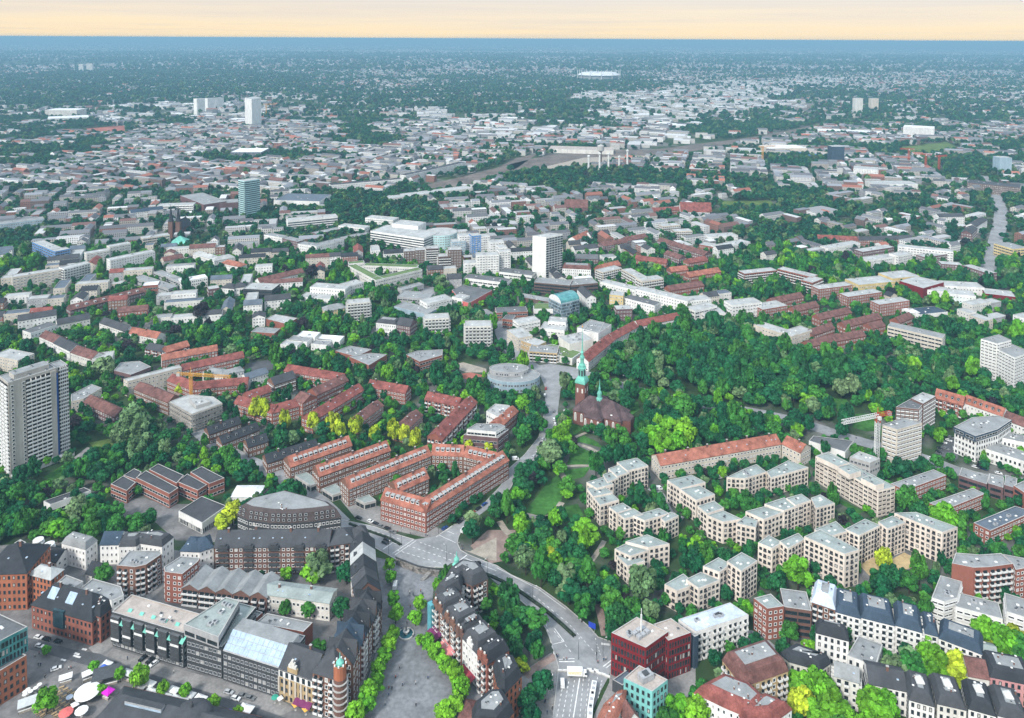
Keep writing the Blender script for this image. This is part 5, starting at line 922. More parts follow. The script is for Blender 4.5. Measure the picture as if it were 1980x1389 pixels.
mid('white office with stepped roof before the brown store', 'white', 'flatlight', 'flat', 'band', [E('C1', (1200, 155), (1480, 145), 20, 14)], 'office_building')
mid('row with blue slate roof along the far avenue', 'white', 'bluezinc', 'gable', 'far', [E('C1', (1000, 205), (1250, 175), 12, 12)], 'terrace')
ts = thing('spired_church', 'dark brick church with twin pointed spires beyond the avenue trees', 'church', (*G('C1', (1340, 400)), 0)); _o = (*G('C1', (1340, 400)), 0); q = MB(); pc = Vector(_o[:2])
for dx in (-5.5, 5.5): q.box((pc.x + dx, pc.y, 0), (3.2, 0), (0, 3.2), 26, 'brick_dark')
q.box((pc.x, pc.y + 20, 0), (8, 0), (0, 18), 14, 'brick_dark'); q.build('wall', ts, _o)
q = MB()
for dx in (-5.5, 5.5): q.lathe((pc.x + dx, pc.y, 26), [(4.4, 0), (3.2, 3), (.15, 24)], 'slate_dark', 8)
q.slab([(pc.x - 9, pc.y + 2, 13), (pc.x, pc.y + 2, 24), (pc.x, pc.y + 38, 24), (pc.x - 9, pc.y + 38, 13)][::-1], .3, 'slate_dark'); q.slab([(pc.x + 9, pc.y + 2, 13), (pc.x, pc.y + 2, 24), (pc.x, pc.y + 38, 24), (pc.x + 9, pc.y + 38, 13)], .3, 'slate_dark'); q.build('roof', ts, _o); FOOT.append(([(pc.x - 9, pc.y - 4), (pc.x + 9, pc.y - 4), (pc.x + 9, pc.y + 38), (pc.x - 9, pc.y + 38)], 25))
mid('hall with bright turquoise hipped roof beside the dark spires', 'brick_red', 'copper', 'hip', 'none', [E('C1', (1300, 448), (1435, 440), 22, 5)], 'hall', rh=9, clutter=False)
def stripes(T, org, made, w, r):
    F, h, _ = made[0]; A, B, D = F[0], F[1], F[3]
    for a, b in ((F[0], F[1]), (F[1], F[2])):
        e = b - a; L_ = e.length; e = e.normalized(); n = Vector((e.y, -e.x)); c = (a + b) / 2
        for k in range(int(h / 3.4)):
            q = MB(); q.box((c.x + n.x * .1, c.y + n.y * .1, 1.2 + k * 3.4), e * (L_ / 2 + .1), n * .15, 1.5, 'glass_dark2'); q.build('window_band', T, org)
mat('glass_dark2', (.035, .05, .06), .2, .1, .15, .5); wallm('aqua', (.42, .62, .62))
mid('turquoise striped office tower standing above the left half', 'aqua', 'flatlight', 'flat', 'none', [('p', 'D1', [(1382, 1046), (1418, 1054), (1506, 1040), (1470, 1033)], 62)], 'office_tower', extra=stripes)
# centre
mid('wide office with white and dark horizontal bands', 'white', 'flatlight', 'flat', 'none', [E('C2', (305, 268), (685, 232), 18, 19)], 'office_building', extra=stripes)
mid('glass and white shopping centre with rounded end', 'white', 'flatlight', 'flat', 'none', [E('C2', (935, 345), (1345, 405), 40, 22), E('C2', (1100, 290), (1300, 310), 26, 27)], 'shopping_centre', extra=stripes)
cc = G('C2', (1462, 385), 21); mid('drum shaped pale glass end of the shopping centre', 'aqua', 'flatlight', 'flat', 'office', [('w', [cc + Vector((24 * math.cos(t), 24 + 24 * math.sin(t))) for t in [2 * math.pi * i / 20 for i in range(20)]], 21.0)], 'glass_drum')
mid('white corner flats with orange panels in the centre quarter', 'white', 'flatgrey', 'flat', 'far', [E('C2', (378, 445), (522, 465), 14, 12), E('C2', (522, 465), (735, 412), 14, 12)], 'apartment_house')
mid('brick and white street row left of the orange panelled flats', 'brick_purple', 'flatgrey', 'flat', 'far', [E('C2', (260, 402), (375, 430), 13, 11), E('C2', (120, 375), (258, 400), 13, 11, wall='white')], 'apartment_house')
mid('long brown brick school beside the shopping centre', 'brick_purple', 'flatgrey', 'flat', 'band', [E('C2', (525, 370), (730, 325), 14, 8), E('C2', (735, 410), (930, 365), 14, 8)], 'school')
mid('white lattice fronted office between banded office and shopping centre', 'white', 'flatlight', 'flat', 'farb', [E('C2', (690, 305), (890, 325), 16, 12), E('C2', (895, 245), (1110, 265), 20, 14)], 'office_building')
mid('triangular courtyard block with white rim and green roof', 'offwhite', 'greenroof', 'flat', 'office', [E('C2', (764, 612), (975, 726), 11, 12), E('C2', (975, 726), (1333, 642), 11, 12), E('C2', (880, 612), (1290, 628), 11, 12), E('C2', (770, 600), (890, 590), 10, 12)], 'courtyard_block', clutter=False)
for i, (x, y, w, hh) in enumerate([(1192, 500, 85, 18), (1280, 492, 80, 20), (1362, 480, 95, 24), (1455, 540, 100, 17), (1530, 490, 105, 25)]):
    mid(['brown brick tower nearest the triangular block', 'second brown brick tower of the cluster', 'tall striped brown tower in the middle of the cluster', 'short brown tower in front of the cluster', 'tallest brown tower beside the white cluster'][i], 'brownwall', 'flatlight', 'flat', 'balct' if i in (2, 3) else 'far', [E('C2', (x, y + 4), (x + w, y), 14, hh)], 'brown_tower', group='brown brick tower cluster', cat='tower')
for i, (x, y, w, hh, wl) in enumerate([(1560, 425, 105, 20, 'paleblue'), (1615, 380, 100, 26, 'white'), (1712, 380, 70, 28, 'blue'), (1780, 385, 70, 26, 'white'), (1850, 430, 110, 24, 'white'), (1750, 530, 170, 26, 'white'), (1920, 500, 90, 28, 'white'), (1656, 590, 120, 15, 'white'), (1925, 470, 60, 30, 'white')]):
    mid(['pale blue block at the shopping centre end of the white cluster', 'tall white block with black window strips behind the brown towers', 'dark blue tower between two white ones', 'white tower right of the dark blue tower', 'broad white tower at the back of the white cluster', 'white tower with blue side in front of the cluster', 'white tower nearest the tall striped tower', 'lowest white block in front of the white cluster', 'slim white tower at the rear of the white cluster'][i], wl, 'flatlight', 'flat', 'farb', [E('C2', (x, y + 6), (x + w, y), 15, hh)], 'white_tower', group='white and blue tower cluster', cat='tower')
def wt(T, org, made, w, r):
    F, h, _ = made[0]; n = len(F)
    for i in range(n):
        a, b = F[i], F[(i + 1) % n]; e = b - a; L_ = e.length; e = e.normalized(); nn = Vector((e.y, -e.x))
        if nn.dot(-a) < 0 or nn.x < 0: continue
        for k in range(17):
            q = MB(); c = (a + b) / 2; q.box((c.x + nn.x * .2, c.y + nn.y * .2, 2 + k * 3.05), e * (L_ / 2 - .4), nn * .3, 1.75, 'glass_dark2')
            for t in range(1, 6): p = a.lerp(b, t / 6); q.box((p.x + nn.x * .4, p.y + nn.y * .4, 2 + k * 3.05), e * .25, nn * .3, 1.75, 'white')
            q.build('balcony_band', T, org)
mid('tall white tower with black balcony bands in the centre', 'white', 'flatlight', 'flat', 'none', [('p', 'C3', [(276, 384), (380, 396), (506, 370), (402, 359)], 54)], 'striped_tower', cat='tower', extra=wt)
mid('long white banded podium beside the brown brick slab', 'white', 'flatdark', 'flat', 'band', [E('C2', (1648, 705), (1985, 745), 16, 10), E('C3', (20, 660), (270, 690), 18, 9)], 'podium_building')
mid('white clinic with flat grey roofs among garden trees', 'white', 'flatlight', 'flat', 'far', [E('C2', (472, 775), (742, 795), 16, 12), E('C2', (745, 780), (885, 740), 16, 10), E('C2', (395, 850), (630, 870), 16, 5, st='none')], 'clinic')
mid('white house with long hipped roof behind the dark glass office', 'white', 'tile_brown', 'gable', 'far', [E('C2', (90, 740), (430, 660), 13, 9)], 'house')
mid('white gabled block with scalloped end wall', 'white', 'slate', 'gable', 'far', [E('C2', (125, 880), (325, 860), 12, 11)], 'house')
mid('pale balcony tower nearest the clinic', 'offwhite', 'flatlight', 'flat', 'balct', [E('C2', (758, 905), (935, 890), 13, 19)], 'apartment_tower', cat='tower')
mid('pale balcony tower in the middle of the three', 'offwhite', 'flatlight', 'flat', 'balct', [E('C2', (1350, 1022), (1540, 1012), 14, 17)], 'apartment_tower', cat='tower')
mid('pale balcony tower nearest the road fork', 'offwhite', 'flatlight', 'flat', 'balct', [E('C2', (1658, 1078), (1862, 1075), 15, 20)], 'apartment_tower', cat='tower')
mid('white villa with dark mansard beside its brick twin', 'white', 'slate', 'mansard', 'old', [E('C2', (978, 1045), (1132, 1062), 13, 12)], 'villa', rh=3)
mid('dark brick villa with skylit roof beside its white twin', 'brick_purple', 'slate', 'gable', 'old', [E('C2', (1135, 1058), (1240, 1075), 14, 12)], 'villa', rh=5)
mid('yellow house with grey roof near the first balcony tower', 'yellow', 'flatgrey', 'hip', 'old', [E('C2', (590, 960), (750, 930), 14, 7)], 'house')
mid('low grey hall beside the car park', 'greywall', 'flatgrey', 'flat', 'band', [E('C2', (1140, 850), (1375, 870), 22, 8), E('C2', (1180, 800), (1345, 755), 10, 7)], 'hall')
mid('white angled office wing below the hall with skylights', 'white', 'flatlight', 'flat', 'farb', [E('C2', (1368, 905), (1560, 860), 16, 12), E('C2', (1560, 850), (1640, 870), 14, 9)], 'office_building')
mid('flat hall with rows of roof lights and red wall', 'canvas_red', 'flatdark', 'flat', 'none', [('p', 'C2', [(1560, 800), (1640, 760), (1868, 800), (1690, 900), (1630, 880)], 7)], 'hall')
mid('low blue glazed building next to the balcony towers', 'paleblue', 'flatgrey', 'flat', 'band', [E('C2', (1115, 925), (1365, 985), 18, 7)], 'pavilion')
mid('brick house with shallow grey roof in the gardens', 'brick_red', 'flatlight', 'flat', 'none', [('p', 'C2', [(135, 1020), (205, 985), (375, 1015), (295, 1060)], 7)], 'house')
for i, (r_g, x, y, w) in enumerate([('C2', 245, 1215, 130), ('C2', 300, 1185, 150), ('C2', 370, 1150, 140), ('C2', 480, 1210, 120), ('C2', 520, 1180, 180), ('C2', 20, 1120, 180)]):
    mid(['low white roofed bungalow farthest down the garden lane', 'bungalow with grey roof, second on the garden lane', 'white cube house at the top of the garden lane', 'bungalow with white roof below the cube houses', 'double white cube house beside the school', 'long low brick bungalow under the trees'][i], 'white' if i != 5 else 'brick_red', ['flatlight', 'flatgrey', 'whiteroof', 'flatgrey', 'whiteroof', 'flatgrey'][i], 'flat', 'far', [E(r_g, (x, y), (x + w, y + 12), 13, 6)], 'bungalow', group='flat roofed houses on the garden lane')
mid('school with several flat grey roofs among trees', 'brick_red', 'flatgrey', 'flat', 'band', [('p', 'B2', [(600, 70), (700, 35), (850, 60), (740, 110)], 6), ('p', 'B2', [(695, 110), (840, 85), (955, 95), (830, 170)], 7)], 'school')
mid('grey roofed kindergarten beside the sports court', 'brick_red', 'flatgrey', 'flat', 'band', [('p', 'B2', [(1085, 95), (1160, 70), (1340, 60), (1335, 100), (1180, 145)], 8)], 'kindergarten')
# right of centre
mid('dark brown curved office in front of the striped tower', 'brownwall', 'flatgrey', 'flat', 'bandd', [E('C3', (288, 740), (560, 765), 20, 14), E('C3', (560, 765), (778, 745), 20, 13)], 'office_building')
def barrel(T, org, made, w, r):
    F, h, _ = made[0]; A, B, D = F[0], F[1], F[3]; n = (D - A); d = n.length; n = n.normalized(); q = MB(); K = 8
    pts = [(d / 2 - d / 2 * math.cos(math.pi * i / K), 7 * math.sin(math.pi * i / K)) for i in range(K + 1)]
    for i in range(K):
        a0, a1 = A + n * pts[i][0], A + n * pts[i + 1][0]; b0, b1 = B + n * pts[i][0], B + n * pts[i + 1][0]
        q.face([(*a0, h + pts[i][1]), (*b0, h + pts[i][1]), (*b1, h + pts[i + 1][1]), (*a1, h + pts[i + 1][1])], 'glass_teal')
    for X in (A, B): q.face([(*(X + n * p[0]), h + p[1]) for p in pts], 'panel_white')
    q.build('barrel_roof', r, org)
mid('pale blue building with curved glass roof near the centre', 'paleblue', 'flatlight', 'flat', 'slit', [E('C3', (495, 905), (636, 870), 22, 17), E('C3', (405, 850), (495, 905), 14, 17)], 'glass_roof_building', extra=barrel, clutter=False)
mid('long low block beside the curved glass roof', 'white', 'greenroof', 'flat', 'band', [E('C3', (285, 945), (495, 945), 18, 7), E('C3', (170, 850), (400, 890), 12, 7, roof='flatgrey', wall='brownwall')], 'office_building')
mid('white fronted corner house with red mansard by the striped tower', 'white', 'tile_brown', 'mansard', 'old', [E('C3', (505, 630), (722, 640), 16, 12)], 'corner_house')
mid('house with orange gable roof beside the cream courtyard block', 'brick_red', 'tile_orange', 'gable', 'far', [E('C3', (800, 645), (955, 605), 12, 9)], 'house', rh=5)
mid('cream courtyard block with balcony front behind the long white terrace', 'cream', 'flatlight', 'flat', 'balct', [E('C3', (815, 665), (960, 630), 14, 12), E('C3', (960, 640), (1115, 725), 13, 14), E('C3', (1115, 735), (1280, 710), 14, 14)], 'courtyard_block')
mid('long white terrace running diagonally to the park', 'white', 'flatlight', 'flat', 'far', [E('C3', (790, 735), (1060, 800), 13, 9), E('C3', (1062, 792), (1465, 888), 14, 14), E('C3', (1470, 885), (1645, 868), 14, 13)], 'white_terrace')
mid('pair of bright white offices at the park end of the diagonal terrace', 'white', 'flatlight', 'flat', 'band', [E('C3', (1520, 960), (1690, 920), 14, 12), E('C3', (1590, 985), (1755, 975), 18, 9)], 'office_building')
mid('cream house with square tower beside the diagonal terrace', 'yellow', 'flatlight', 'flat', 'far', [E('C3', (865, 835), (970, 845), 14, 15, wall='yellow'), E('C3', (975, 860), (1210, 920), 14, 11, wall='white', roof='flatdark'), E('C3', (920, 950), (1040, 945), 12, 12, wall='brick_purple')], 'apartment_house')
mid('long bent red roof along the park woods', 'white', 'tile_red', 'gable', 'far', [E('C3', (1090, 1075), (1410, 1010), 12, 9), E('C3', (905, 1175), (1088, 1075), 12, 9), E('C3', (705, 1345), (905, 1178), 12, 9.2)], 'red_roof_terrace')
mid('curved cream shopping street house by the road fork', 'cream', 'flatlight', 'flat', 'far', [E('C3', (80, 1105), (165, 1170), 16, 12), E('C3', (165, 1180), (310, 1230), 14, 9, wall='tan')], 'corner_house')
mid('white department building with stepped flat roofs by the road fork', 'white', 'flatlight', 'flat', 'farb', [E('C3', (170, 1060), (335, 1030), 14, 11), E('C3', (335, 1090), (520, 1110), 18, 9), E('C3', (395, 1040), (530, 1050), 14, 12)], 'department_building')
mid('big grey roofed white hall beside the long red roof', 'white', 'flatgrey', 'flat', 'none', [E('C3', (665, 1115), (780, 1130), 30, 12), E('C3', (780, 1130), (880, 1065), 24, 12)], 'hall')
mid('pale hall with green flat roof garden at the road fork', 'offwhite', 'greenroof', 'flat', 'none', [('p', 'C3', [(320, 1230), (430, 1215), (650, 1275), (580, 1325), (470, 1300)], 6), E('C3', (560, 1215), (740, 1175), 20, 12, roof='flatlight')], 'hall')
mid('yellow brown balcony block at the road fork', 'tan', 'flatgrey', 'flat', 'balct', [E('C3', (250, 1270), (465, 1285), 16, 9)], 'apartment_house')
mid('brick house with teal roof edge by the road fork', 'brick_red', 'flatdark', 'flat', 'band', [E('C3', (0, 975), (240, 965), 16, 8), E('C3', (45, 1020), (120, 1030), 12, 9)], 'office_building')
for i, (x, y, x2, y2, rf, lb) in enumerate([(1340, 655, 1470, 640, 'tile_orange', 'brick row with orange roof above the cream courtyard block'), (1478, 695, 1720, 655, 'tile_orange', 'longer brick row with orange roof behind the dark roofed row'), (1330, 800, 1590, 760, 'tile_brown', 'dark roofed brick row behind the long white terrace'), (1475, 590, 1620, 565, 'tile_red', 'red roofed row beside the purple roofed court'), (1060, 560, 1300, 590, 'tile_red', 'ornate red brick row in front of the purple roofed court')]):
    mid(lb, 'brick_red', rf, 'gable', 'far', [E('C3', (x, y), (x2, y2), 12, 9.5)], 'brick_row')
mid('large court block with purple brown roofs around trees', 'brick_purple', 'tile_brown', 'gable', 'far', [E('C3', (820, 460), (1000, 430), 14, 10), E('C3', (1000, 420), (1160, 390), 14, 10), E('C3', (1330, 450), (1590, 530), 14, 11), E('C3', (1280, 520), (1400, 560), 14, 10), E('C3', (1230, 420), (1330, 450), 13, 10)], 'court_block')
mid('pair of pale balcony flats in the garden suburb', 'cream', 'flatlight', 'flat', 'balct', [E('C3', (1272, 310), (1410, 300), 14, 14), E('C3', (1368, 350), (1500, 345), 14, 14)], 'apartment_house')
mid('white roofed school complex in the garden suburb', 'white', 'flatlight', 'flat', 'far', [E('C3', (1550, 450), (1720, 480), 18, 8, wall='brick_red'), E('C3', (1720, 480), (1945, 430), 18, 8), E('C3', (1630, 395), (1850, 380), 18, 8)], 'school')
mid('red roofed house with white dormers near the striped tower', 'white', 'tile_orange', 'gable', 'far', [E('C3', (610, 415), (720, 365), 13, 8)], 'house')
mid('white fronted villas beside the orange gabled house', 'white', 'slate', 'gable', 'far', [E('C3', (720, 380), (870, 360), 13, 9), E('C3', (600, 490), (780, 470), 13, 9), E('C3', (605, 555), (780, 560), 16, 8, roof='flatdark', wall='brick_purple')], 'villa')
mid('brown roofed church with arched gable window', 'brick_purple', 'tile_brown', 'gable', 'none', [E('C3', (520, 160), (700, 165), 18, 9)], 'church', rh=12, cat='church')
mid('white timbered hall with big maroon roof in the upper right suburb', 'brick_red', 'tile_red', 'gable', 'far', [E('C3', (1200, 190), (1410, 180), 14, 9), E('C3', (1410, 195), (1650, 200), 22, 8, rh=14, wall='white')], 'hall')
# right
mid('white office slab with patterned front beside the park', 'white', 'flatlight', 'flat', 'farb', [E('C4', (-88, 850), (122, 826), 16, 15)], 'office_slab')
mid('brick wing with pale roof joined to the patterned slab', 'brick_red', 'flatlight', 'flat', 'far', [E('C4', (128, 880), (305, 850), 18, 10)], 'brick_wing')
mid('cream bent flats at the edge of the park woods', 'cream', 'flatlight', 'flat', 'far', [E('C4', (62, 985), (332, 1070), 14, 12), E('C4', (335, 1070), (478, 1025), 14, 12)], 'apartment_house')
for i, (x, y, x2, y2, lb) in enumerate([(205, 830, 420, 785, 'purple roofed brick row nearest the patterned slab'), (360, 890, 530, 850, 'purple roofed brick row below the first'), (535, 945, 760, 895, 'purple roofed brick row beside the conifer'), (718, 1000, 975, 935, 'purple roofed row with white balconies'), (480, 1060, 640, 1005, 'purple roofed row in the clearing'), (460, 1140, 690, 1085, 'purple roofed row with orange end wall'), (640, 1100, 860, 1060, 'purple roofed row behind the beige long block'), (900, 1010, 1000, 990, 'short purple roofed house'), (1100, 970, 1200, 930, 'purple roofed house near the blue roof')]):
    mid(lb, 'brick_red', 'tile_brown', 'gable', 'far', [E('C4', (x, y), (x2, y2), 11, 8.5)], 'purple_roof_row', group='purple roofed brick rows by the park')
for i, (x, y, x2, y2, lb) in enumerate([(527, 735, 765, 705, 'brick flats with pale flat roof, farthest left of three'), (732, 790, 975, 755, 'brick flats with grey stair strips, middle of three'), (955, 845, 1170, 815, 'brick flats with pale flat roof, behind the round tree')]):
    mid(lb, 'brick_red', 'flatlight', 'flat', 'far', [E('C4', (x, y), (x2, y2), 13, 13)], 'brick_flats', group='three brick flats by the sports hall')
mid('long beige block with banded front in the park', 'cream', 'flatgrey', 'flat', 'band', [E('C4', (1012, 995), (1402, 1085), 14, 15)], 'office_block')
mid('sports hall with deep red walls and white roof', 'redpanel', 'flatlight', 'flat', 'none', [('p', 'C4', [(1097, 675), (1215, 640), (1412, 685), (1265, 728)], 12)], 'sports_hall', cat='hall')
mid('long school wing with pale roof and yellow panels', 'yellow', 'flatlight', 'flat', 'far', [E('C4', (810, 705), (1060, 680), 24, 9), E('C4', (1050, 660), (1240, 640), 24, 9)], 'school')
mid('white stepped lido building beside the turquoise pool', 'white', 'flatlight', 'flat', 'far', [E('C4', (1278, 735), (1450, 755), 18, 9), E('C4', (1450, 765), (1640, 785), 20, 9), E('C4', (1420, 710), (1700, 725), 20, 9)], 'lido')
mid('low red curved building right of the lido', 'redpanel', 'flatlight', 'flat', 'none', [E('C4', (1705, 765), (1920, 790), 22, 7)], 'pavilion')
mid('low pavilion with blue solar roof among park trees', 'white', 'bluezinc', 'flat', 'band', [E('C4', (1245, 915), (1440, 895), 18, 6), E('C4', (1178, 905), (1245, 900), 14, 6, roof='whiteroof')], 'pavilion')
mid('white stepped new flats around a court at right', 'white', 'flatlight', 'flat', 'farb', [E('C4', (1090, 430), (1480, 470), 14, 17), E('C4', (870, 530), (1090, 500), 14, 12), E('C4', (1090, 500), (1190, 480), 14, 14), E('C4', (1280, 510), (1480, 480), 14, 13, wall='brick_purple')], 'new_flats')
mid('white arc shaped roof terrace row right of the suburb', 'white', 'flatlight', 'flat', 'far', [E('C4', (592, 445), (820, 405), 14, 9), E('C4', (835, 470), (1060, 435), 14, 12, wall='brick_purple')], 'terrace')
mid('brick flats with white roof parapets above the brick flats trio', 'brick_red', 'flatlight', 'flat', 'balct', [E('C4', (0, 625), (230, 600), 13, 12), E('C4', (232, 590), (480, 650), 14, 13), E('C4', (480, 690), (555, 660), 14, 13)], 'brick_court')
mid('long red roofed row under the suburb trees', 'brick_red', 'tile_red', 'gable', 'far', [E('C4', (520, 370), (810, 385), 13, 10), E('C4', (810, 385), (1200, 375), 13, 10, roof='slate')], 'terrace')
mid('angled brick flats beside the right hand street', 'brick_purple', 'flatlight', 'flat', 'far', [E('C4', (1395, 555), (1545, 565), 14, 10), E('C4', (1545, 565), (1730, 625), 14, 12)], 'brick_court')
mid('cream block at the right edge beyond the street', 'yellow', 'flatgrey', 'flat', 'band', [E('C4', (1905, 450), (2010, 440), 30, 16)], 'office_block')
mid('white house row at the foot of the right hand street', 'white', 'slate', 'gable', 'far', [E('C4', (1380, 220), (1560, 215), 14, 14), E('C4', (1640, 290), (1720, 240), 14, 12), E('C4', (1610, 340), (1650, 300), 14, 12, wall='brick_purple')], 'terrace')
# far landmarks
mid('white high rise tower far left of centre', 'white', 'flatlight', 'flat', 'none', [('p', 'D1', [(1420, 570), (1460, 578), (1515, 568), (1475, 560)], 95)], 'high_rise', cat='tower', extra=lambda T, org, made, w, r: None)
for i, x in enumerate((1143, 1205, 1252)): mid(['first of three distant white high rises', 'second of three distant white high rises', 'third of three distant white high rises'][i], 'white', 'flatlight', 'flat', 'none', [E('D1', (x, 575 - i * 2), (x + 46, 572 - i * 2), 25, 62 - i * 6)], 'high_rise', group='three distant white high rises', cat='tower')
for i, (r_g, x, y, w, hh, wl) in enumerate([('D1', 455, 372, 26, 70, 'offwhite'), ('D1', 500, 370, 36, 70, 'offwhite'), ('D3', 1032, 555, 42, 60, 'offwhite'), ('D3', 1122, 556, 40, 55, 'cream'), ('D3', 1845, 890, 68, 38, 'paleblue'), ('D3', 900, 828, 70, 45, 'bluezinc')]):
    mid(['paler of two hazy towers near the left horizon', 'broader of two hazy towers near the left horizon', 'white twin of two far towers on the right', 'pinkish twin of two far towers on the right', 'pale blue tower block at the right edge woods', 'dark blue cube behind the orange roofed depot'][i], wl, 'flatlight', 'flat', 'none', [E(r_g, (x, y), (x + w, y), 24, hh)], 'high_rise', cat='tower', clutter=False)
for lb, r_g, a, b, d, hh, wl, rf in [('long pale shed beyond the rail yard', 'D2', (1225, 840), (1590, 850), 60, 10, 'offwhite', 'flattan'), ('big white shed with ribbed roof at right', 'D3', (545, 838), (760, 835), 60, 14, 'cream', 'whiteroof'), ('cream depot with blue edge below the ribbed shed', 'D3', (570, 840), (878, 875), 50, 8, 'blue', 'flattan'), ('large white cube plant on the right', 'D3', (1300, 715), (1475, 725), 60, 34, 'white', 'whiteroof'), ('long white market hall right of the rail yard', 'D3', (820, 735), (1190, 750), 50, 10, 'white', 'whiteroof'), ('white works with silver stacks at right', 'D3', (1020, 950), (1160, 960), 40, 22, 'white', 'flatlight'), ('white warehouse in front of the works', 'D3', (1140, 1040), (1395, 1040), 40, 10, 'white', 'flatlight'), ('brown slate factory at the right edge', 'D3', (1660, 1030), (1960, 1060), 40, 18, 'brownwall', 'slate'), ('white shed rows left beyond the clay pitch', 'D1', (275, 690), (515, 680), 80, 16, 'white', 'whiteroof'), ('white office rows above the shed rows at left', 'D1', (260, 640), (445, 640), 70, 30, 'offwhite', 'whiteroof'), ('pale grey grandstand hall left of centre', 'D1', (1335, 885), (1515, 885), 70, 16, 'bluezinc', 'whiteroof'), ('long white platform hall of the railway station', 'D2', (330, 1120), (800, 1060), 28, 9, 'offwhite', 'flatlight'), ('white terrace along the railway curve', 'D2', (420, 990), (760, 915), 16, 17, 'white', 'slate'), ('long white terrace before the railway station', 'D2', (0, 1045), (400, 1010), 16, 15, 'white', 'slate'), ('white store with dark parking roof beside the turquoise tower', 'C2', (195, 110), (545, 120), 60, 13, 'white', 'zinc')]:
    mid(lb, wl, rf, 'flat', 'none' if hh < 15 else 'far', [E(r_g, a, b, d, hh)], 'warehouse')
# stadium: low bowl with white membrane ring
sc_ = G('D2', (1508, 452)); sR = (G('D2', (1625, 452)) - sc_).length; _o = (sc_.x, sc_.y, 0); st = thing('stadium', 'distant stadium with white membrane ring roof', 'stadium', _o); q = MB(); q.lathe((sc_.x, sc_.y, 0), [(sR * .9, 0), (sR * .95, 34)], 'greywall', 32); q.build('bowl', st, _o); q = MB(); q.lathe((sc_.x, sc_.y, 36), [(sR * .55, 14), (sR * .8, 22), (sR, 4), (sR * .98, 0)], 'whiteroof', 32); q.build('membrane_roof', st, _o)
for k in range(12):
    a = k * math.pi / 6; q = MB(); q.tube((sc_.x + sR * 1.02 * math.cos(a), sc_.y + sR * 1.02 * math.sin(a), 0), (sc_.x + sR * math.cos(a), sc_.y + sR * math.sin(a), 78), 3, 2, 'steel_white', 5); q.build('mast', st, _o)
# water tower and floodlight columns beside the rail yard
wt_ = G('D2', (1518, 925)); _o = (wt_.x, wt_.y, 0); T_ = thing('water_tower', 'dark stemmed water tower beside the rail yard', 'water tower', _o); q = MB(); q.lathe((wt_.x, wt_.y, 0), [(3.2, 0), (2.8, 30)], 'brownwall', 10); q.build('stem', T_, _o); q = MB(); q.lathe((wt_.x, wt_.y, 30), [(2.8, 0), (8, 3), (8, 14), (6, 16), (.5, 18)], 'concrete', 16); q.build('tank', T_, _o)
for i, (x, y, hh) in enumerate([(1450, 985, 40), (1562, 975, 42), (1622, 960, 30), (1668, 960, 44), (1512, 980, 44)]):
    p = G('D2', (x, y)); T_ = thing('silo_column', ['pale column beside the rail yard, leftmost', 'tall pale column right of the water tower', 'short pale column beside the rail yard', 'tall pale column at the right of the group', 'pale column under the water tower'][i], 'column', (p.x, p.y, 0), 'pale columns by the rail yard'); q = MB(); q.lathe((p.x, p.y, 0), [(2.4, 0), (1.9, hh), (3.4, hh + .3), (3.4, hh + 3), (.5, hh + 4)], 'steel_white', 8); q.build('shaft', T_, (p.x, p.y, 0))
for i, (r_g, x, y, hh, jl) in enumerate([('D3', 507, 925, 44, 36), ('D3', 1330, 930, 40, 20), ('D3', 1500, 975, 40, 22), ('D3', 1425, 970, 42, 24), ('D1', 1545, 690, 55, 36)]):
    crane('distant_crane', ['yellow crane above the new white flats at right', 'red crane left of the red pair', 'red crane nearest the right edge', 'red crane in the middle of the red trio', 'yellow crane beside the far white high rise'][i], G(r_g, (x, y)), hh, Vector(((-1) ** i, .3)), jl, 12, (('steel_yellow',) * 3 if i in (0, 4) else ('steel_red',) * 3), 3.0)
# ------------------------------------------------------------------ occupancy raster (4 m cells) of the near and middle ground
CS, X0, Y0, NX, NY = 4.0, -2400.0, 250.0, 1200, 800
OCC = np.zeros((NY, NX), bool); CLR = np.zeros((NY, NX), bool)
def raster(P, grid, grow=0.0):
    P = np.array([(p[0], p[1]) for p in P], float)
    if grow:
        c = P.mean(0); d = P - c; P = c + d * (1 + grow / np.maximum(np.linalg.norm(d, axis=1, keepdims=True), 1))
    i0, i1 = int((P[:, 0].min() - X0) / CS), int((P[:, 0].max() - X0) / CS) + 1; j0, j1 = int((P[:, 1].min() - Y0) / CS), int((P[:, 1].max() - Y0) / CS) + 1
    i0, j0, i1, j1 = max(i0, 0), max(j0, 0), min(i1, NX - 1), min(j1, NY - 1)
    if i1 < i0 or j1 < j0: return
    xs = X0 + (np.arange(i0, i1 + 1) + .5) * CS; ys = Y0 + (np.arange(j0, j1 + 1) + .5) * CS; XX, YY = np.meshgrid(xs, ys); ins = np.zeros(XX.shape, bool); n = len(P); k = n - 1
    for a in range(n):
        x1, y1, x2, y2 = P[a, 0], P[a, 1], P[k, 0], P[k, 1]
        if y1 != y2: ins ^= ((y1 > YY) != (y2 > YY)) & (XX < (x2 - x1) * (YY - y1) / (y2 - y1) + x1)
        k = a
    grid[j0:j1 + 1, i0:i1 + 1] |= ins
for P_, h_ in FOOT: raster(P_, OCC, 2.2)
for P_ in CLEAR: raster(P_, CLR)
def blocked(x, y, clear=True):
    i, j = int((x - X0) / CS), int((y - Y0) / CS)
    if 0 <= i < NX and 0 <= j < NY: return OCC[j, i] or (clear and CLR[j, i])
    return False
def px_np(x, y, z=0.0):
    d = np.stack([x, y, np.full_like(x, z - CAM_H)], 1); f = d @ np.array(FWD); return 990 + (d @ np.array(CR)) * FPX / f, PPY - (d @ np.array(CU)) * FPX / f
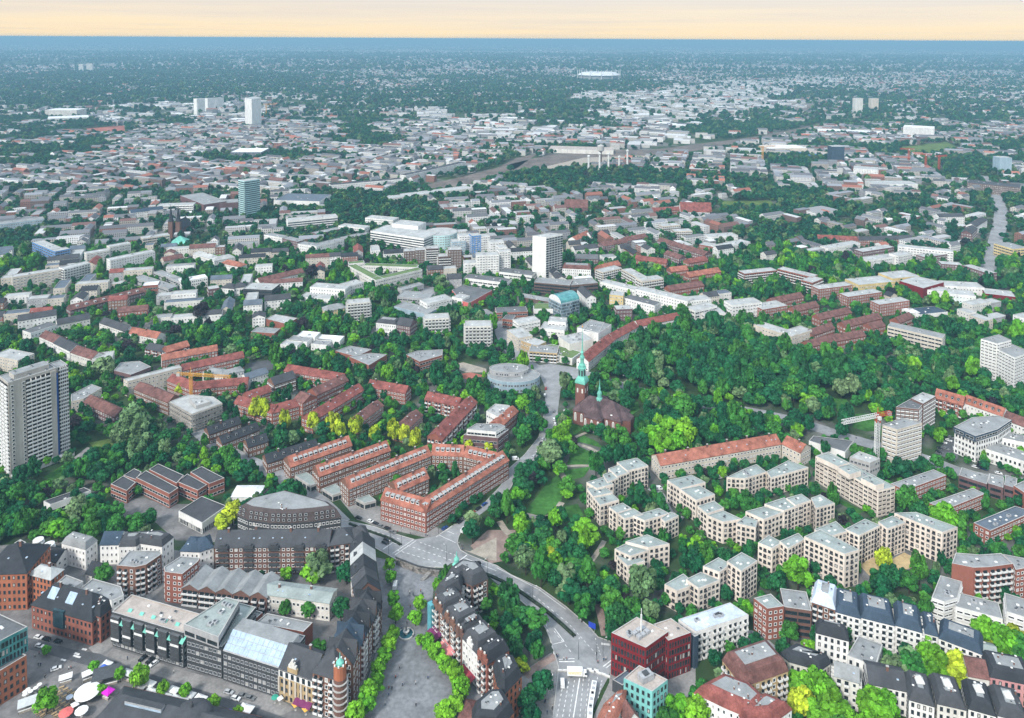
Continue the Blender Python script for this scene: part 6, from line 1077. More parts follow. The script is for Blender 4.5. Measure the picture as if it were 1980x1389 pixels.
def inpoly_np(u, v, P):
    ins = np.zeros(u.shape, bool); k = len(P) - 1
    for a in range(len(P)):
        (x1, y1), (x2, y2) = P[a], P[k]
        if y1 != y2: ins ^= ((y1 > v) != (y2 > v)) & (u < (x2 - x1) * (v - y1) / (y2 - y1) + x1)
        k = a
    return ins
NTAB = {}
def vnoise(x, y, s, seed=0):
    """smooth value noise 0..1"""
    T = NTAB.setdefault(seed, None) if seed in NTAB else NTAB.setdefault(seed, np.random.default_rng(seed).random((128, 128))); fx, fy = x / s, y / s; i, j = np.floor(fx).astype(int), np.floor(fy).astype(int); a, b = fx - i, fy - j; a, b = a * a * (3 - 2 * a), b * b * (3 - 2 * b)
    g = lambda p, q: T[np.mod(q, 128), np.mod(p, 128)]
    return (g(i, j) * (1 - a) + g(i + 1, j) * a) * (1 - b) + (g(i, j + 1) * (1 - a) + g(i + 1, j + 1) * a) * b
# woods and open land, outlined where the photograph shows them
WOODS = [[(640, 195), (780, 165), (1000, 168), (1110, 195), (1260, 238), (1130, 242), (900, 215), (700, 218)], [(850, 148), (1100, 146), (1380, 160), (1120, 188), (860, 178)], [(1310, 240), (1400, 222), (1560, 225), (1565, 250), (1400, 288), (1300, 268)], [(1570, 172), (1760, 190), (1990, 215), (1990, 262), (1760, 235), (1600, 245)], [(-50, 150), (350, 125), (660, 148), (620, 182), (470, 190), (380, 212), (-50, 215)], [(-50, 232), (250, 240), (390, 238), (300, 256), (100, 275), (-50, 292)],
         [(-60, 480), (110, 440), (330, 418), (490, 394), (440, 410), (200, 460), (-60, 500)], [(560, 205), (700, 215), (790, 250), (740, 280), (620, 250)], [(880, 290), (960, 280), (990, 320), (900, 330)], [(1430, 395), (1560, 370), (1700, 440), (1640, 470), (1480, 430)], [(1000, 300), (1120, 285), (1060, 300)], [(0, 1100), (0, 1050), (1, 1100)], [(1880, 290), (2000, 280), (2000, 360), (1850, 345), (1790, 330)]]
WHITE = [[(60, 240), (230, 205), (480, 215), (560, 245), (300, 235), (120, 245)], [(840, 215), (1150, 222), (1240, 245), (900, 262), (820, 240)], [(1070, 185), (1560, 165), (1540, 220), (1300, 235), (1100, 205)], [(1150, 270), (1300, 262), (1520, 300), (1300, 300)], [(1280, 165), (1620, 150), (1700, 165), (1500, 185)]]
# ------------------------------------------------------------------ far town: street rows, sheds, suburbs
H = []     # x, y, angle, length, depth, height, ridge, wall colour index, roof colour index
rg = np.random.default_rng(21)
def soft_px(x, y):
    u, v = px_np(x, y); k = np.minimum((v - 70) / 200, 1.6); return u + (vnoise(x, y, 170, 31) - .5) * 190 + (vnoise(x, y, 60, 32) - .5) * 60, v + (vnoise(x, y, 210, 33) - .5) * 46 * k
def zone(x, y):
    u, v = soft_px(np.array([x]), np.array([y])); p = (float(u[0]), float(v[0]))
    if any(inside(p, P) for P in WOODS): return 'wood'
    if any(inside(p, P) for P in WHITE): return 'white'
    return 'town'
def visible(x, y, m=60): return abs(x) < .70 * y + m
for ring, (y0, y1, bw, bd, street) in enumerate([(760, 1450, 74, 58, 13), (1450, 2750, 78, 56, 12), (2750, 7000, 120, 90, 18)]):
    Rm = y1 * 1.1; n = int(2 * Rm / (bw + street)) + 2
    for a in range(-n, n):
        for b in range(-n, n):
            cx0, cy0 = a * (bw + street), b * (bd + street)
            th = [.42, -.28, .2][ring]; x, y = cx0 * math.cos(th) - cy0 * math.sin(th), cx0 * math.sin(th) + cy0 * math.cos(th) + y0 + (y1 - y0) / 2
            if not (y0 < y < y1) or not visible(x, y): continue
            z = zone(x, y)
            if z == 'wood' and rg.random() < (.62 if ring == 2 else .84): continue
            ang = th + .5 * (vnoise(np.array([x]), np.array([y]), 420, 5)[0] - .5)
            green = vnoise(np.array([x]), np.array([y]), 230, 9)[0]
            left = x < -.02 * y
            dens = {0: .62 if left else .50, 1: .72 if left else .60, 2: .82}[ring]
            if z == 'white': dens = .95
            if green * .9 + rg.random() * .35 > dens + .18: continue
            sl = bw + street
            ca, sa = math.cos(ang), math.sin(ang)
            if ring < 2 and z == 'town':
                hb = rg.uniform(8.5, 13) if ring == 0 else rg.uniform(9.5, 14.5)
                pal = rg.random()
                for side in range(4):
                    Ls, off = (bw, bd / 2 - 6) if side % 2 == 0 else (bd - 26, bw / 2 - 6)
                    sg = 1 if side < 2 else -1; t = -Ls / 2
                    while t < Ls / 2 - 8:
                        w = rg.uniform(14, 44)
                        if t + w > Ls / 2: w = Ls / 2 - t
                        if rg.random() < (.86 if ring else .6) and w > 6:
                            lx, ly = (t + w / 2, off * sg) if side % 2 == 0 else (off * sg, t + w / 2)
                            hh = hb + rg.uniform(-1.2, 1.5); flat = rg.random() < .4
                            H.append((x + lx * ca - ly * sa, y + lx * sa + ly * ca, ang + (0 if side % 2 == 0 else math.pi / 2), w - .15, rg.uniform(10.5, 12.5), hh, .35 if flat else rg.uniform(2.5, 4.5), pal * .5 + rg.random() * .5, rg.random(), 0))
                        t += w
                if rg.random() < .5: H.append((x + rg.uniform(-8, 8), y + rg.uniform(-6, 6), ang, rg.uniform(10, 26), rg.uniform(8, 14), rg.uniform(4, 8), .3, rg.random(), rg.random(), 1))
            else:
                for k in range(rg.integers(5, 10) if ring == 2 else 3):
                    lx, ly = rg.uniform(-.42, .42) * bw, rg.uniform(-.42, .42) * bd; big = rg.random() < (.45 if z == 'white' else .14)
                    w, d, hh = (rg.uniform(35, 80), rg.uniform(22, 45), rg.uniform(7, 12)) if big else (rg.uniform(16, 46), rg.uniform(11, 15), rg.uniform(7, 15))
                    H.append((x + lx * ca - ly * sa, y + lx * sa + ly * ca, ang + (math.pi / 2 if rg.random() < .3 else 0), w, d, hh, .4 if big or rg.random() < .5 else 3.5, rg.random() * (.6 if z == 'white' else 1), rg.random(), 1 if big else 0))
nfar = 0
while nfar < 34000:
    v = 75.5 + math.exp(rg.uniform(math.log(9), math.log(78))); u = rg.uniform(-20, 2000); p = W(u, v)
    if p.y < 6900 or p.y > 42000: continue
    g = vnoise(np.array([p.x]), np.array([p.y]), 900, 3)[0]
    nfar += 1
    if zone(p.x, p.y) == 'wood' and rg.random() < .55 or g + rg.random() * .25 > .72: continue
    sc = min(max(p.y / 9000, .8), 3.0); big = rg.random() < .2
    H.append((p.x, p.y, rg.uniform(-.5, .5), rg.uniform(16, 50) * sc * (1.8 if big else 1), rg.uniform(12, 20) * sc, rg.uniform(8, 15) * (1.1 if big else 1) * (.7 + .3 * sc), .5 if big else 3, rg.random() * .8, rg.random(), 1 if big else 0))
keep = []
for r in H:
    x, y, ang, w, d = r[:5]
    if y < 3200:
        ca, sa = math.cos(ang), math.sin(ang); bad = False
        for a in (-.5, 0, .5):
            for b in (-.5, .5):
                if blocked(x + a * w * ca - b * d * sa, y + a * w * sa + b * d * ca): bad = True
        u, v = PX(x, y)
        if bad or (v > 520 and 560 < u < 1140 and v > 600) or v > 640 or (1150 < u < 1720 and v > 590): continue
    keep.append(r)
H = sorted(keep, key=lambda r: r[1])
WC = [(.70, .69, .67), (.58, .57, .54), (.76, .76, .75), (.50, .47, .42), (.56, .54, .50), (.36, .32, .28), (.24, .11, .08), (.16, .10, .085), (.30, .30, .31)]
WCN = ['white', 'offwhite', 'white', 'cream', 'offwhite', 'cream', 'brick_red', 'brick_brown', 'greywall']
RC = [(.13, .135, .145), (.10, .10, .11), (.22, .22, .22), (.32, .32, .315), (.30, .11, .075), (.15, .075, .065), (.48, .48, .475), (.60, .60, .59), (.20, .21, .23)]
RCN = ['slate', 'slate_dark', 'flatgrey', 'flatlight', 'tile_red', 'tile_brown', 'flatlight', 'whiteroof', 'zinc']
def wall_i(t): return [0, 1, 2, 0, 4, 3, 8, 5, 6, 7, 8, 1][min(int(t * 12), 11)]
def roof_i(t, flat, big): return [6, 7, 3, 7, 6, 2][min(int(t * 6), 5)] if big else ([2, 3, 6, 3, 8, 6][min(int(t * 6), 5)] if flat else [0, 1, 0, 8, 5, 1, 8, 0, 1, 4][min(int(t * 10), 9)])
MIDN = 130
def where(x, y):
    u, v = PX(x, y)
    side = 'left edge' if u < 300 else 'turquoise tower' if u < 700 else 'striped white tower' if u < 1150 else 'garden suburb' if u < 1500 else 'lido quarter' if u < 1800 else 'right hand street'
    return side
for r in H[:MIDN]:
    x, y, ang, w, d, h, rh_, wt_, rt_, big = r; ca, sa = math.cos(ang), math.sin(ang)
    F = [Vector((x + a * w / 2 * ca - b * d / 2 * sa, y + a * w / 2 * sa + b * d / 2 * ca)) for a, b in ((-1, -1), (1, -1), (1, 1), (-1, 1))]
    wi, ri = wall_i(wt_), roof_i(rt_, rh_ < 1, big); wn, rn = WCN[wi], RCN[ri]
    desc = {'white': 'white', 'offwhite': 'off-white', 'cream': 'cream', 'brick_red': 'red brick', 'brick_brown': 'brown brick', 'greywall': 'grey'}[wn]; rd_ = {'slate': 'slate', 'slate_dark': 'dark slate', 'flatgrey': 'flat grey', 'flatlight': 'pale flat', 'tile_red': 'red tiled', 'tile_brown': 'brown tiled', 'whiteroof': 'white flat', 'zinc': 'zinc'}[rn]
    bld('town_house', f'{desc} town house with {rd_} roof in the streets by the {where(x, y)}', wn, rn, 'flat' if rh_ < 1 else 'gable', 'far', [('w', F, h)], rh=rh_, near=False, clutter=False, group='town houses by the ' + where(x, y), cat='house')
    raster(F, OCC, 3.0)
R_ = np.array([r[:7] for r in H[MIDN:]]); idxs = [(wall_i(r[7]), roof_i(r[8], r[6] < 1, r[9])) for r in H[MIDN:]]; n = len(R_)
for r in H[MIDN:]:
    if r[1] < 3200:
        ca, sa = math.cos(r[2]), math.sin(r[2]); raster([(r[0] + a * r[3] / 2 * ca - b * r[4] / 2 * sa, r[1] + a * r[3] / 2 * sa + b * r[4] / 2 * ca) for a, b in ((-1, -1), (1, -1), (1, 1), (-1, 1))], OCC, 2.0)
ca, sa = np.cos(R_[:, 2]), np.sin(R_[:, 2]); hw, hd, hh, rr_ = R_[:, 3] / 2, R_[:, 4] / 2, R_[:, 5], R_[:, 6]
V = np.zeros((n, 10, 3))
for k, (a, b, z, g) in enumerate([(-1, -1, 0, 0), (1, -1, 0, 0), (1, 1, 0, 0), (-1, 1, 0, 0), (-1, -1, 1, 0), (1, -1, 1, 0), (1, 1, 1, 0), (-1, 1, 1, 0), (-1, 0, 1, 1), (1, 0, 1, 1)]):
    V[:, k, 0] = R_[:, 0] + a * hw * ca - b * hd * sa; V[:, k, 1] = R_[:, 1] + a * hw * sa + b * hd * ca; V[:, k, 2] = z * hh + g * rr_
QF = np.array([(0, 1, 5, 4), (1, 2, 6, 5), (2, 3, 7, 6), (3, 0, 4, 7), (4, 5, 9, 8), (6, 7, 8, 9)]); TF_ = np.array([(5, 6, 9), (7, 4, 8)])
base = (np.arange(n) * 10)[:, None, None]
quads = (QF[None] + base).reshape(-1, 4); tris = (TF_[None] + base).reshape(-1, 3)
me = bpy.data.meshes.new('far_town'); me.vertices.add(n * 10); me.vertices.foreach_set('co', V.ravel())
nl = quads.size + tris.size; me.loops.add(nl); me.loops.foreach_set('vertex_index', np.concatenate([quads.ravel(), tris.ravel()]).astype(np.int32))
npoly = len(quads) + len(tris); me.polygons.add(npoly); ls = np.concatenate([np.arange(len(quads)) * 4, quads.size + np.arange(len(tris)) * 3]).astype(np.int32); me.polygons.foreach_set('loop_start', ls)
try: me.polygons.foreach_set('loop_total', np.concatenate([np.full(len(quads), 4), np.full(len(tris), 3)]).astype(np.int32))
except Exception: pass
wcol = np.array([(*WC[i], 1) for i, _ in idxs]) * np.concatenate([rg.uniform(.85, 1.08, (n, 1)).repeat(3, 1), np.ones((n, 1))], 1); rcol = np.array([(*RC[j], 1) for _, j in idxs]) * np.concatenate([rg.uniform(.7, 1.2, (n, 1)).repeat(3, 1), np.ones((n, 1))], 1)
fc = np.zeros((n, 6, 4)); fc[:, :4] = wcol[:, None]; fc[:, 4:] = rcol[:, None]; fcol = np.concatenate([fc.reshape(-1, 4), np.repeat(wcol, 2, 0)])
at = me.attributes.new('tint', 'FLOAT_COLOR', 'FACE'); at.data.foreach_set('color', fcol.astype(np.float32).ravel())
uv = me.uv_layers.new(name='metres'); U = np.zeros((n, 6, 4, 2)); 
for k in range(4): Lk = (2 * hw if k % 2 == 0 else 2 * hd); U[:, k, 1, 0] = Lk; U[:, k, 2, 0] = Lk; U[:, k, 2, 1] = hh; U[:, k, 3, 1] = hh
uv.data.foreach_set('uv', np.concatenate([U.ravel(), np.zeros(tris.size * 2)]).astype(np.float32)); me.polygons.foreach_set('use_smooth', np.zeros(npoly, bool)); me.update(calc_edges=True); me.validate()
mt = bpy.data.materials.new('far_town'); mt.use_nodes = True; nn, ll = mt.node_tree.nodes, mt.node_tree.links; bs = nn['Principled BSDF']; bs.inputs['Roughness'].default_value = .8
ta = nn.new('ShaderNodeAttribute'); ta.attribute_name = 'tint'; un = nn.new('ShaderNodeUVMap'); un.uv_map = 'metres'; su = nn.new('ShaderNodeSeparateXYZ'); ll.new(un.outputs[0], su.inputs[0])
def band(src, period, lo, hi):
    a = nn.new('ShaderNodeMath'); a.operation = 'DIVIDE'; a.inputs[1].default_value = period; ll.new(src, a.inputs[0]); f = nn.new('ShaderNodeMath'); f.operation = 'FRACT'; ll.new(a.outputs[0], f.inputs[0])
    g1 = nn.new('ShaderNodeMath'); g1.operation = 'GREATER_THAN'; g1.inputs[1].default_value = lo; ll.new(f.outputs[0], g1.inputs[0]); g2 = nn.new('ShaderNodeMath'); g2.operation = 'LESS_THAN'; g2.inputs[1].default_value = hi; ll.new(f.outputs[0], g2.inputs[0])
    m_ = nn.new('ShaderNodeMath'); m_.operation = 'MULTIPLY'; ll.new(g1.outputs[0], m_.inputs[0]); ll.new(g2.outputs[0], m_.inputs[1]); return m_.outputs[0]
bu, bv = band(su.outputs[0], 2.8, .3, .75), band(su.outputs[1], 3.1, .32, .85); mm_ = nn.new('ShaderNodeMath'); mm_.operation = 'MULTIPLY'; ll.new(bu, mm_.inputs[0]); ll.new(bv, mm_.inputs[1])
mxn = nn.new('ShaderNodeMix'); mxn.data_type = 'RGBA'; ll.new(mm_.outputs[0], mxn.inputs[0]); ll.new(ta.outputs['Color'], mxn.inputs[6]); mxn.inputs[7].default_value = (.05, .055, .06, 1); ll.new(mxn.outputs[2], bs.inputs['Base Color'])
me.materials.append(mt); ft = link('distant_town', me); tag(ft, 'mass of distant white and grey roofed houses reaching to the horizon', 'town', kind='stuff')
# ------------------------------------------------------------------ trees
def leaf_mat(name, stops_, rough=.6):
    mt = bpy.data.materials.new(name); mt.use_nodes = True; MATS[name] = mt; n, l = mt.node_tree.nodes, mt.node_tree.links; b = n['Principled BSDF']; b.inputs['Roughness'].default_value = rough; b.inputs['Specular IOR Level'].default_value = .15
    oi = n.new('ShaderNodeObjectInfo'); r = n.new('ShaderNodeValToRGB'); e = r.color_ramp.elements; e[0].position, e[1].position = stops_[0][0], stops_[-1][0]; e[0].color, e[1].color = (*stops_[0][1], 1), (*stops_[-1][1], 1)
    for p, c in stops_[1:-1]: k = e.new(p); k.color = (*c, 1)
    l.new(oi.outputs['Random'], r.inputs[0]); a = n.new('ShaderNodeAttribute'); a.attribute_name = 'tone'; v = n.new('ShaderNodeVectorMath'); v.operation = 'SCALE'; l.new(r.outputs['Color'], v.inputs[0]); l.new(a.outputs['Fac'], v.inputs['Scale']); l.new(v.outputs[0], b.inputs['Base Color'])
    return mt
leaf_mat('leaf_dark', [(0, (.007, .082, .030)), (.5, (.012, .104, .034)), (1, (.026, .132, .032))])
leaf_mat('leaf_mid', [(0, (.026, .150, .026)), (1, (.062, .21, .026))])
leaf_mat('leaf_bright', [(0, (.085, .29, .016)), (1, (.16, .37, .020))])
leaf_mat('leaf_lime', [(0, (.31, .42, .022)), (1, (.42, .49, .03))])
leaf_mat('leaf_pale', [(0, (.10, .19, .075)), (1, (.15, .23, .10))])
leaf_mat('leaf_purple', [(0, (.018, .016, .022)), (1, (.030, .022, .026))])
leaf_mat('leaf_mix', [(0, (.006, .066, .038)), (.45, (.010, .085, .040)), (.72, (.026, .125, .038)), (.86, (.085, .17, .05)), (.93, (.12, .19, .08)), (1, (.022, .03, .035))])
def crown_mesh(name, seed, nclump=34, per=52, leaf=.17, flat=.82, tall=1.0, trunk=True, cone=False):
    """leafy crown of radius about 1 centred near z=1.25; every clump a shell of small leaf faces, gaps between clumps"""
    r = np.random.default_rng(seed); C, R = [], []
    for _ in range(nclump):
        while True:
            p = r.uniform(-1, 1, 3)
            if .25 < np.linalg.norm(p) < 1: break
        p = p / np.linalg.norm(p) * (.45 + .42 * r.random())
        if p[2] < -.45: p[2] *= .6
        if cone: k = 1 - (p[2] + 1) / 2.2; p[:2] *= max(k, .12) * 1.35
        C.append(p); R.append(r.uniform(.22, .40) * (.8 if cone else 1))
    C.append(np.zeros(3)); R.append(.62)
    V, F, T = [], [], []
    for ci, (c, rad) in enumerate(zip(C, R)):
        k = per if ci < nclump else per // 2; tone_c = r.uniform(.50, 1.35)
        d = r.normal(size=(k, 3)); d /= np.linalg.norm(d, axis=1, keepdims=True); d[:, 2] = np.where(d[:, 2] < -.5, -d[:, 2], d[:, 2])
        P = c + d * rad * r.uniform(.82, 1.1, (k, 1)); nrm = d + r.normal(0, .35, (k, 3)); nrm /= np.linalg.norm(nrm, axis=1, keepdims=True)
        t = np.cross(nrm, r.normal(size=(k, 3))); t /= np.linalg.norm(t, axis=1, keepdims=True); b = np.cross(nrm, t); s = leaf * r.uniform(.6, 1.25, (k, 1))
        quad = np.stack([P - t * s, P - b * s * .7, P + t * s, P + b * s * .7], 1); base = len(V) * 4 if False else sum(len(x) for x in V)
        V.append(quad.reshape(-1, 3)); F.append((np.arange(k)[:, None] * 4 + np.arange(4)[None] + base)); T.append(np.clip(tone_c * r.uniform(.75, 1.25, k), .45, 1.6))
    V = np.concatenate(V); F = np.concatenate(F); T = np.concatenate(T); V[:, 2] *= flat * tall; V[:, 2] += .55 + .82 * flat * tall
    me = bpy.data.meshes.new(name); me.from_pydata(V.tolist(), [], F.tolist()); a = me.attributes.new('tone', 'FLOAT', 'FACE'); a.data.foreach_set('value', T.astype(np.float32)); me.materials.append(MATS['leaf_mix']); me.update(); return me
CROWNS = [crown_mesh('crown', 11), crown_mesh('crown', 12, 30, 56, .18, .75), crown_mesh('crown', 13, 38, 48, .16, .95), crown_mesh('crown', 14, 26, 60, .18, .85)]
TALLC = [crown_mesh('crown', 21, 34, 52, .16, 1.0, 1.45), crown_mesh('crown', 22, 34, 52, .16, 1.0, 1.6)]
CONE = [crown_mesh('crown', 31, 36, 50, .15, 1.0, 1.7, cone=True)]
def trunk_mesh():
    q = MB(); q.tube((0, 0, -.05), (.02, 0, .75), .075, .05, 'bark', 7); 
    for a in range(5): t = a * 1.26; q.tube((.02, 0, .6 + .03 * a), (.45 * math.cos(t), .45 * math.sin(t), 1.15), .035, .014, 'bark', 5)
    return q.mesh('trunk')
TRUNK = trunk_mesh()
TREES = []      # x, y, radius, species, form, label, group
GRPN = {}
def tree(x, y, r, species, form=0, label=None, group=None): TREES.append((x, y, r, species, form, label, group))
def at_crown(reg, p, r): return G(reg, p, r * 1.25)
ORD = ['nearest the bottom edge', 'second from the bottom edge', 'third from the bottom edge', 'fourth from the bottom edge', 'fifth from the bottom edge', 'sixth from the bottom edge', 'seventh from the bottom edge', 'eighth from the bottom edge', 'ninth from the bottom edge', 'tenth from the bottom edge', 'eleventh from the bottom edge', 'twelfth from the bottom edge']
for i, (x, y) in enumerate([(745, 1365), (795, 1312), (832, 1235), (880, 1145), (902, 1040), (940, 960), (968, 872), (1003, 800), (1018, 668), (1002, 565), (985, 402), (975, 322)]): p = at_crown('A2', (x, y), 4); tree(p.x, p.y, [5, 4.6, 4.4, 4.3, 4.2, 4, 4, 3.9, 4.4, 4.2, 3.7, 3.6][i], 'leaf_bright', 0, 'bright green tree by the corner tower houses, ' + ORD[i], 'trees along the corner tower side of the plaza')
for i, (x, y) in enumerate([(1370, 1355), (1422, 1285), (1472, 1190), (1430, 1090), (1352, 1015), (1300, 940), (1240, 872), (1186, 815), (1155, 688), (1190, 600), (1308, 462)]): p = at_crown('A2', (x, y), 4); tree(p.x, p.y, [5, 4.6, 4.6, 4.6, 4.4, 4.2, 4, 2.8, 3.8, 4, 3][i], 'leaf_bright', 0, 'bright green tree by the awning houses, ' + ORD[i], 'trees along the awning side of the plaza')
for i, (x, y, r) in enumerate([(325, 1250, 5.6), (650, 1035, 2.8), (830, 1085, 3.0), (970, 1115, 4.8), (1125, 1182, 3.4), (1275, 1200, 3.2), (690, 1190, 2.6), (1475, 1278, 3.4), (1640, 1330, 2.6), (318, 920, 2.2)]): p = at_crown('A1', (x, y), r); tree(p.x, p.y, r, 'leaf_bright', 0, ['large round bright tree on the market square', 'small tree beside the blue and white stall', 'tree behind the black stage', 'bright tree between stage and white stalls', 'tree between the white stalls', 'dark tree right of the white stalls', 'small tree beside the round white canopy', 'tree next to the domed hall', 'tree beside the red stall at the dome', 'young tree beside the market street kerb'][i], 'market square trees')
for i, (x, y, r) in enumerate([(45, 500, 5), (108, 505, 5.2), (258, 572, 5), (446, 578, 5), (582, 602, 5), (636, 632, 4), (742, 612, 5), (872, 652, 4.6), (1005, 650, 5), (1076, 664, 4.6), (1146, 702, 5)]): p = at_crown('B2', (x, y), r); tree(p.x, p.y, r * 1.1, 'leaf_lime', 1, ['leftmost yellow green tree of the street row', 'second yellow green tree of the street row', 'yellow green tree at the corner of the red terrace', 'tall yellow green tree before the long red terrace', 'yellow green tree above the first dormer row', 'smaller yellow green tree beside it at the first dormer row', 'yellow green tree between first and middle dormer rows', 'yellow green tree above the middle dormer row', 'yellow green tree left of the last three', 'yellow green tree in the middle of the last three', 'last yellow green tree of the street row'][i], 'yellow green street trees')
for i, (x, y) in enumerate([(1520, 712), (1655, 722)]): p = at_crown('B2', (x, y), 4); tree(p.x, p.y, 3.8, 'leaf_lime', 0, ['yellow green tree left before the penthouse building', 'yellow green tree right before the penthouse building'][i], 'pair before the penthouse building')
for i, (x, y) in enumerate([(1110, 270), (1250, 335)]): p = at_crown('B1', (x, y), 4); tree(p.x, p.y, 5, 'leaf_lime', 0, ['yellow green tree beside the brown roofed flats', 'yellow green tree above the construction site'][i], 'pair at the construction site')
for i, (x, y, r) in enumerate([(1090, 650, 9), (1190, 620, 10), (1290, 650, 9), (1140, 700, 8), (1250, 705, 8)]): p = at_crown('B3', (x, y), r); tree(p.x, p.y, r, 'leaf_bright', 0, 'huge bright green tree clump below the park road', 'huge bright green clump')
for i, (reg, x, y, r, sp_) in enumerate([('A4', 400, 1160, 7, 'leaf_bright'), ('A4', 520, 1180, 7, 'leaf_bright'), ('A4', 600, 1280, 6.5, 'leaf_bright'), ('A4', 400, 1290, 6.5, 'leaf_lime'), ('A4', 500, 1330, 6.5, 'leaf_bright'), ('A4', 660, 1350, 6, 'leaf_bright'), ('A4', 860, 1270, 6.5, 'leaf_bright'), ('A4', 940, 1260, 6.5, 'leaf_bright'), ('A4', 900, 1350, 6.5, 'leaf_bright'), ('A4', 980, 1340, 5.5, 'leaf_bright'), ('A4', 1040, 1030, 7, 'leaf_pale'), ('A4', 1150, 1000, 7, 'leaf_pale'), ('A4', 1250, 870, 7, 'leaf_bright'), ('A4', 1280, 960, 6.5, 'leaf_bright'), ('A4', 1340, 1030, 7, 'leaf_bright'), ('A4', 1440, 1020, 6.5, 'leaf_lime'), ('A4', 1460, 1090, 6.5, 'leaf_lime'), ('A4', 1150, 1060, 6, 'leaf_mid'), ('A4', 1280, 1090, 6, 'leaf_bright'),
                                         ('A4', 1660, 790, 7, 'leaf_bright'), ('A4', 1730, 830, 7, 'leaf_lime'), ('A4', 1800, 870, 7, 'leaf_bright'), ('A4', 1880, 830, 7, 'leaf_lime'), ('A4', 1900, 910, 7, 'leaf_mid'), ('A4', 370, 385, 8, 'leaf_bright'), ('A4', 960, 300, 5.5, 'leaf_lime'), ('A4', 310, 790, 5, 'leaf_mid'), ('A4', 440, 885, 4, 'leaf_bright'), ('A3', 1240, 1320, 7, 'leaf_bright'), ('A3', 1380, 1370, 6, 'leaf_bright'), ('A3', 1180, 1400, 6, 'leaf_mid'), ('B4', 1390, 1230, 9, 'leaf_bright'), ('B4', 1460, 1280, 8, 'leaf_mid'), ('B4', 1120, 1090, 8, 'leaf_mid'), ('B4', 1080, 860, 9, 'leaf_dark'), ('B4', 1250, 860, 4, 'leaf_dark'), ('B4', 430, 400, 8, 'leaf_bright'), ('B4', 740, 320, 8, 'leaf_pale'), ('B4', 905, 250, 7, 'leaf_pale'),
                                         ('B1', 900, 570, 13, 'leaf_pale'), ('B1', 960, 640, 9, 'leaf_pale'), ('B1', 830, 640, 9, 'leaf_pale'), ('B1', 940, 730, 8, 'leaf_pale'), ('B1', 720, 165, 10, 'leaf_pale'), ('B1', 1540, 1230, 6, 'leaf_lime'), ('B1', 1600, 1190, 6, 'leaf_lime'), ('B3', 440, 640, 9, 'leaf_bright'), ('B3', 380, 760, 9, 'leaf_pale'), ('B3', 620, 1270, 8, 'leaf_bright'), ('A3', 365, 180, 5, 'leaf_bright'), ('A3', 380, 260, 4.5, 'leaf_lime'), ('A3', 215, 200, 5.5, 'leaf_bright'), ('A3', 640, 120, 7, 'leaf_bright'), ('A3', 1010, 470, 8, 'leaf_pale'), ('A2', 490, 320, 8.5, 'leaf_pale'), ('A2', 440, 380, 6, 'leaf_bright'), ('A2', 260, 380, 4, 'leaf_bright'), ('A2', 680, 380, 5.5, 'leaf_dark'), ('A2', 255, 630, 4, 'leaf_mid'), ('A2', 425, 630, 4.6, 'leaf_mid'), ('A2', 490, 895, 4.2, 'leaf_mid'), ('A2', 640, 640, 5, 'leaf_dark'), ('A2', 90, 430, 3.5, 'leaf_dark'), ('A2', 1578, 325, 2.6, 'leaf_purple'), ('A1', 730, 370, 6, 'leaf_mid'), ('A1', 700, 400, 4, 'leaf_mid'), ('C1', 1540, 940, 11, 'leaf_purple'), ('C2', 490, 660, 9, 'leaf_purple'), ('C2', 1480, 730, 10, 'leaf_pale'), ('B3', 1290, 470, 9, 'leaf_mid'), ('B2', 820, 330, 7, 'leaf_dark'), ('B3', 720, 610, 6.5, 'leaf_dark'), ('B3', 845, 630, 6, 'leaf_mid'), ('B3', 470, 570, 5.5, 'leaf_bright'), ('B3', 770, 660, 5, 'leaf_dark'), ('A3', 310, 1130, 6, 'leaf_dark'), ('A3', 255, 1170, 5, 'leaf_dark'), ('A3', 215, 1290, 4.5, 'leaf_dark'), ('A3', 235, 1375, 5, 'leaf_dark'), ('A3', 150, 1000, 2.6, 'leaf_lime'), ('A3', 190, 1032, 2.4, 'leaf_lime'), ('A3', 130, 920, 5, 'leaf_dark')]):
    p = at_crown(reg, (x, y), r); tree(p.x, p.y, r, sp_, 0, None, None)
NHAND = len(TREES)
TOCC = np.zeros((NY, NX), bool)
for t in TREES: raster([(t[0] + t[2] * .7 * math.cos(a), t[1] + t[2] * .7 * math.sin(a)) for a in np.arange(0, 6.28, .8)], TOCC)
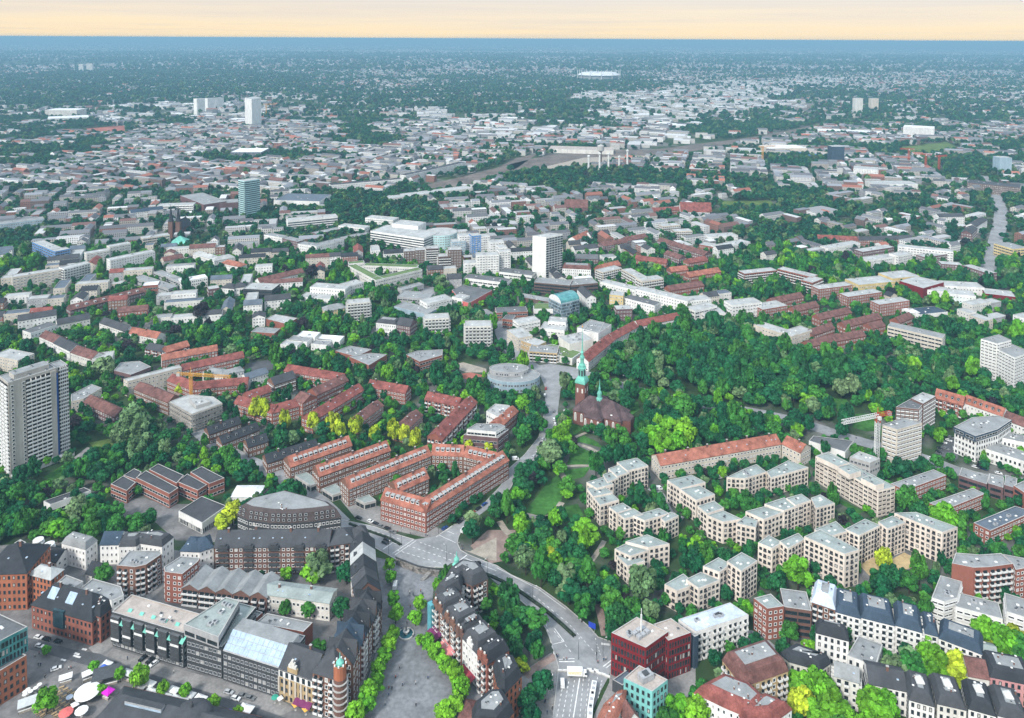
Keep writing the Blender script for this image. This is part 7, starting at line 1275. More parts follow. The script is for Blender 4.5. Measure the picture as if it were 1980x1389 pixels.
# fill: everything near that is not built on or paved is wooded
rt = np.random.default_rng(5)
PARK = [[(1155, 705), (1200, 640), (1330, 612), (1450, 640), (1600, 690), (1720, 740), (1640, 800), (1420, 775), (1250, 745), (1160, 735)]]
FREE = [[(0, 1480), (0, 1060), (340, 1050), (720, 1070), (730, 1480)], [(650, 985), (700, 1000), (860, 1040), (890, 1020), (905, 1075), (870, 1100), (720, 1075), (690, 1040)], [(700, 1480), (727, 1070), (850, 1112), (835, 1190), (900, 1290), (1010, 1480)]]     # paved quarters: only the trees listed above
y = 300.0
while y < 1050:
    s = 7.0 if y < 520 else 8.2; x = -.72 * y - 20
    while x < .72 * y + 20:
        px, py = x + rt.uniform(-.42, .42) * s, y + rt.uniform(-.42, .42) * s; x += s
        i, j = int((px - X0) / CS), int((py - Y0) / CS)
        if not (0 <= i < NX and 0 <= j < NY) or OCC[j, i] or CLR[j, i] or TOCC[j, i]: continue
        u, v = PX(px, py)
        if any(inside((u, v), P_) for P_ in FREE): continue
        park = inside((u, v), PARK[0])
        nz_ = vnoise(np.array([px]), np.array([py]), 38, 4)[0]
        if park and rt.random() < .30: continue
        if not park and (nz_ < .05 or rt.random() < .05): continue
        close = OCC[max(j - 2, 0):j + 3, max(i - 2, 0):i + 3].any()
        r = rt.uniform(5.0, 9.0) if park else (rt.uniform(2.4, 3.8) if close else rt.uniform(3.4, 6.6))
        if OCC[j + 1:j + 5, max(i - 1, 0):i + 2].any(): r = min(r, rt.uniform(2.8, 4.2))
        k = rt.random(); sp_ = 'leaf_dark' if k < .50 else 'leaf_mid' if k < .83 else 'leaf_bright' if k < .915 else 'leaf_pale' if k < .985 else 'leaf_purple'
        if park: sp_ = 'leaf_dark' if k < .54 else 'leaf_mid' if k < .92 else 'leaf_pale'
        tree(px, py, r, sp_, 2 if rt.random() < .035 else (1 if rt.random() < .12 else 0))
    y += s
def tzone(u, v):
    if v > 1240 and u > 1280: return 'among the lower right houses'
    if u > 1440 and v > 1140: return 'around the balcony row houses'
    if 930 < u < 1075 and v > 1100: return 'on the island inside the road curve'
    if 940 < u < 1180 and v > 985: return 'in the park beside the curving road'
    if u > 1100 and v > 880: return 'between the cream estate flats'
    if 890 < u < 1130 and v > 790: return 'around the park lawns below the church'
    if 1090 < u < 1560 and v > 730: return 'between church and orange roofed building'
    if inside((u, v), PARK[0]): return 'in the dense park woods'
    if u > 1400 and v > 700: return 'by the crane and the far road'
    if u < 340 and v > 940: return 'in the grove below the tower block'
    if u < 560 and v > 740: return 'between tower block and construction site'
    if v > 760 and u < 1060: return 'between the red and orange terraces'
    if v > 1000: return 'in the courts behind the plaza houses'
    if u < 520: return 'along the avenue on the left'
    if u < 1080: return 'in the gardens above the red terraces'
    return 'in the upper right gardens'
ADJ = dict(leaf_dark='dark green', leaf_mid='mid green', leaf_bright='bright green', leaf_lime='yellow green', leaf_pale='pale silvery green', leaf_purple='dark purple')
FORM = ['broadleaf tree', 'tall rounded tree', 'pointed conifer']
vis = []
for k, t in enumerate(TREES):
    u, v = PX(t[0], t[1], t[2] * 1.2)
    if -15 < u < 1995 and v < 1405: vis.append((t[2] / math.hypot(t[0], t[1]) * (3 if k < NHAND else 1), k))
vis.sort(reverse=True); picked = set(k for _, k in vis[:300])
REST = {}
for k, (x, y, r, sp_, form, lb, gp) in enumerate(TREES):
    ms = CROWNS if form == 0 else TALLC if form == 1 else CONE
    me = ms[k % len(ms)]
    if k in picked:
        u, v = PX(x, y, r); zn = tzone(u, v); nbn = min(BNAME, key=lambda b: (b[0].x - x) ** 2 + (b[0].y - y) ** 2)[1]; big_ = 'large ' if r > 5 else 'small ' if r < 3.4 else ''
        lbl = f'{big_}{ADJ[sp_]} {FORM[form]} by the {nbn} {zn}'
        if len(lbl.split()) > 16: lbl = f'{ADJ[sp_]} tree by the {nbn} {zn}'
        T = thing('tree', lb or lbl, 'tree', (x, y, 0), gp or ('group of ' + lbl)[:118], rt.uniform(0, 6.28))
        s = r / 1.08; T.scale = (s * rt.uniform(.88, 1.12), s * rt.uniform(.88, 1.12), s * rt.uniform(.9, 1.25))
        c = link('crown', me, T); c.material_slots[0].link = 'OBJECT'; c.material_slots[0].material = MATS[sp_]; link('trunk', TRUNK, T)
    else: REST.setdefault((sp_, ms is CONE and 2 or (1 if ms is TALLC else 0), k % len(ms)), []).append((x, y, r / 1.08))
# far woods: gathered into a few leafy masses, spacing growing with distance
far = []
yb = 1050.0
for (ya, yb, s, rad) in [(1050, 1500, 9.0, 4.6), (1500, 2750, 13.0, 5.4), (2750, 6800, 26.0, 8.0), (6800, 15000, 70.0, 15.0)]:
    yy = ya
    while yy < yb:
        xs = np.arange(-.72 * yy - 30, .72 * yy + 30, s); m_ = len(xs); X = xs + rt.uniform(-.45, .45, m_) * s; Y = np.full(m_, yy) + rt.uniform(-.45, .45, m_) * s
        u, v = soft_px(X, Y); wood = np.zeros(m_, bool); wh = np.zeros(m_, bool)
        for P_ in WOODS: wood |= inpoly_np(u, v, P_)
        for P_ in WHITE: wh |= inpoly_np(u, v, P_)
        dens = vnoise(X, Y, 230, 9); pr = np.where(wood, .97, np.where(wh, .07, np.clip((dens - .36) * 3.0, .40, .92)))
        if ya > 2700: pr = np.where(wood, .80, np.where(wh, .10, np.clip((vnoise(X, Y, 500, 3) - .34) * 1.9, .22, .75)))
        ok = rt.random(m_) < pr
        i = ((X - X0) / CS).astype(int); j = ((Y - Y0) / CS).astype(int); inn = (i >= 0) & (i < NX) & (j >= 0) & (j < NY); blk = np.zeros(m_, bool); blk[inn] = OCC[j[inn], i[inn]] | CLR[j[inn], i[inn]]
        ok &= ~blk
        for a, b in zip(X[ok], Y[ok]): far.append((a, b, rad * rt.uniform(.65, 1.25)))
        yy += s
LOD = [crown_mesh('crown', 41, 16, 18, .34, .85), crown_mesh('crown', 42, 14, 20, .34, .8), crown_mesh('crown', 43, 18, 16, .32, .95)]
for k, t in enumerate(far): REST.setdefault(('leaf_mix', 9, k % 3), []).append(t)
# all trees past the nearest three hundred: one wood, its crowns placed on points
wc = bpy.data.collections.new('crown_patterns'); PT, SZ, IX = [], [], []
for q_, ((sp_, fm, vi), pts) in enumerate(sorted(REST.items())):
    me = (LOD[vi] if fm == 9 else [CROWNS, TALLC, CONE][fm][vi]).copy(); me.materials[0] = MATS[sp_]; wc.objects.link(bpy.data.objects.new(f'crown_pattern_{q_:02d}', me))
    PT += [(p[0], p[1], 0) for p in pts]; SZ += [p[2] for p in pts]; IX += [q_] * len(pts)
me = bpy.data.meshes.new('woodland'); P = np.array(PT); me.vertices.add(len(P)); me.vertices.foreach_set('co', P.ravel().astype(np.float32))
sz = np.array(SZ)[:, None] * rt.uniform((.85, .85, .85), (1.15, 1.15, 1.3), (len(P), 3)); a = me.attributes.new('size', 'FLOAT_VECTOR', 'POINT'); a.data.foreach_set('vector', sz.astype(np.float32).ravel())
a = me.attributes.new('turn', 'FLOAT', 'POINT'); a.data.foreach_set('value', rt.uniform(0, 6.28, len(P)).astype(np.float32)); a = me.attributes.new('form', 'INT', 'POINT'); a.data.foreach_set('value', np.array(IX, np.int32)); me.update()
o = link('woodland', me); tag(o, 'mass of tree crowns filling the ground between the houses', 'woods', kind='stuff')
g = bpy.data.node_groups.new('woodland', 'GeometryNodeTree'); g.interface.new_socket('Geometry', in_out='INPUT', socket_type='NodeSocketGeometry'); g.interface.new_socket('Geometry', in_out='OUTPUT', socket_type='NodeSocketGeometry')
n, l = g.nodes, g.links; gi, go = n.new('NodeGroupInput'), n.new('NodeGroupOutput'); ip = n.new('GeometryNodeInstanceOnPoints'); ci = n.new('GeometryNodeCollectionInfo'); ci.inputs['Collection'].default_value = wc; ci.inputs['Separate Children'].default_value = True; ip.inputs['Pick Instance'].default_value = True
def named(t, k): x = n.new('GeometryNodeInputNamedAttribute'); x.data_type = t; x.inputs['Name'].default_value = k; return x.outputs['Attribute']
cx = n.new('ShaderNodeCombineXYZ'); l.new(named('FLOAT', 'turn'), cx.inputs['Z']); l.new(gi.outputs[0], ip.inputs['Points']); l.new(ci.outputs[0], ip.inputs['Instance']); l.new(named('FLOAT_VECTOR', 'size'), ip.inputs['Scale']); l.new(cx.outputs[0], ip.inputs['Rotation']); l.new(named('INT', 'form'), ip.inputs['Instance Index']); l.new(ip.outputs[0], go.inputs[0])
o.modifiers.new('scatter', 'NODES').node_group = g
# ------------------------------------------------------------------ vehicles
for nm, c in dict(car_white=(.70, .70, .69), car_black=(.015, .015, .018), car_grey=(.16, .165, .17), car_silver=(.42, .43, .44), car_blue=(.02, .06, .22), car_red=(.30, .02, .02)).items(): mat(nm, c, .04, .5, .25, .5)
mat('tyre', (.02, .02, .02), .1, 2); mat('rim', (.35, .35, .36), .1, 2, .4, .5); mat('lamp_glass', (.6, .6, .55), .05, 2, .2, .5)
def profile(b, pts, w, m, taper=None):
    """extrude a side outline (x along the car, z up) to width w, narrower towards the top"""
    zt = max(p[1] for p in pts); zb = min(p[1] for p in pts); f = lambda z: w / 2 * (1 - (taper or 0) * (z - zb) / max(zt - zb, .01))
    A = [(x, -f(z), z) for x, z in pts]; B = [(x, f(z), z) for x, z in pts]; n = len(pts)
    b.face(A, m); b.face(B[::-1], m)
    for i in range(n): j = (i + 1) % n; b.face([A[j], A[i], B[i], B[j]], m)
CARM = {}
def car_parts(kind, colr):
    k = (kind, colr)
    if k in CARM: return CARM[k]
    b, g, lt = MB(), MB(), MB()
    if kind == 'van':
        profile(b, [(-2.5, .35), (2.35, .35), (2.5, .6), (2.45, 1.05), (1.75, 1.25), (1.2, 2.25), (-2.45, 2.3), (-2.5, 2.1)], 1.95, colr, .08); profile(g, [(1.22, 1.3), (1.74, 1.3), (1.25, 2.1), (.5, 2.1), (.5, 1.3)], 1.97, 'glass', .04); wx = (-1.6, 1.6)
    else:
        profile(b, [(-2.2, .3), (2.15, .3), (2.25, .55), (2.15, .8), (1.2, .95), (-1.9, 1.0), (-2.25, .9), (-2.28, .5)], 1.8, colr, .06); profile(b, [(-1.45, 1.38), (.05, 1.40), (.3, 1.36), (-1.65, 1.32)], 1.42, colr, .1); profile(g, [(-1.95, .98), (1.05, .93), (.28, 1.37), (-1.6, 1.34)], 1.62, 'glass', .15); wx = (-1.4, 1.35)
    for s in (-.6, .6): lt.box((2.2, s, .58), (.06, 0), (0, .22), .16, 'lamp_glass')
    wh = MB(); wh.tube((0, -.11, 0), (0, .11, 0), .33, .33, 'tyre', 12); wh.tube((0, -.13, 0), (0, .13, 0), .19, .19, 'rim', 8)
    CARM[k] = (b.mesh('body'), g.mesh('glazing'), lt.mesh('headlights'), wh.mesh('wheel'), wx); return CARM[k]
CDESC = dict(car_white='white', car_black='black', car_grey='dark grey', car_silver='silver', car_blue='blue', car_red='red')
def car(reg, p, q, colr, where_, kind='car', group=None, z=.10):
    """car at zoom point p heading towards q"""
    a = G(reg, p); d = (G(reg, q) - a).normalized(); T = thing('parked_van' if kind == 'van' else 'parked_car', f'{CDESC[colr]} {"van" if kind == "van" else "car"} {where_}', 'van' if kind == 'van' else 'car', (a.x, a.y, z), group, math.atan2(d.y, d.x))
    b, g, lt, wh, wx = car_parts(kind, colr); link('body', b, T); link('glazing', g, T); link('headlights', lt, T)
    for x in wx:
        for s in (-.82, .82): w = link('wheel', wh, T); w.location = (x, s, .33)
for p, q, c, w in [((275, 897), (330, 912), 'car_white', 'driving on the market street'), ((268, 838), (330, 852), 'car_white', 'leading the cars parked under the brick warehouse'), ((325, 850), (390, 866), 'car_black', 'parked second under the brick warehouse'), ((403, 867), (460, 880), 'car_black', 'parked third under the brick warehouse'), ((388, 1053), (440, 1035), 'car_white', 'standing alone on the market square'), ((985, 985), (960, 1005), 'car_black', 'parked askew under the notched roof office'), ((1035, 1000), (1010, 1020), 'car_black', 'parked beside the white one at the notched roof office'), ((1060, 1022), (1035, 1040), 'car_white', 'parked askew under the notched roof office'), ((1580, 1217), (1640, 1235), 'car_silver', 'in the parking row below the glass roof office, first'), ((1628, 1260), (1690, 1278), 'car_white', 'driving below the glass roof office'), ((1675, 1242), (1735, 1260), 'car_grey', 'in the parking row below the glass roof office, second'), ((1728, 1258), (1785, 1276), 'car_grey', 'in the parking row below the glass roof office, third')]: car('A1', p, q, c, w)
for p, q, c, w in [((225, 22), (300, 45), 'car_black', 'first in the row before the court block'), ((375, 66), (440, 88), 'car_white', 'second in the row before the court block'), ((440, 94), (510, 118), 'car_black', 'third in the row before the court block'), ((510, 130), (580, 155), 'car_grey', 'fourth in the row before the court block'), ((590, 156), (660, 180), 'car_black', 'fifth in the row before the court block'), ((652, 206), (720, 228), 'car_grey', 'last in the row before the court block'), ((200, 208), (270, 235), 'car_grey', 'near the plaza corner house at the road'), ((560, 338), (620, 362), 'car_black', 'waiting at the stop line before the junction'), ((585, 305), (650, 330), 'car_black', 'waiting in the inner lane before the junction'), ((1320, 152), (1380, 108), 'car_blue', 'at the corner of the court block'), ((1502, 62), (1560, 25), 'car_black', 'parked beside the court block near the corner'), ((1562, 28), (1620, -8), 'car_grey', 'parked beside the court block, second from the corner')]: car('Q', p, q, c, w)
car('Q', (1560, 180), (1600, 130), 'car_white', 'parked by the park trees at the junction', 'van')
for i in range(5): car('B2', (1460 + i * 42, 1248 - i * 30), (1490 + i * 42, 1226 - i * 30), ['car_black', 'car_grey', 'car_red', 'car_black', 'car_blue'][i], 'along the court block, ' + ['third', 'fourth', 'fifth', 'sixth', 'seventh'][i] + ' from the corner')
for p, q, c, w, kd in [((395, 487), (395, 460), 'car_grey', 'on the church street beside the lawn', 'car'), ((480, 482), (510, 480), 'car_white', 'beside the church tower', 'car'), ((396, 542), (394, 515), 'car_white', 'first of two below the church', 'car'), ((404, 575), (402, 550), 'car_white', 'second of two below the church', 'car'), ((318, 682), (330, 655), 'car_silver', 'on the curve below the church street', 'car'), ((304, 712), (316, 688), 'car_black', 'on the curve below the silver one', 'car'), ((285, 757), (298, 730), 'car_white', 'on the bend by the penthouse building', 'car'), ((256, 800), (268, 776), 'car_silver', 'on the bend near the parked van', 'car'), ((130, 818), (165, 816), 'car_white', 'at the bend beside the orange roofed block', 'van'), ((155, 862), (175, 835), 'car_white', 'opposite the orange roofed block', 'car'), ((333, 375), (335, 350), 'car_white', 'opposite the oval office', 'car'), ((340, 330), (342, 305), 'car_red', 'nearest the oval office', 'car'), ((1540, 945), (1580, 935), 'car_white', 'first of two in the estate parking', 'van'), ((1565, 938), (1600, 930), 'car_white', 'second of two in the estate parking', 'van'), ((1118, 1022), (1145, 1020), 'car_white', 'beside the estate court entrance', 'van'), ((1115, 1072), (1130, 1095), 'car_black', 'in the estate court lane', 'car'), ((1080, 1032), (1100, 1045), 'car_black', 'at the head of the estate lane', 'car')]: car('B3', p, q, c, w, kd)
for i, (p, q, c) in enumerate([((1372, 702), (1400, 712), 'car_white'), ((1406, 688), (1434, 698), 'car_white'), ((1345, 742), (1370, 752), 'car_black'), ((1385, 745), (1410, 755), 'car_grey'), ((1338, 768), (1362, 778), 'car_black'), ((1442, 742), (1440, 720), 'car_white'), ((1420, 668), (1448, 676), 'car_grey'), ((1285, 812), (1330, 824), 'car_white'), ((1590, 872), (1630, 885), 'car_white'), ((1642, 884), (1680, 896), 'car_blue'), ((1748, 914), (1790, 924), 'car_white'), ((893, 672), (860, 660), 'car_black')]):
    car('B4', p, q, c, ['in the office car park, front row', 'in the office car park, back row', 'in the office car park by the hedge', 'in the office car park, middle', 'at the exit of the office car park', 'closest to the wave topped office', 'in the office car park, far corner', 'on the road below the tan tower', 'before the blue ground floor office', 'before the blue ground floor office', 'on the road at right before the low brown offices', 'on the far road behind the crane'][i])
for p, q, c, w in [((82, 832), (120, 855), 'car_black', 'parked in the lane by the square brick block'), ((124, 866), (160, 890), 'car_white', 'parked in the lane by the square brick block'), ((146, 906), (180, 930), 'car_silver', 'lowest in the lane by the square brick block'), ((42, 895), (60, 915), 'car_black', 'by the white modern flats lane')]: car('A4', p, q, c, w)
for i in range(9): car('C3', (38 + i * 13, 1190 + i * 17 + (i % 3) * 6), (48 + i * 13, 1204 + i * 17), ['car_white', 'car_grey', 'car_black'][i % 3], 'in the street above the oval office', 'car', 'cars in the street above the oval office')
car('A3', (455, 1158), (452, 1100), 'car_white', 'in the wide road below the truck', 'van')
# white box truck with yellow side lettering crossing the junction
mat('cargo_white', (.74, .74, .72), .03, .5); mat('stripe_yellow', (.72, .55, .10), .05, .5)
a = G('A3', (560, 1100)); d = (G('A3', (612, 1102)) - a).normalized(); T = thing('box_truck', 'white box truck with yellow lettering turning across the junction', 'truck', (a.x, a.y, .12), None, math.atan2(d.y, d.x))
q = MB(); q.box((-1.3, 0, 1.0), (3.6, 0), (0, 1.25), 2.7, 'cargo_white'); q.build('cargo_box', T); q = MB(); profile(q, [(2.5, .6), (4.4, .6), (4.45, 1.6), (4.1, 2.7), (2.5, 2.75)], 2.3, 'car_white', .06); cab_ = q.build('cab', T)
q = MB(); profile(q, [(4.0, 1.65), (4.47, 1.65), (4.13, 2.6), (3.3, 2.6), (3.3, 1.65)], 2.34, 'glass', .05); q.build('windscreen', cab_); q = MB(); q.box((0, 0, .6), (4.2, 0), (0, .45), .35, 'metal_dark'); q.build('chassis', T)
for i in range(14): q = MB(); q.box((-4.2 + i * .42, -1.27, 1.9 + (.0 if i % 5 else .1)), (.14 if i % 3 else .08, 0), (0, .02), .5, 'stripe_yellow'); q.build('letter', T)
q = MB(); q.box((-1.3, -1.265, 2.75), (3.2, 0), (0, .015), .22, 'stripe_yellow'); q.build('stripe', T)
wh = MB(); wh.tube((0, -.15, 0), (0, .15, 0), .48, .48, 'tyre', 12); wh.tube((0, -.17, 0), (0, .17, 0), .25, .25, 'rim', 8); whm = wh.mesh('wheel')
for x in (-3.2, 3.4):
    for s in (-1.0, 1.0): w = link('wheel', whm, T); w.location = (x, s, .48)
# bus column on the wide road
for i, (p, q_, L_, lb) in enumerate([((668, 1225), (676, 1170), 9, 'white minibus leading the three in the wide road'), ((655, 1300), (663, 1245), 11, 'white bus second of three in the wide road'), ((645, 1400), (650, 1330), 11, 'white bus cut by the bottom edge in the wide road')]):
    a = G('A3', p); d = (G('A3', q_) - a).normalized(); T = thing('bus', lb, 'bus', (a.x, a.y, .12), 'white buses in the wide road', math.atan2(d.y, d.x)); q = MB(); profile(q, [(-L_ / 2, .35), (L_ / 2 - .1, .35), (L_ / 2, 1.2), (L_ / 2 - .25, 2.9), (-L_ / 2 + .1, 2.95), (-L_ / 2, 2.6)], 2.4, 'car_white', .05); q.build('body', T)
    q = MB(); profile(q, [(-L_ / 2 + .5, 1.3), (L_ / 2 - .04, 1.3), (L_ / 2 - .2, 2.4), (-L_ / 2 + .5, 2.4)], 2.43, 'glass', .03); q.build('glazing', T)
    for x in (-L_ * .3, 0, L_ * .3): q = MB(); q.box((x, 0, 2.92), (.7, 0), (0, .6), .22, 'metal'); q.build('roof_unit', T)
    for x in (-L_ * .3, L_ * .3):
        for s in (-1.02, 1.02): w = link('wheel', whm, T); w.location = (x, s, .48)
a = G('A2', (1015, 480)); T = thing('delivery_van', 'white delivery van parked under the plaza trees', 'van', (a.x, a.y, .06), None, 1.55); b, g, lt, wh_, wx = car_parts('van', 'car_white'); T.scale = (1.3, 1.1, 1.1); link('body', b, T); link('glazing', g, T); link('headlights', lt, T)
for x in wx:
    for s in (-.82, .82): w = link('wheel', wh_, T); w.location = (x, s, .33)
# white barriers across the junction
for i, (x, y) in enumerate([(440, 1068), (470, 1068), (500, 1070), (640, 1060), (655, 1072), (690, 1068), (705, 1085), (740, 1095), (768, 1108)]):
    p = G('A3', (x, y)); q = MB(); q.box((0, 0, 0), (1.3, 0), (0, .35), .35, 'concrete'); q.box((0, 0, .35), (1.2, 0), (0, .16), .75, 'panel_white'); o = q.build('road_barrier'); o.location = (p.x, p.y, .1); o.rotation_euler.z = -.4 * (i > 3); tag(o, 'white road barrier ' + ('left of the box truck' if i < 3 else 'in the line right of the box truck'), 'barrier', 'white road barriers ' + ('left' if i < 3 else 'right') + ' of the truck')
# ------------------------------------------------------------------ people
def person_mesh(name, stride):
    v = [(0, 0, .92), (0, 0, 1.18), (0, 0, 1.42), (0, 0, 1.54), (0, 0, 1.68), (.10, 0, .86), (.12, stride, .48), (.12, stride * 1.2, .06), (.12, stride * 1.2 + .14, .03), (-.10, 0, .86), (-.12, -stride, .48), (-.12, -stride * 1.4, .06), (-.12, -stride * 1.4 + .14, .03), (.20, 0, 1.40), (.25, -stride * .7, 1.12), (.25, -stride * .4, .86), (-.20, 0, 1.40), (-.25, stride * .7, 1.12), (-.25, stride * .9, .86)]
    e = [(0, 1), (1, 2), (2, 3), (3, 4), (0, 5), (5, 6), (6, 7), (7, 8), (0, 9), (9, 10), (10, 11), (11, 12), (2, 13), (13, 14), (14, 15), (2, 16), (16, 17), (17, 18)]
    rad = [.15, .14, .17, .06, .11, .10, .075, .05, .04, .10, .075, .05, .04, .07, .05, .04, .07, .05, .04]
    me = bpy.data.meshes.new('tmp'); me.from_pydata(v, e, []); o = bpy.data.objects.new('tmp', me); COL.objects.link(o); o.modifiers.new('skin', 'SKIN'); 
    for i, sv in enumerate(me.skin_vertices[0].data): sv.radius = (rad[i], rad[i]); sv.use_root = i == 0
    dg = bpy.context.evaluated_depsgraph_get(); m2 = bpy.data.meshes.new_from_object(o.evaluated_get(dg)); bpy.data.objects.remove(o); m2.name = name
    for c in ('coat', 'trousers', 'skin'): pass
    return m2
mat('coat_dark', (.03, .032, .04), .2, 2); mat('coat_blue', (.05, .09, .18), .2, 2); mat('coat_light', (.45, .44, .42), .2, 2); mat('coat_red', (.30, .05, .05), .2, 2); mat('trousers', (.035, .037, .045), .2, 2); mat('skin', (.45, .28, .20), .1, 2)
PM = []
for sN, st_ in enumerate((.10, .20)):
    m0 = person_mesh('person', st_)
    for c in ('coat_dark', 'coat_blue', 'coat_light', 'coat_red'):
        m1 = m0.copy(); m1.materials.clear()
        for nm in (c, 'trousers', 'skin'): m1.materials.append(MATS[nm])
        for f in m1.polygons: f.material_index = 1 if f.center.z < .88 and abs(f.center.x) < .2 else 2 if f.center.z > 1.5 else 0
        PM.append(m1)
spots = [('A2', p, 'on the open cobbles of the plaza') for p in [(1045, 1055), (1065, 1168), (1155, 1158), (970, 1192), (992, 1192), (970, 1238), (945, 1300), (1018, 1116), (1158, 1310), (1240, 1120)]] + [('A2', p, 'near the plaza fountain') for p in [(1115, 530), (1118, 628), (1095, 742), (1060, 780), (1135, 830), (1190, 520)]] + [('A3', p, 'waiting at the junction crossing') for p in [(415, 966), (422, 974), (465, 990), (485, 990), (690, 955), (740, 995), (755, 990), (700, 1010)]] + [('A3', p, 'on the footpath along the wide road') for p in [(340, 1280), (333, 1285), (755, 778), (742, 780), (385, 1330), (350, 1360)]] + [('A1', p, 'on the market square') for p in [(240, 970), (270, 950), (265, 1030), (280, 1030), (475, 1055), (490, 1050), (310, 1115), (880, 985), (1200, 1080)]] + [('Q', p, 'on the pavement before the court block') for p in [(770, 150), (885, 225), (1078, 250), (1098, 245), (720, 205), (1540, 385), (1545, 420), (1500, 355)]]
for i, (reg, p, w) in enumerate(spots):
    a = G(reg, p); o = link('person', PM[i % len(PM)]); o.location = (a.x, a.y, .1); o.rotation_euler.z = (i * 2.4) % 6.28; o.scale = (1.05,) * 3
    tag(o, f'{["person in dark coat", "person in blue jacket", "person in pale jacket", "person in red top"][i % 4]} {"standing" if (i % 8) < 4 else "walking"} {w}', 'person', 'people ' + w)
# ------------------------------------------------------------------ market square furniture
def tent(name, label, reg, p, w, d, h, m, rot=0.0, group=None, posts=True, peak=True):
    a = G(reg, p); T = thing(name, label, 'tent' if 'tent' in name else 'stall' if 'stall' in name else 'canopy', (a.x, a.y, .05), group, rot); q = MB()
    if peak:
        for i in range(4):
            c = [(-w / 2, -d / 2), (w / 2, -d / 2), (w / 2, d / 2), (-w / 2, d / 2)]; q.face([(*c[i], h), (*c[(i + 1) % 4], h), (0, 0, h + min(w, d) * .32)], m); q.face([(*c[i], h - .35), (*c[(i + 1) % 4], h - .35), (*c[(i + 1) % 4], h), (*c[i], h)], m)
    else: q.slab([(-w / 2, -d / 2, h - .2), (w / 2, -d / 2, h - .2), (w / 2, d / 2, h + .5), (-w / 2, d / 2, h + .5)], .2, m)
    q.build('canvas_roof', T)
    for sx in (-1, 1):
        for sy in (-1, 1): q = MB(); q.tube((sx * (w / 2 - .1), sy * (d / 2 - .1), 0), (sx * (w / 2 - .1), sy * (d / 2 - .1), h - .1), .06, .06, 'metal', 5); q.build('post', T)
    q = MB(); q.box((0, -d / 2 + .6, 0), (w / 2 - .4, 0), (0, .35), 1.0, 'gravel', 'panel_white'); q.build('counter', T)
tent('market_tent', 'magenta peaked tent beside the round canopy', 'M', (1390, 1110), 4.4, 4, 2.6, 'canvas_magenta', -.4)
tent('market_stall', 'stall with blue and white roof by the small tree', 'M', (1345, 810), 4.6, 3.4, 3, 'canvas_blue', -.35); tent('market_stall', 'white roofed stall directly behind the blue one', 'M', (1380, 765), 4.6, 3, 3.2, 'canvas_white', -.35)
tent('market_stall', 'long white roofed stall left of the black stage', 'M', (1195, 860), 9, 2.6, 3, 'canvas_white', .62, peak=False); tent('stage_canopy', 'black stage roof behind the round canopy', 'M', (1360, 915), 11, 7, 4.2, 'metal_dark', .35, peak=False)
tent('market_stall', 'white and turquoise stall on the open square', 'M', (845, 925), 5.5, 2.6, 2.6, 'canvas_white', .45, peak=False); tent('shade_sail', 'pale angular shade sail beside the large round tree', 'M', (355, 1260), 7.5, 4.5, 3, 'canvas_grey', .5, peak=False); tent('market_stall', 'white stall right of the stage trees', 'M', (1650, 880), 5.5, 3.4, 3, 'canvas_grey', -.3)
for i, (x, y, w) in enumerate([(955, 1205, 5.5), (1030, 1172, 6), (1050, 1230, 6.5), (1130, 1258, 7), (1235, 1285, 8.5), (1385, 1275, 5.5), (1200, 1218, 5), (1310, 1250, 5)]):
    tent('market_stall', ['white market stall, leftmost by the hall', 'white market stall behind the leftmost', 'white market stall, second along the hall', 'white market stall, third along the hall', 'longest white market stall along the hall', 'white market stall nearest the dome', 'white market stall behind the second', 'grey market stall beside the dark tree'][i], 'A1', (x, y + 12), w, 3.4, 2.7, 'canvas_white' if i < 7 else 'canvas_grey', -.33, 'white market stalls along the hall')
tent('market_stall', 'red and white snack stall by the dome', 'A1', (1700, 1360), 6.5, 4, 2.8, 'canvas_white', -.3); tent('market_stall', 'small blue stall beside the red and white one', 'A1', (1600, 1392), 4.5, 3, 2.6, 'canvas_blue', -.3)
def umbrella(label, reg, p, r, h, m, name='parasol', cat='parasol', n=10, group=None):
    a = G(reg, p); T = thing(name, label, cat, (a.x, a.y, .06), group); q = MB(); q.lathe((0, 0, h), [(r, 0), (r * .98, .12), (r * .45, r * .16), (.05, r * .26)], m, n); q.build('canopy', T); q = MB(); q.tube((0, 0, 0), (0, 0, h + .2), .07, .05, 'metal', 6); q.build('pole', T); q = MB(); q.lathe((0, 0, 0), [(.6, 0), (.6, .1), (.1, .12)], 'concrete', 8); q.build('base', T)
umbrella('large round white canopy on the market square', 'M', (1125, 1140), 5.4, 3.4, 'canvas_white', 'round_canopy', 'canopy', 24)
umbrella('red parasol at the lower edge of the market square', 'M', (850, 1395), 3.0, 2.8, 'canvas_red'); umbrella('white parasol beside the red one', 'M', (1050, 1370), 2.8, 2.8, 'canvas_white'); umbrella('square white parasol near the round canopy', 'M', (965, 1290), 2.0, 2.8, 'canvas_white', n=4); umbrella('pale blue parasol left of the round canopy', 'M', (895, 1190), 1.5, 2.6, 'lightblue')
for i, (x, y) in enumerate([(650, 1085), (790, 1145)]): umbrella(['orange parasol left before the ornate yellow house', 'orange parasol right before the ornate yellow house'][i], 'K', (x, y), 1.9, 2.6, 'canvas_orange', n=4)
umbrella('white parasol before the ornate yellow house', 'K', (437, 1000), 1.7, 2.6, 'canvas_white', n=4); umbrella('turquoise parasol beside the white one', 'K', (365, 985), 1.6, 2.6, 'canvas_green')
for i, (x, y) in enumerate([(320, 1150), (325, 1115), (395, 1110), (460, 1065), (508, 1022), (360, 1085)]): umbrella('small white parasol on the brick building terrace', 'M', (x, y), 1.1, 2.4, 'canvas_white', group='small terrace parasols')
mat('bench_wood', (.42, .30, .17), .15, 1)
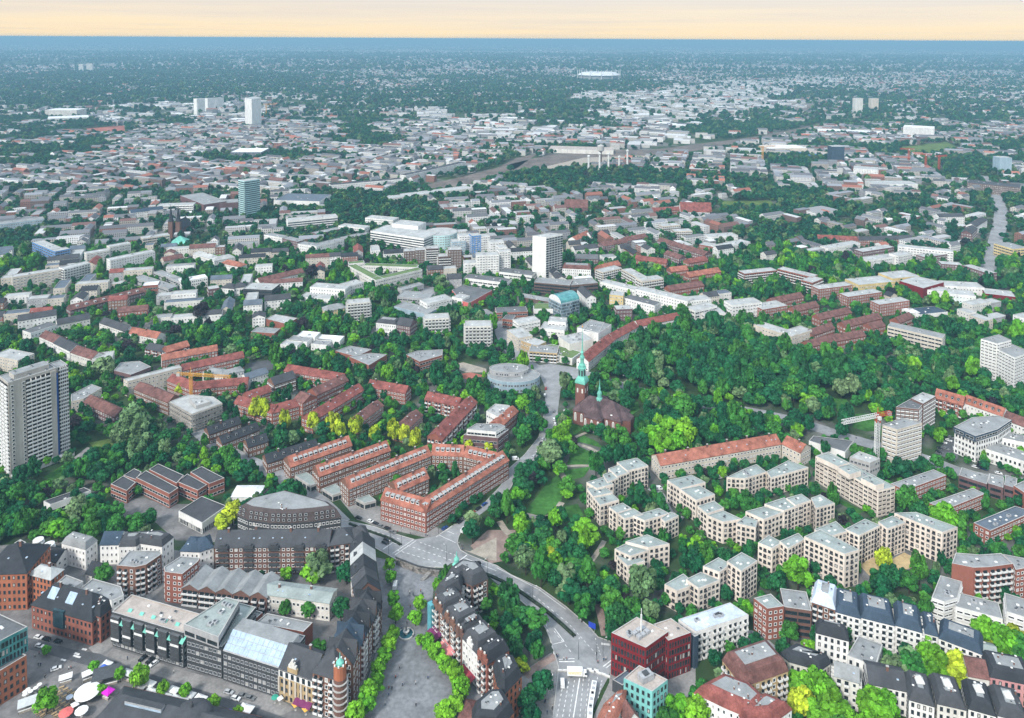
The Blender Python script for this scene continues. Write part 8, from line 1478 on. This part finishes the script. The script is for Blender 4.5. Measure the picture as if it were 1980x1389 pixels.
q = MB(); q.box((0, 0, .7), (1.1, 0), (0, .35), .06, 'bench_wood'); tb1 = q.mesh('table_top'); q = MB(); q.box((0, 0, .42), (1.1, 0), (0, .14), .05, 'bench_wood'); tb2 = q.mesh('bench'); q = MB(); q.box((0, 0, 0), (.05, 0), (0, .3), .7, 'metal_dark'); tb3 = q.mesh('trestle')
k = 0
for r_ in range(6):
    for c_ in range(7):
        x, y = 790 + c_ * 46 - r_ * 62 + (r_ * 17 + c_ * 29) % 23, 1010 + r_ * 66 + c_ * 22 + (c_ * 13) % 11
        if x < 450 or math.hypot(x - 1125, (y - 1140) * 1.5) < 190 or math.hypot(x - 600, y - 1150) < 90 or y > 1385: continue
        a = G('M', (x, y)); T = thing('beer_table', 'wooden trestle table with benches in the market seating rows', 'table', (a.x, a.y, .06), 'market seating rows', .75 + .1 * ((k * 7) % 5 - 2)); link('table_top', tb1, T)
        for s in (-.75, .75): o = link('bench', tb2, T); o.location = (0, s, 0)
        for s in (-.8, .8): o = link('trestle', tb3, T); o.location = (s, 0, 0)
        k += 1
# fountain on the plaza, round bench, street lamps, road sign
a = G('A2', (1090, 810)); T = thing('plaza_fountain', 'round pale fountain with dark figure at the narrow of the plaza', 'fountain', (a.x, a.y, .05)); q = MB(); q.lathe((0, 0, 0), [(4.0, 0), (4.0, .6), (3.5, .62), (3.5, .3), (.8, .3), (.7, 1.6), (1.6, 1.8), (1.6, 2.0), (.3, 2.05)], 'concrete', 20); q.build('basin', T); q = MB(); q.lathe((0, 0, .35), [(3.48, 0), (.8, .01)], 'water', 20); q.build('water', T); q = MB(); q.lathe((0, 0, 2.0), [(.5, 0), (.35, .5), (.5, 1.3), (.35, 1.9), (.15, 2.1), (.24, 2.35), (.05, 2.6)], 'metal_dark', 8); q.build('figure', T)
a = G('A2', (1170, 530)); T = thing('round_bench', 'dark ring bench on the upper plaza', 'bench', (a.x, a.y, .05))
for i in range(9): t = math.pi + i * math.pi / 8; q = MB(); q.box((2.6 * math.cos(t), 2.2 * math.sin(t), 0), (-math.sin(t) * .5, math.cos(t) * .5), (math.cos(t) * .3, math.sin(t) * .3), .5, 'metal_dark'); q.build('seat', T)
lm = MB(); lm.tube((0, 0, 0), (0, 0, 9), .13, .08, 'metal_dark', 6); lm1 = lm.mesh('post'); lm = MB(); lm.tube((0, 0, 8.9), (1.6, 0, 9.3), .06, .05, 'metal_dark', 5); lm2 = lm.mesh('arm'); lm = MB(); lm.box((1.8, 0, 9.22), (.45, 0), (0, .16), .14, 'steel_white'); lm3 = lm.mesh('lamp_head')
for i, (reg, p) in enumerate([('A3', (250, 590)), ('A3', (565, 985)), ('Q', (1345, 560)), ('Q', (1868, 720)), ('Q', (605, 475)), ('Q', (628, 300)), ('Q', (770, 360)), ('B3', (888, 310)), ('B3', (1190, 372)), ('B3', (1530, 412)), ('A3', (735, 965)), ('A3', (690, 990)), ('Q', (1240, 215)), ('A3', (395, 1200))]):
    a = G(reg, p); T = thing('street_lamp', ['street lamp inside the road curve', 'street lamp above the box truck', 'tall street lamp before the cupola house', 'street lamp behind the cupola house', 'lamp post at the near crosswalk end', 'lamp post on the median before the junction', 'lamp post at the far crosswalk end', 'lamp post nearest the church on the park road', 'middle lamp post on the park road', 'lamp post farthest along the park road', 'lamp post at the red office corner', 'lamp post on the traffic island by the red office', 'lamp post at the court block corner', 'lamp post by the footpath of the wide road'][i], 'street lamp', (a.x, a.y, .05), 'street lamps', i * 1.3); link('post', lm1, T); link('arm', lm2, T); link('lamp_head', lm3, T)
mat('sign_blue', (.02, .05, .38), .05, 1)
a = G('A3', (660, 800)); T = thing('direction_sign', 'large blue road direction sign at the park corner', 'sign', (a.x, a.y, .05), None, -.5)
for s in (-1.2, 1.2): q = MB(); q.tube((s, 0, 0), (s, 0, 5.4), .08, .08, 'metal', 6); q.build('post', T)
q = MB(); q.box((0, -.1, 2.6), (1.9, 0), (0, .05), 2.8, 'sign_blue'); q.build('board', T)
# ------------------------------------------------------------------ haze: even air round the whole scene
hz_ = MB(); hz_.prism([(-72000, -900), (72000, -900), (72000, 71000), (-72000, 71000)], -1.0, 306.0, 'concrete', 'concrete', True); ho = hz_.build('haze'); tag(ho, kind='stuff')
hm = bpy.data.materials.new('haze'); hm.use_nodes = True; hm.node_tree.nodes.clear(); ho_ = hm.node_tree.nodes.new('ShaderNodeOutputMaterial'); pv = hm.node_tree.nodes.new('ShaderNodeVolumePrincipled'); pv.inputs['Color'].default_value = (.27, .50, .66, 1); pv.inputs['Density'].default_value = 1.25e-4; pv.inputs['Anisotropy'].default_value = 0.0
hm.node_tree.links.new(pv.outputs[0], ho_.inputs['Volume']); ho.data.materials.clear(); ho.data.materials.append(hm); ho.data.polygons.foreach_set('material_index', [0] * len(ho.data.polygons))
print('TREES', len(TREES), 'far', len(far), 'houses', len(H), 'windows', NB, 'objects', len(bpy.data.objects))
